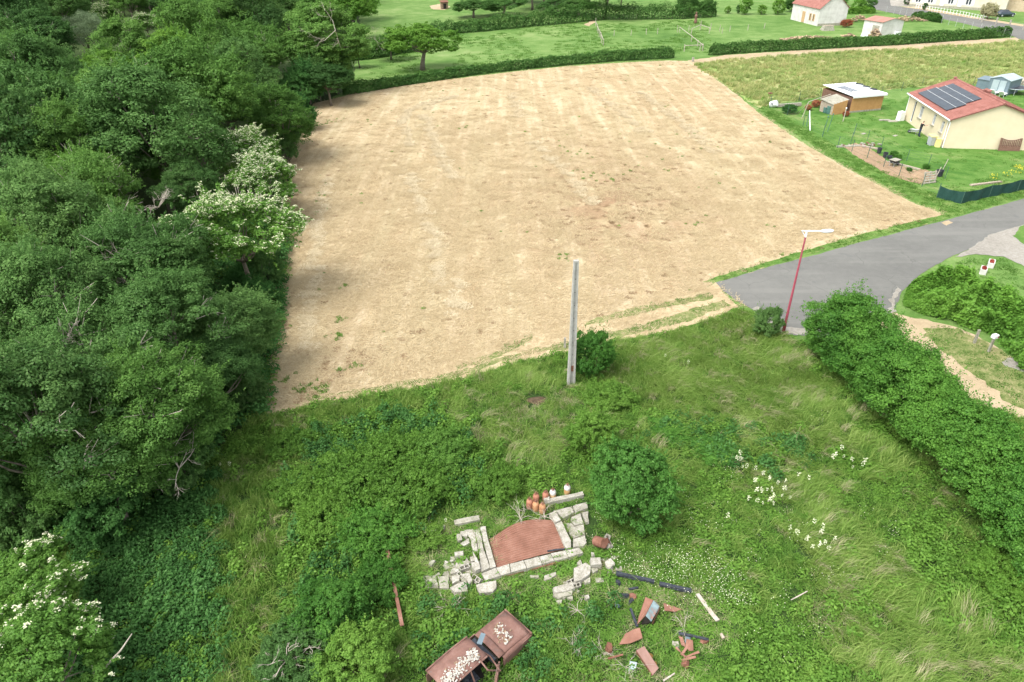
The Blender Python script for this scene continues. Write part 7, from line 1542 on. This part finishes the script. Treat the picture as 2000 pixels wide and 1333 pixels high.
M().box((-0.40, 0.66, 0.44), (1.15, 0.035, 0.55), jit=0.012).build('door', car_rust, cw)
d = M().box((0.50, 0, -0.05), (1.0, 0.035, 0.55), jit=0.015).build('door', car_rust, cw); d.location = (0.12, -0.66, 0.44); d.rotation_euler = (0.0, 0.1, R_(218))
m = M(); m.tube([(0.05, 0, 0.22), (0.30, 0, 0.60), (0.95, 0, 0.55), (1.0, 0, 0.2)], 0.018, 5); o = m.build('window_frame', car_rust, d)
M().box((-0.9, 0, 0.10), (2.5, 1.2, 0.06)).build('floor_pan', void, cw)
M().box((0.10, 0, 0.45), (0.05, 1.15, 0.55)).build('bulkhead', void, cw)
for s_ in (-1, 1): M().box((-0.85, 0.3 * s_, 0.32), (0.45, 0.42, 0.14), jit=0.02).build('seat', char, cw); M().box((-1.12, 0.3 * s_, 0.60), (0.10, 0.42, 0.5), rot=Euler((0, R_(-12), 0))).build('seat_frame', char, cw)
M().tube([(-0.22, 0.30 + 0.17 * math.cos(a * 0.5236), 0.74 + 0.17 * math.sin(a * 0.5236)) for a in range(13)], 0.012, 5).build('steering_wheel', char, cw)
M().box((0.0, 0.0, 0.68), (0.16, 1.1, 0.10), jit=0.015).build('dashboard', char, cw)
M().box((-0.02, 0.06, 1.27), (0.42, 0.16, 0.02), rz=0.5, jit=0.01).build('torn_strip', gm, cw)
cw.children[-1].location = (-0.32, -0.40, 0.0)
stm_ = [pmat('white_shards', [(0.34, 0.32, 0.27), (0.58, 0.56, 0.51)], 9, 0.8), pmat('brown_shards', [(0.16, 0.11, 0.07), (0.34, 0.24, 0.16)], 9, 0.9)]
rs = np.random.RandomState(77); shard_me = []
for mt in stm_:
    for k in range(3): random.seed(k + 5); shard_me.append(M().box((0, 0, 0.014), (0.075, 0.05, 0.026), jit=0.012).mesh('shard', mt))
def shards(n, pick, zf, lb, pw):
    for k in range(n):
        x, y = pick(); o = link('stone_shard', shard_me[(0 if rs.rand() < pw else 3) + rs.randint(3)]); s_ = rs.uniform(0.45, 1.0)
        o.location = car_o + ax * x + Vector((-ax.y, ax.x, 0)) * y + Vector((0, 0, zf(x, y) + rs.uniform(0, 0.03))); o.rotation_euler = (rs.normal(0, 0.35), rs.normal(0, 0.35), rs.uniform(0, 6.28)); o.scale = (s_, s_, s_)
        tag(o, lb[0], 'stone', lb[1])
random.seed(11)
def pr():
    t_ = rs.uniform(0, 1); return -0.45 - 1.45 * t_ + rs.normal(0, 0.06), -0.22 + 0.05 * math.sin(t_ * 5) + rs.normal(0, 0.12)
shards(290, lambda: pr(), lambda x, y: 1.26, ('small pale stone shard lying on the roof of the rusty car', 'stone shards on the car roof'), 0.88)
shards(110, lambda: (rs.uniform(0.62, 1.02) + rs.normal(0, 0.07), rs.uniform(-0.42, 0.36)), lambda x, y: 0.78, ('small stone shard lying on the bonnet of the rusty car', 'stone shards on the car bonnet'), 0.55)
# ------------------------------------------------------------------ scrap and timber right of the car
def P5(x, y, z=0.0): return G(1050 + x / 4.444, 1040 + y / 4.444, z)
def foldsheet(name, lb, cat, pts, mat, th=0.02, extra=None):
    V = [Vector(p) for p in pts]; c = V[0].copy(); c.z = 0; V = [v - c for v in V]; n = len(V)
    nn = (V[1] - V[0]).cross(V[2] - V[0]).normalized(); nn = nn if nn.z > 0 else -nn
    m = M().add([v - nn * th for v in V] + V, [tuple(range(n - 1, -1, -1)), tuple(range(n, 2 * n))] + [(i, (i + 1) % n, n + (i + 1) % n, n + i) for i in range(n)])
    o = m.build(name, mat); o.location = c + Vector((0, 0, 0.08)); return tag(o, lb, cat)
bar('charred_beam', 'charred black timber beam in the grass, left and longer piece', 'beam', P5(680, 365, 0.12), P5(1010, 440, 0.10), 0.14, 0.13, char, 0.015)
bar('charred_beam', 'charred black timber beam, right piece nearer the weathered plank', 'beam', P5(1055, 455, 0.12), P5(1330, 520, 0.10), 0.15, 0.13, char, 0.015)
bar('charred_stick', 'short charred stick above the dented rusty box', 'stick', P5(790, 505, 0.08), P5(870, 490, 0.08), 0.08, 0.07, char)
bar('charred_stick', 'thin charred stick left of the dented rusty box', 'stick', P5(805, 672, 0.10), P5(862, 830, 0.06), 0.09, 0.08, char, 0.012)
bar('rotten_plank', 'weathered plank with orange edge in the greenery right of the scrap', 'plank', P5(1385, 535, 0.12), P5(1560, 770, 0.10), 0.16, 0.06, deadwood, 0.02)
bar('rotten_plank', 'short orange wood end below the weathered plank', 'plank', P5(1590, 880, 0.10), P5(1615, 920, 0.10), 0.10, 0.06, plank, 0.015)
rp0, rp1 = G(753, 1058, 0.5), G(786, 1225, 0.35)
bar('rusty_rail', 'long narrow rusty rail leaning between the bramble mounds and the ruin', 'rail', rp0, rp1, 0.13, 0.05, rust_sheet, 0.012)
bx = thing('dented_box', 'dented rusty and blue-grey metal box half open in the grass', 'metal box', P5(945, 700, 0))
bo = P5(945, 700, 0)
def panel(pts, nm, mat, par, org, th=0.015):
    V = [Vector(p) - org for p in pts]; nn = (V[1] - V[0]).cross(V[2] - V[0]).normalized(); n = len(V)
    return M().add([v - nn * th for v in V] + V, [tuple(range(n - 1, -1, -1)), tuple(range(n, 2 * n))] + [(i, (i + 1) % n, n + (i + 1) % n, n + i) for i in range(n)]).build(nm, mat, par)
gt, gr_ = P5(935, 562, 0.45), P5(1000, 590, 0.42)
panel([P5(935, 565, 0.42), P5(1005, 590, 0.46), P5(935, 725, 0.46), P5(865, 800, 0.20), P5(875, 740, 0.3)], 'side', rust_sheet, bx, bo)
panel([P5(1005, 590, 0.46), P5(1055, 640, 0.34), P5(1050, 670, 0.28), P5(985, 775, 0.30), P5(937, 725, 0.46)], 'top', pmat('blue_rust', [(0.30, 0.14, 0.10), (0.18, 0.24, 0.25), (0.24, 0.32, 0.34)], 2.2, 0.7, 0.2, 20, coords='world', lo=0.35, hi=0.6), bx, bo)
panel([P5(937, 727, 0.44), P5(985, 777, 0.28), P5(985, 800, 0.02), P5(890, 800, 0.02)], 'opening', void, bx, bo)
panel([P5(1055, 645, 0.32), P5(1050, 680, 0.26), P5(990, 790, 0.26), P5(1000, 800, 0.0), P5(1060, 680, 0.0)], 'end', rust, bx, bo)
foldsheet('rusty_plate', 'rust red triangular plate in the grass right of the dented box', 'plate', [P5(1090, 625, 0.12), P5(1250, 680, 0.10), P5(1190, 700, 0.10), P5(1100, 690, 0.14)], rust_sheet)
foldsheet('rusty_plate', 'brown rusty plate lying flat below the dented box', 'plate', [P5(840, 850, 0.16), P5(885, 840, 0.18), P5(910, 930, 0.14), P5(800, 975, 0.10), P5(705, 985, 0.08), P5(760, 890, 0.12)], rust_sheet)
dr = thing('rusty_door', 'long pinkish rusty panel with two rust holes pointing down to the right', 'metal panel', P5(950, 1110, 0)); do = P5(950, 1110, 0)
pinkr = pmat('pink_rust', [(0.20, 0.115, 0.09), (0.28, 0.17, 0.14)], 3, 0.7, 0.2, 20, coords='world')
panel([P5(858, 1025, 0.30), P5(925, 988, 0.32), P5(1050, 1180, 0.22), P5(1000, 1240, 0.16)], 'plate', pinkr, dr, do); panel([P5(858, 1025, 0.29), P5(1000, 1240, 0.15), P5(990, 1250, 0.0), P5(850, 1040, 0.0)], 'side', rust, dr, do)
for (x, y) in ((970, 1112), (1005, 1180)):
    V = [P5(x + 26 * math.cos(a) * random.uniform(0.7, 1.2), y + 26 * math.sin(a) * random.uniform(0.7, 1.2), 0.0) for a in [k * 0.785 for k in range(8)]]
    zf = lambda q: 0.30 - 0.11 * ((q.y - P5(880, 1010).y) / (P5(1025, 1210).y - P5(880, 1010).y)) + 0.022
    panel([Vector((q.x, q.y, zf(q))) for q in V], 'rust_patch', pmat('dark_rust_patch', [(0.09, 0.05, 0.01), (0.16, 0.09, 0.02)], 6), dr, do, 0.006)
foldsheet('grey_plate', 'grey-blue plate sunk in the grass left of the long rusty panel', 'plate', [P5(800, 1130, 0.10), P5(860, 1140, 0.12), P5(850, 1195, 0.08), P5(785, 1215, 0.06)], gm2)
bar('scrap_strip', 'thin bent rust strip left of the brown plate', 'strip', P5(610, 1105, 0.10), P5(740, 1070, 0.12), 0.05, 0.03, rust)
for i, (pts, lb) in enumerate([([(1220, 915), (1255, 920), (1285, 1010), (1245, 990)], 'upright rust red plate of the twisted scrap at the right, left piece'), ([(1290, 935), (1345, 950), (1350, 1040), (1310, 1040), (1280, 990)], 'rust red plate of the twisted scrap at the right, middle piece')]):
    foldsheet('rusty_plate', lb, 'plate', [P5(x, y, 0.14 + 0.05 * (k % 2)) for k, (x, y) in enumerate(pts)], rust_sheet)
for i, (a, b, lb) in enumerate([((1245, 1075), (1335, 950), 'bent rusty strip crossing the twisted scrap'), ((1270, 1100), (1400, 1050), 'rusty strip pointing right out of the twisted scrap'), ((1200, 1010), (1280, 1090), 'short rusty strip at the left of the twisted scrap'), ((1250, 1120), (1370, 1090), 'lowest rusty strip of the twisted scrap')]):
    bar('scrap_strip', lb, 'strip', P5(*a, 0.12), P5(*b, 0.20), 0.07, 0.03, rust_sheet, 0.02)
for i, (x, y, sz_, mt, lb) in enumerate([(760, 560, 0.34, char, 'charred flake above the dented box, uppermost'), (800, 610, 0.28, char, 'charred flake left of the dented box'), (700, 440, 0.24, char, 'charred scrap under the left end of the charred beam'), (690, 640, 0.22, gm, 'small grey scrap in the grass left of the dented box'), (1300, 940, 0.3, gm, 'grey scrap between the two upright rust plates'), (1200, 980, 0.32, old_conc, 'pale grey scrap left of the twisted scrap'), (1440, 950, 0.3, rust, 'brown scrap at the right end of the dark rail'), (1280, 1150, 0.3, rust, 'dark rusty lump below the twisted scrap'), (620, 1010, 0.45, rust, 'dark brown plate half hidden under arching grass'), (830, 570, 0.3, rust, 'bent rusty sheet behind the dented box')]):
    rr = [sz_ * random.uniform(0.35, 0.7) for _ in range(7)]
    o = M().prism([(rr[k] * math.cos(k * 0.9), rr[k] * 0.7 * math.sin(k * 0.9)) for k in range(7)], 0.0, [0.10 + random.uniform(-0.05, 0.08) for _ in range(7)], 0.02).build('scrap_piece', mt); o.location = P5(x, y, 0.06); o.rotation_euler = (random.uniform(-0.25, 0.25), random.uniform(-0.25, 0.25), i); tag(o, lb, 'scrap')
bar('black_rail', 'thin dark rail lying above the twisted scrap', 'rail', P5(1220, 885, 0.14), P5(1480, 940, 0.10), 0.09, 0.05, char)
bar('broken_branch', 'pale broken branch at the bottom below the scrap', 'branch', P5(1090, 1290, 0.08), P5(1190, 1225, 0.14), 0.06, 0.05, deadwood, 0.02)
for i, (x, y, lb) in enumerate([(1270, 840, 'dry brown twigs above the twisted scrap'), (560, 1050, 'arching dry grass stalks left of the brown plate'), (330, 1010, 'dry twig bundle between the car and the plates'), (760, 1170, 'dry pale stalks beside the sunk grey plate')]):
    o = link('dry_twigs', dead_branches('dry_twigs', 120 + i, 16, 0.6, 0.010, 1, 0.12)); o.location = P5(x, y, 0.06); tag(o, lb, 'twigs')
o = bar('dead_branch', 'pale broken stem in the tall grass at the lower right', 'branch', G(1545, 1172, 0.5), G(1577, 1155, 0.55), 0.03, 0.03, deadwood); 
# burrow-like dry hollow left of the concrete pole
mound('dry_hollow', 'dark dry hollow in the grass below the concrete pole', 'hollow', G(1048, 783), 0.60, 0.42, 0.05, pmat('hollow_earth', [(0.035, 0.025, 0.015), (0.13, 0.09, 0.055)], 7, 1.0), 5)
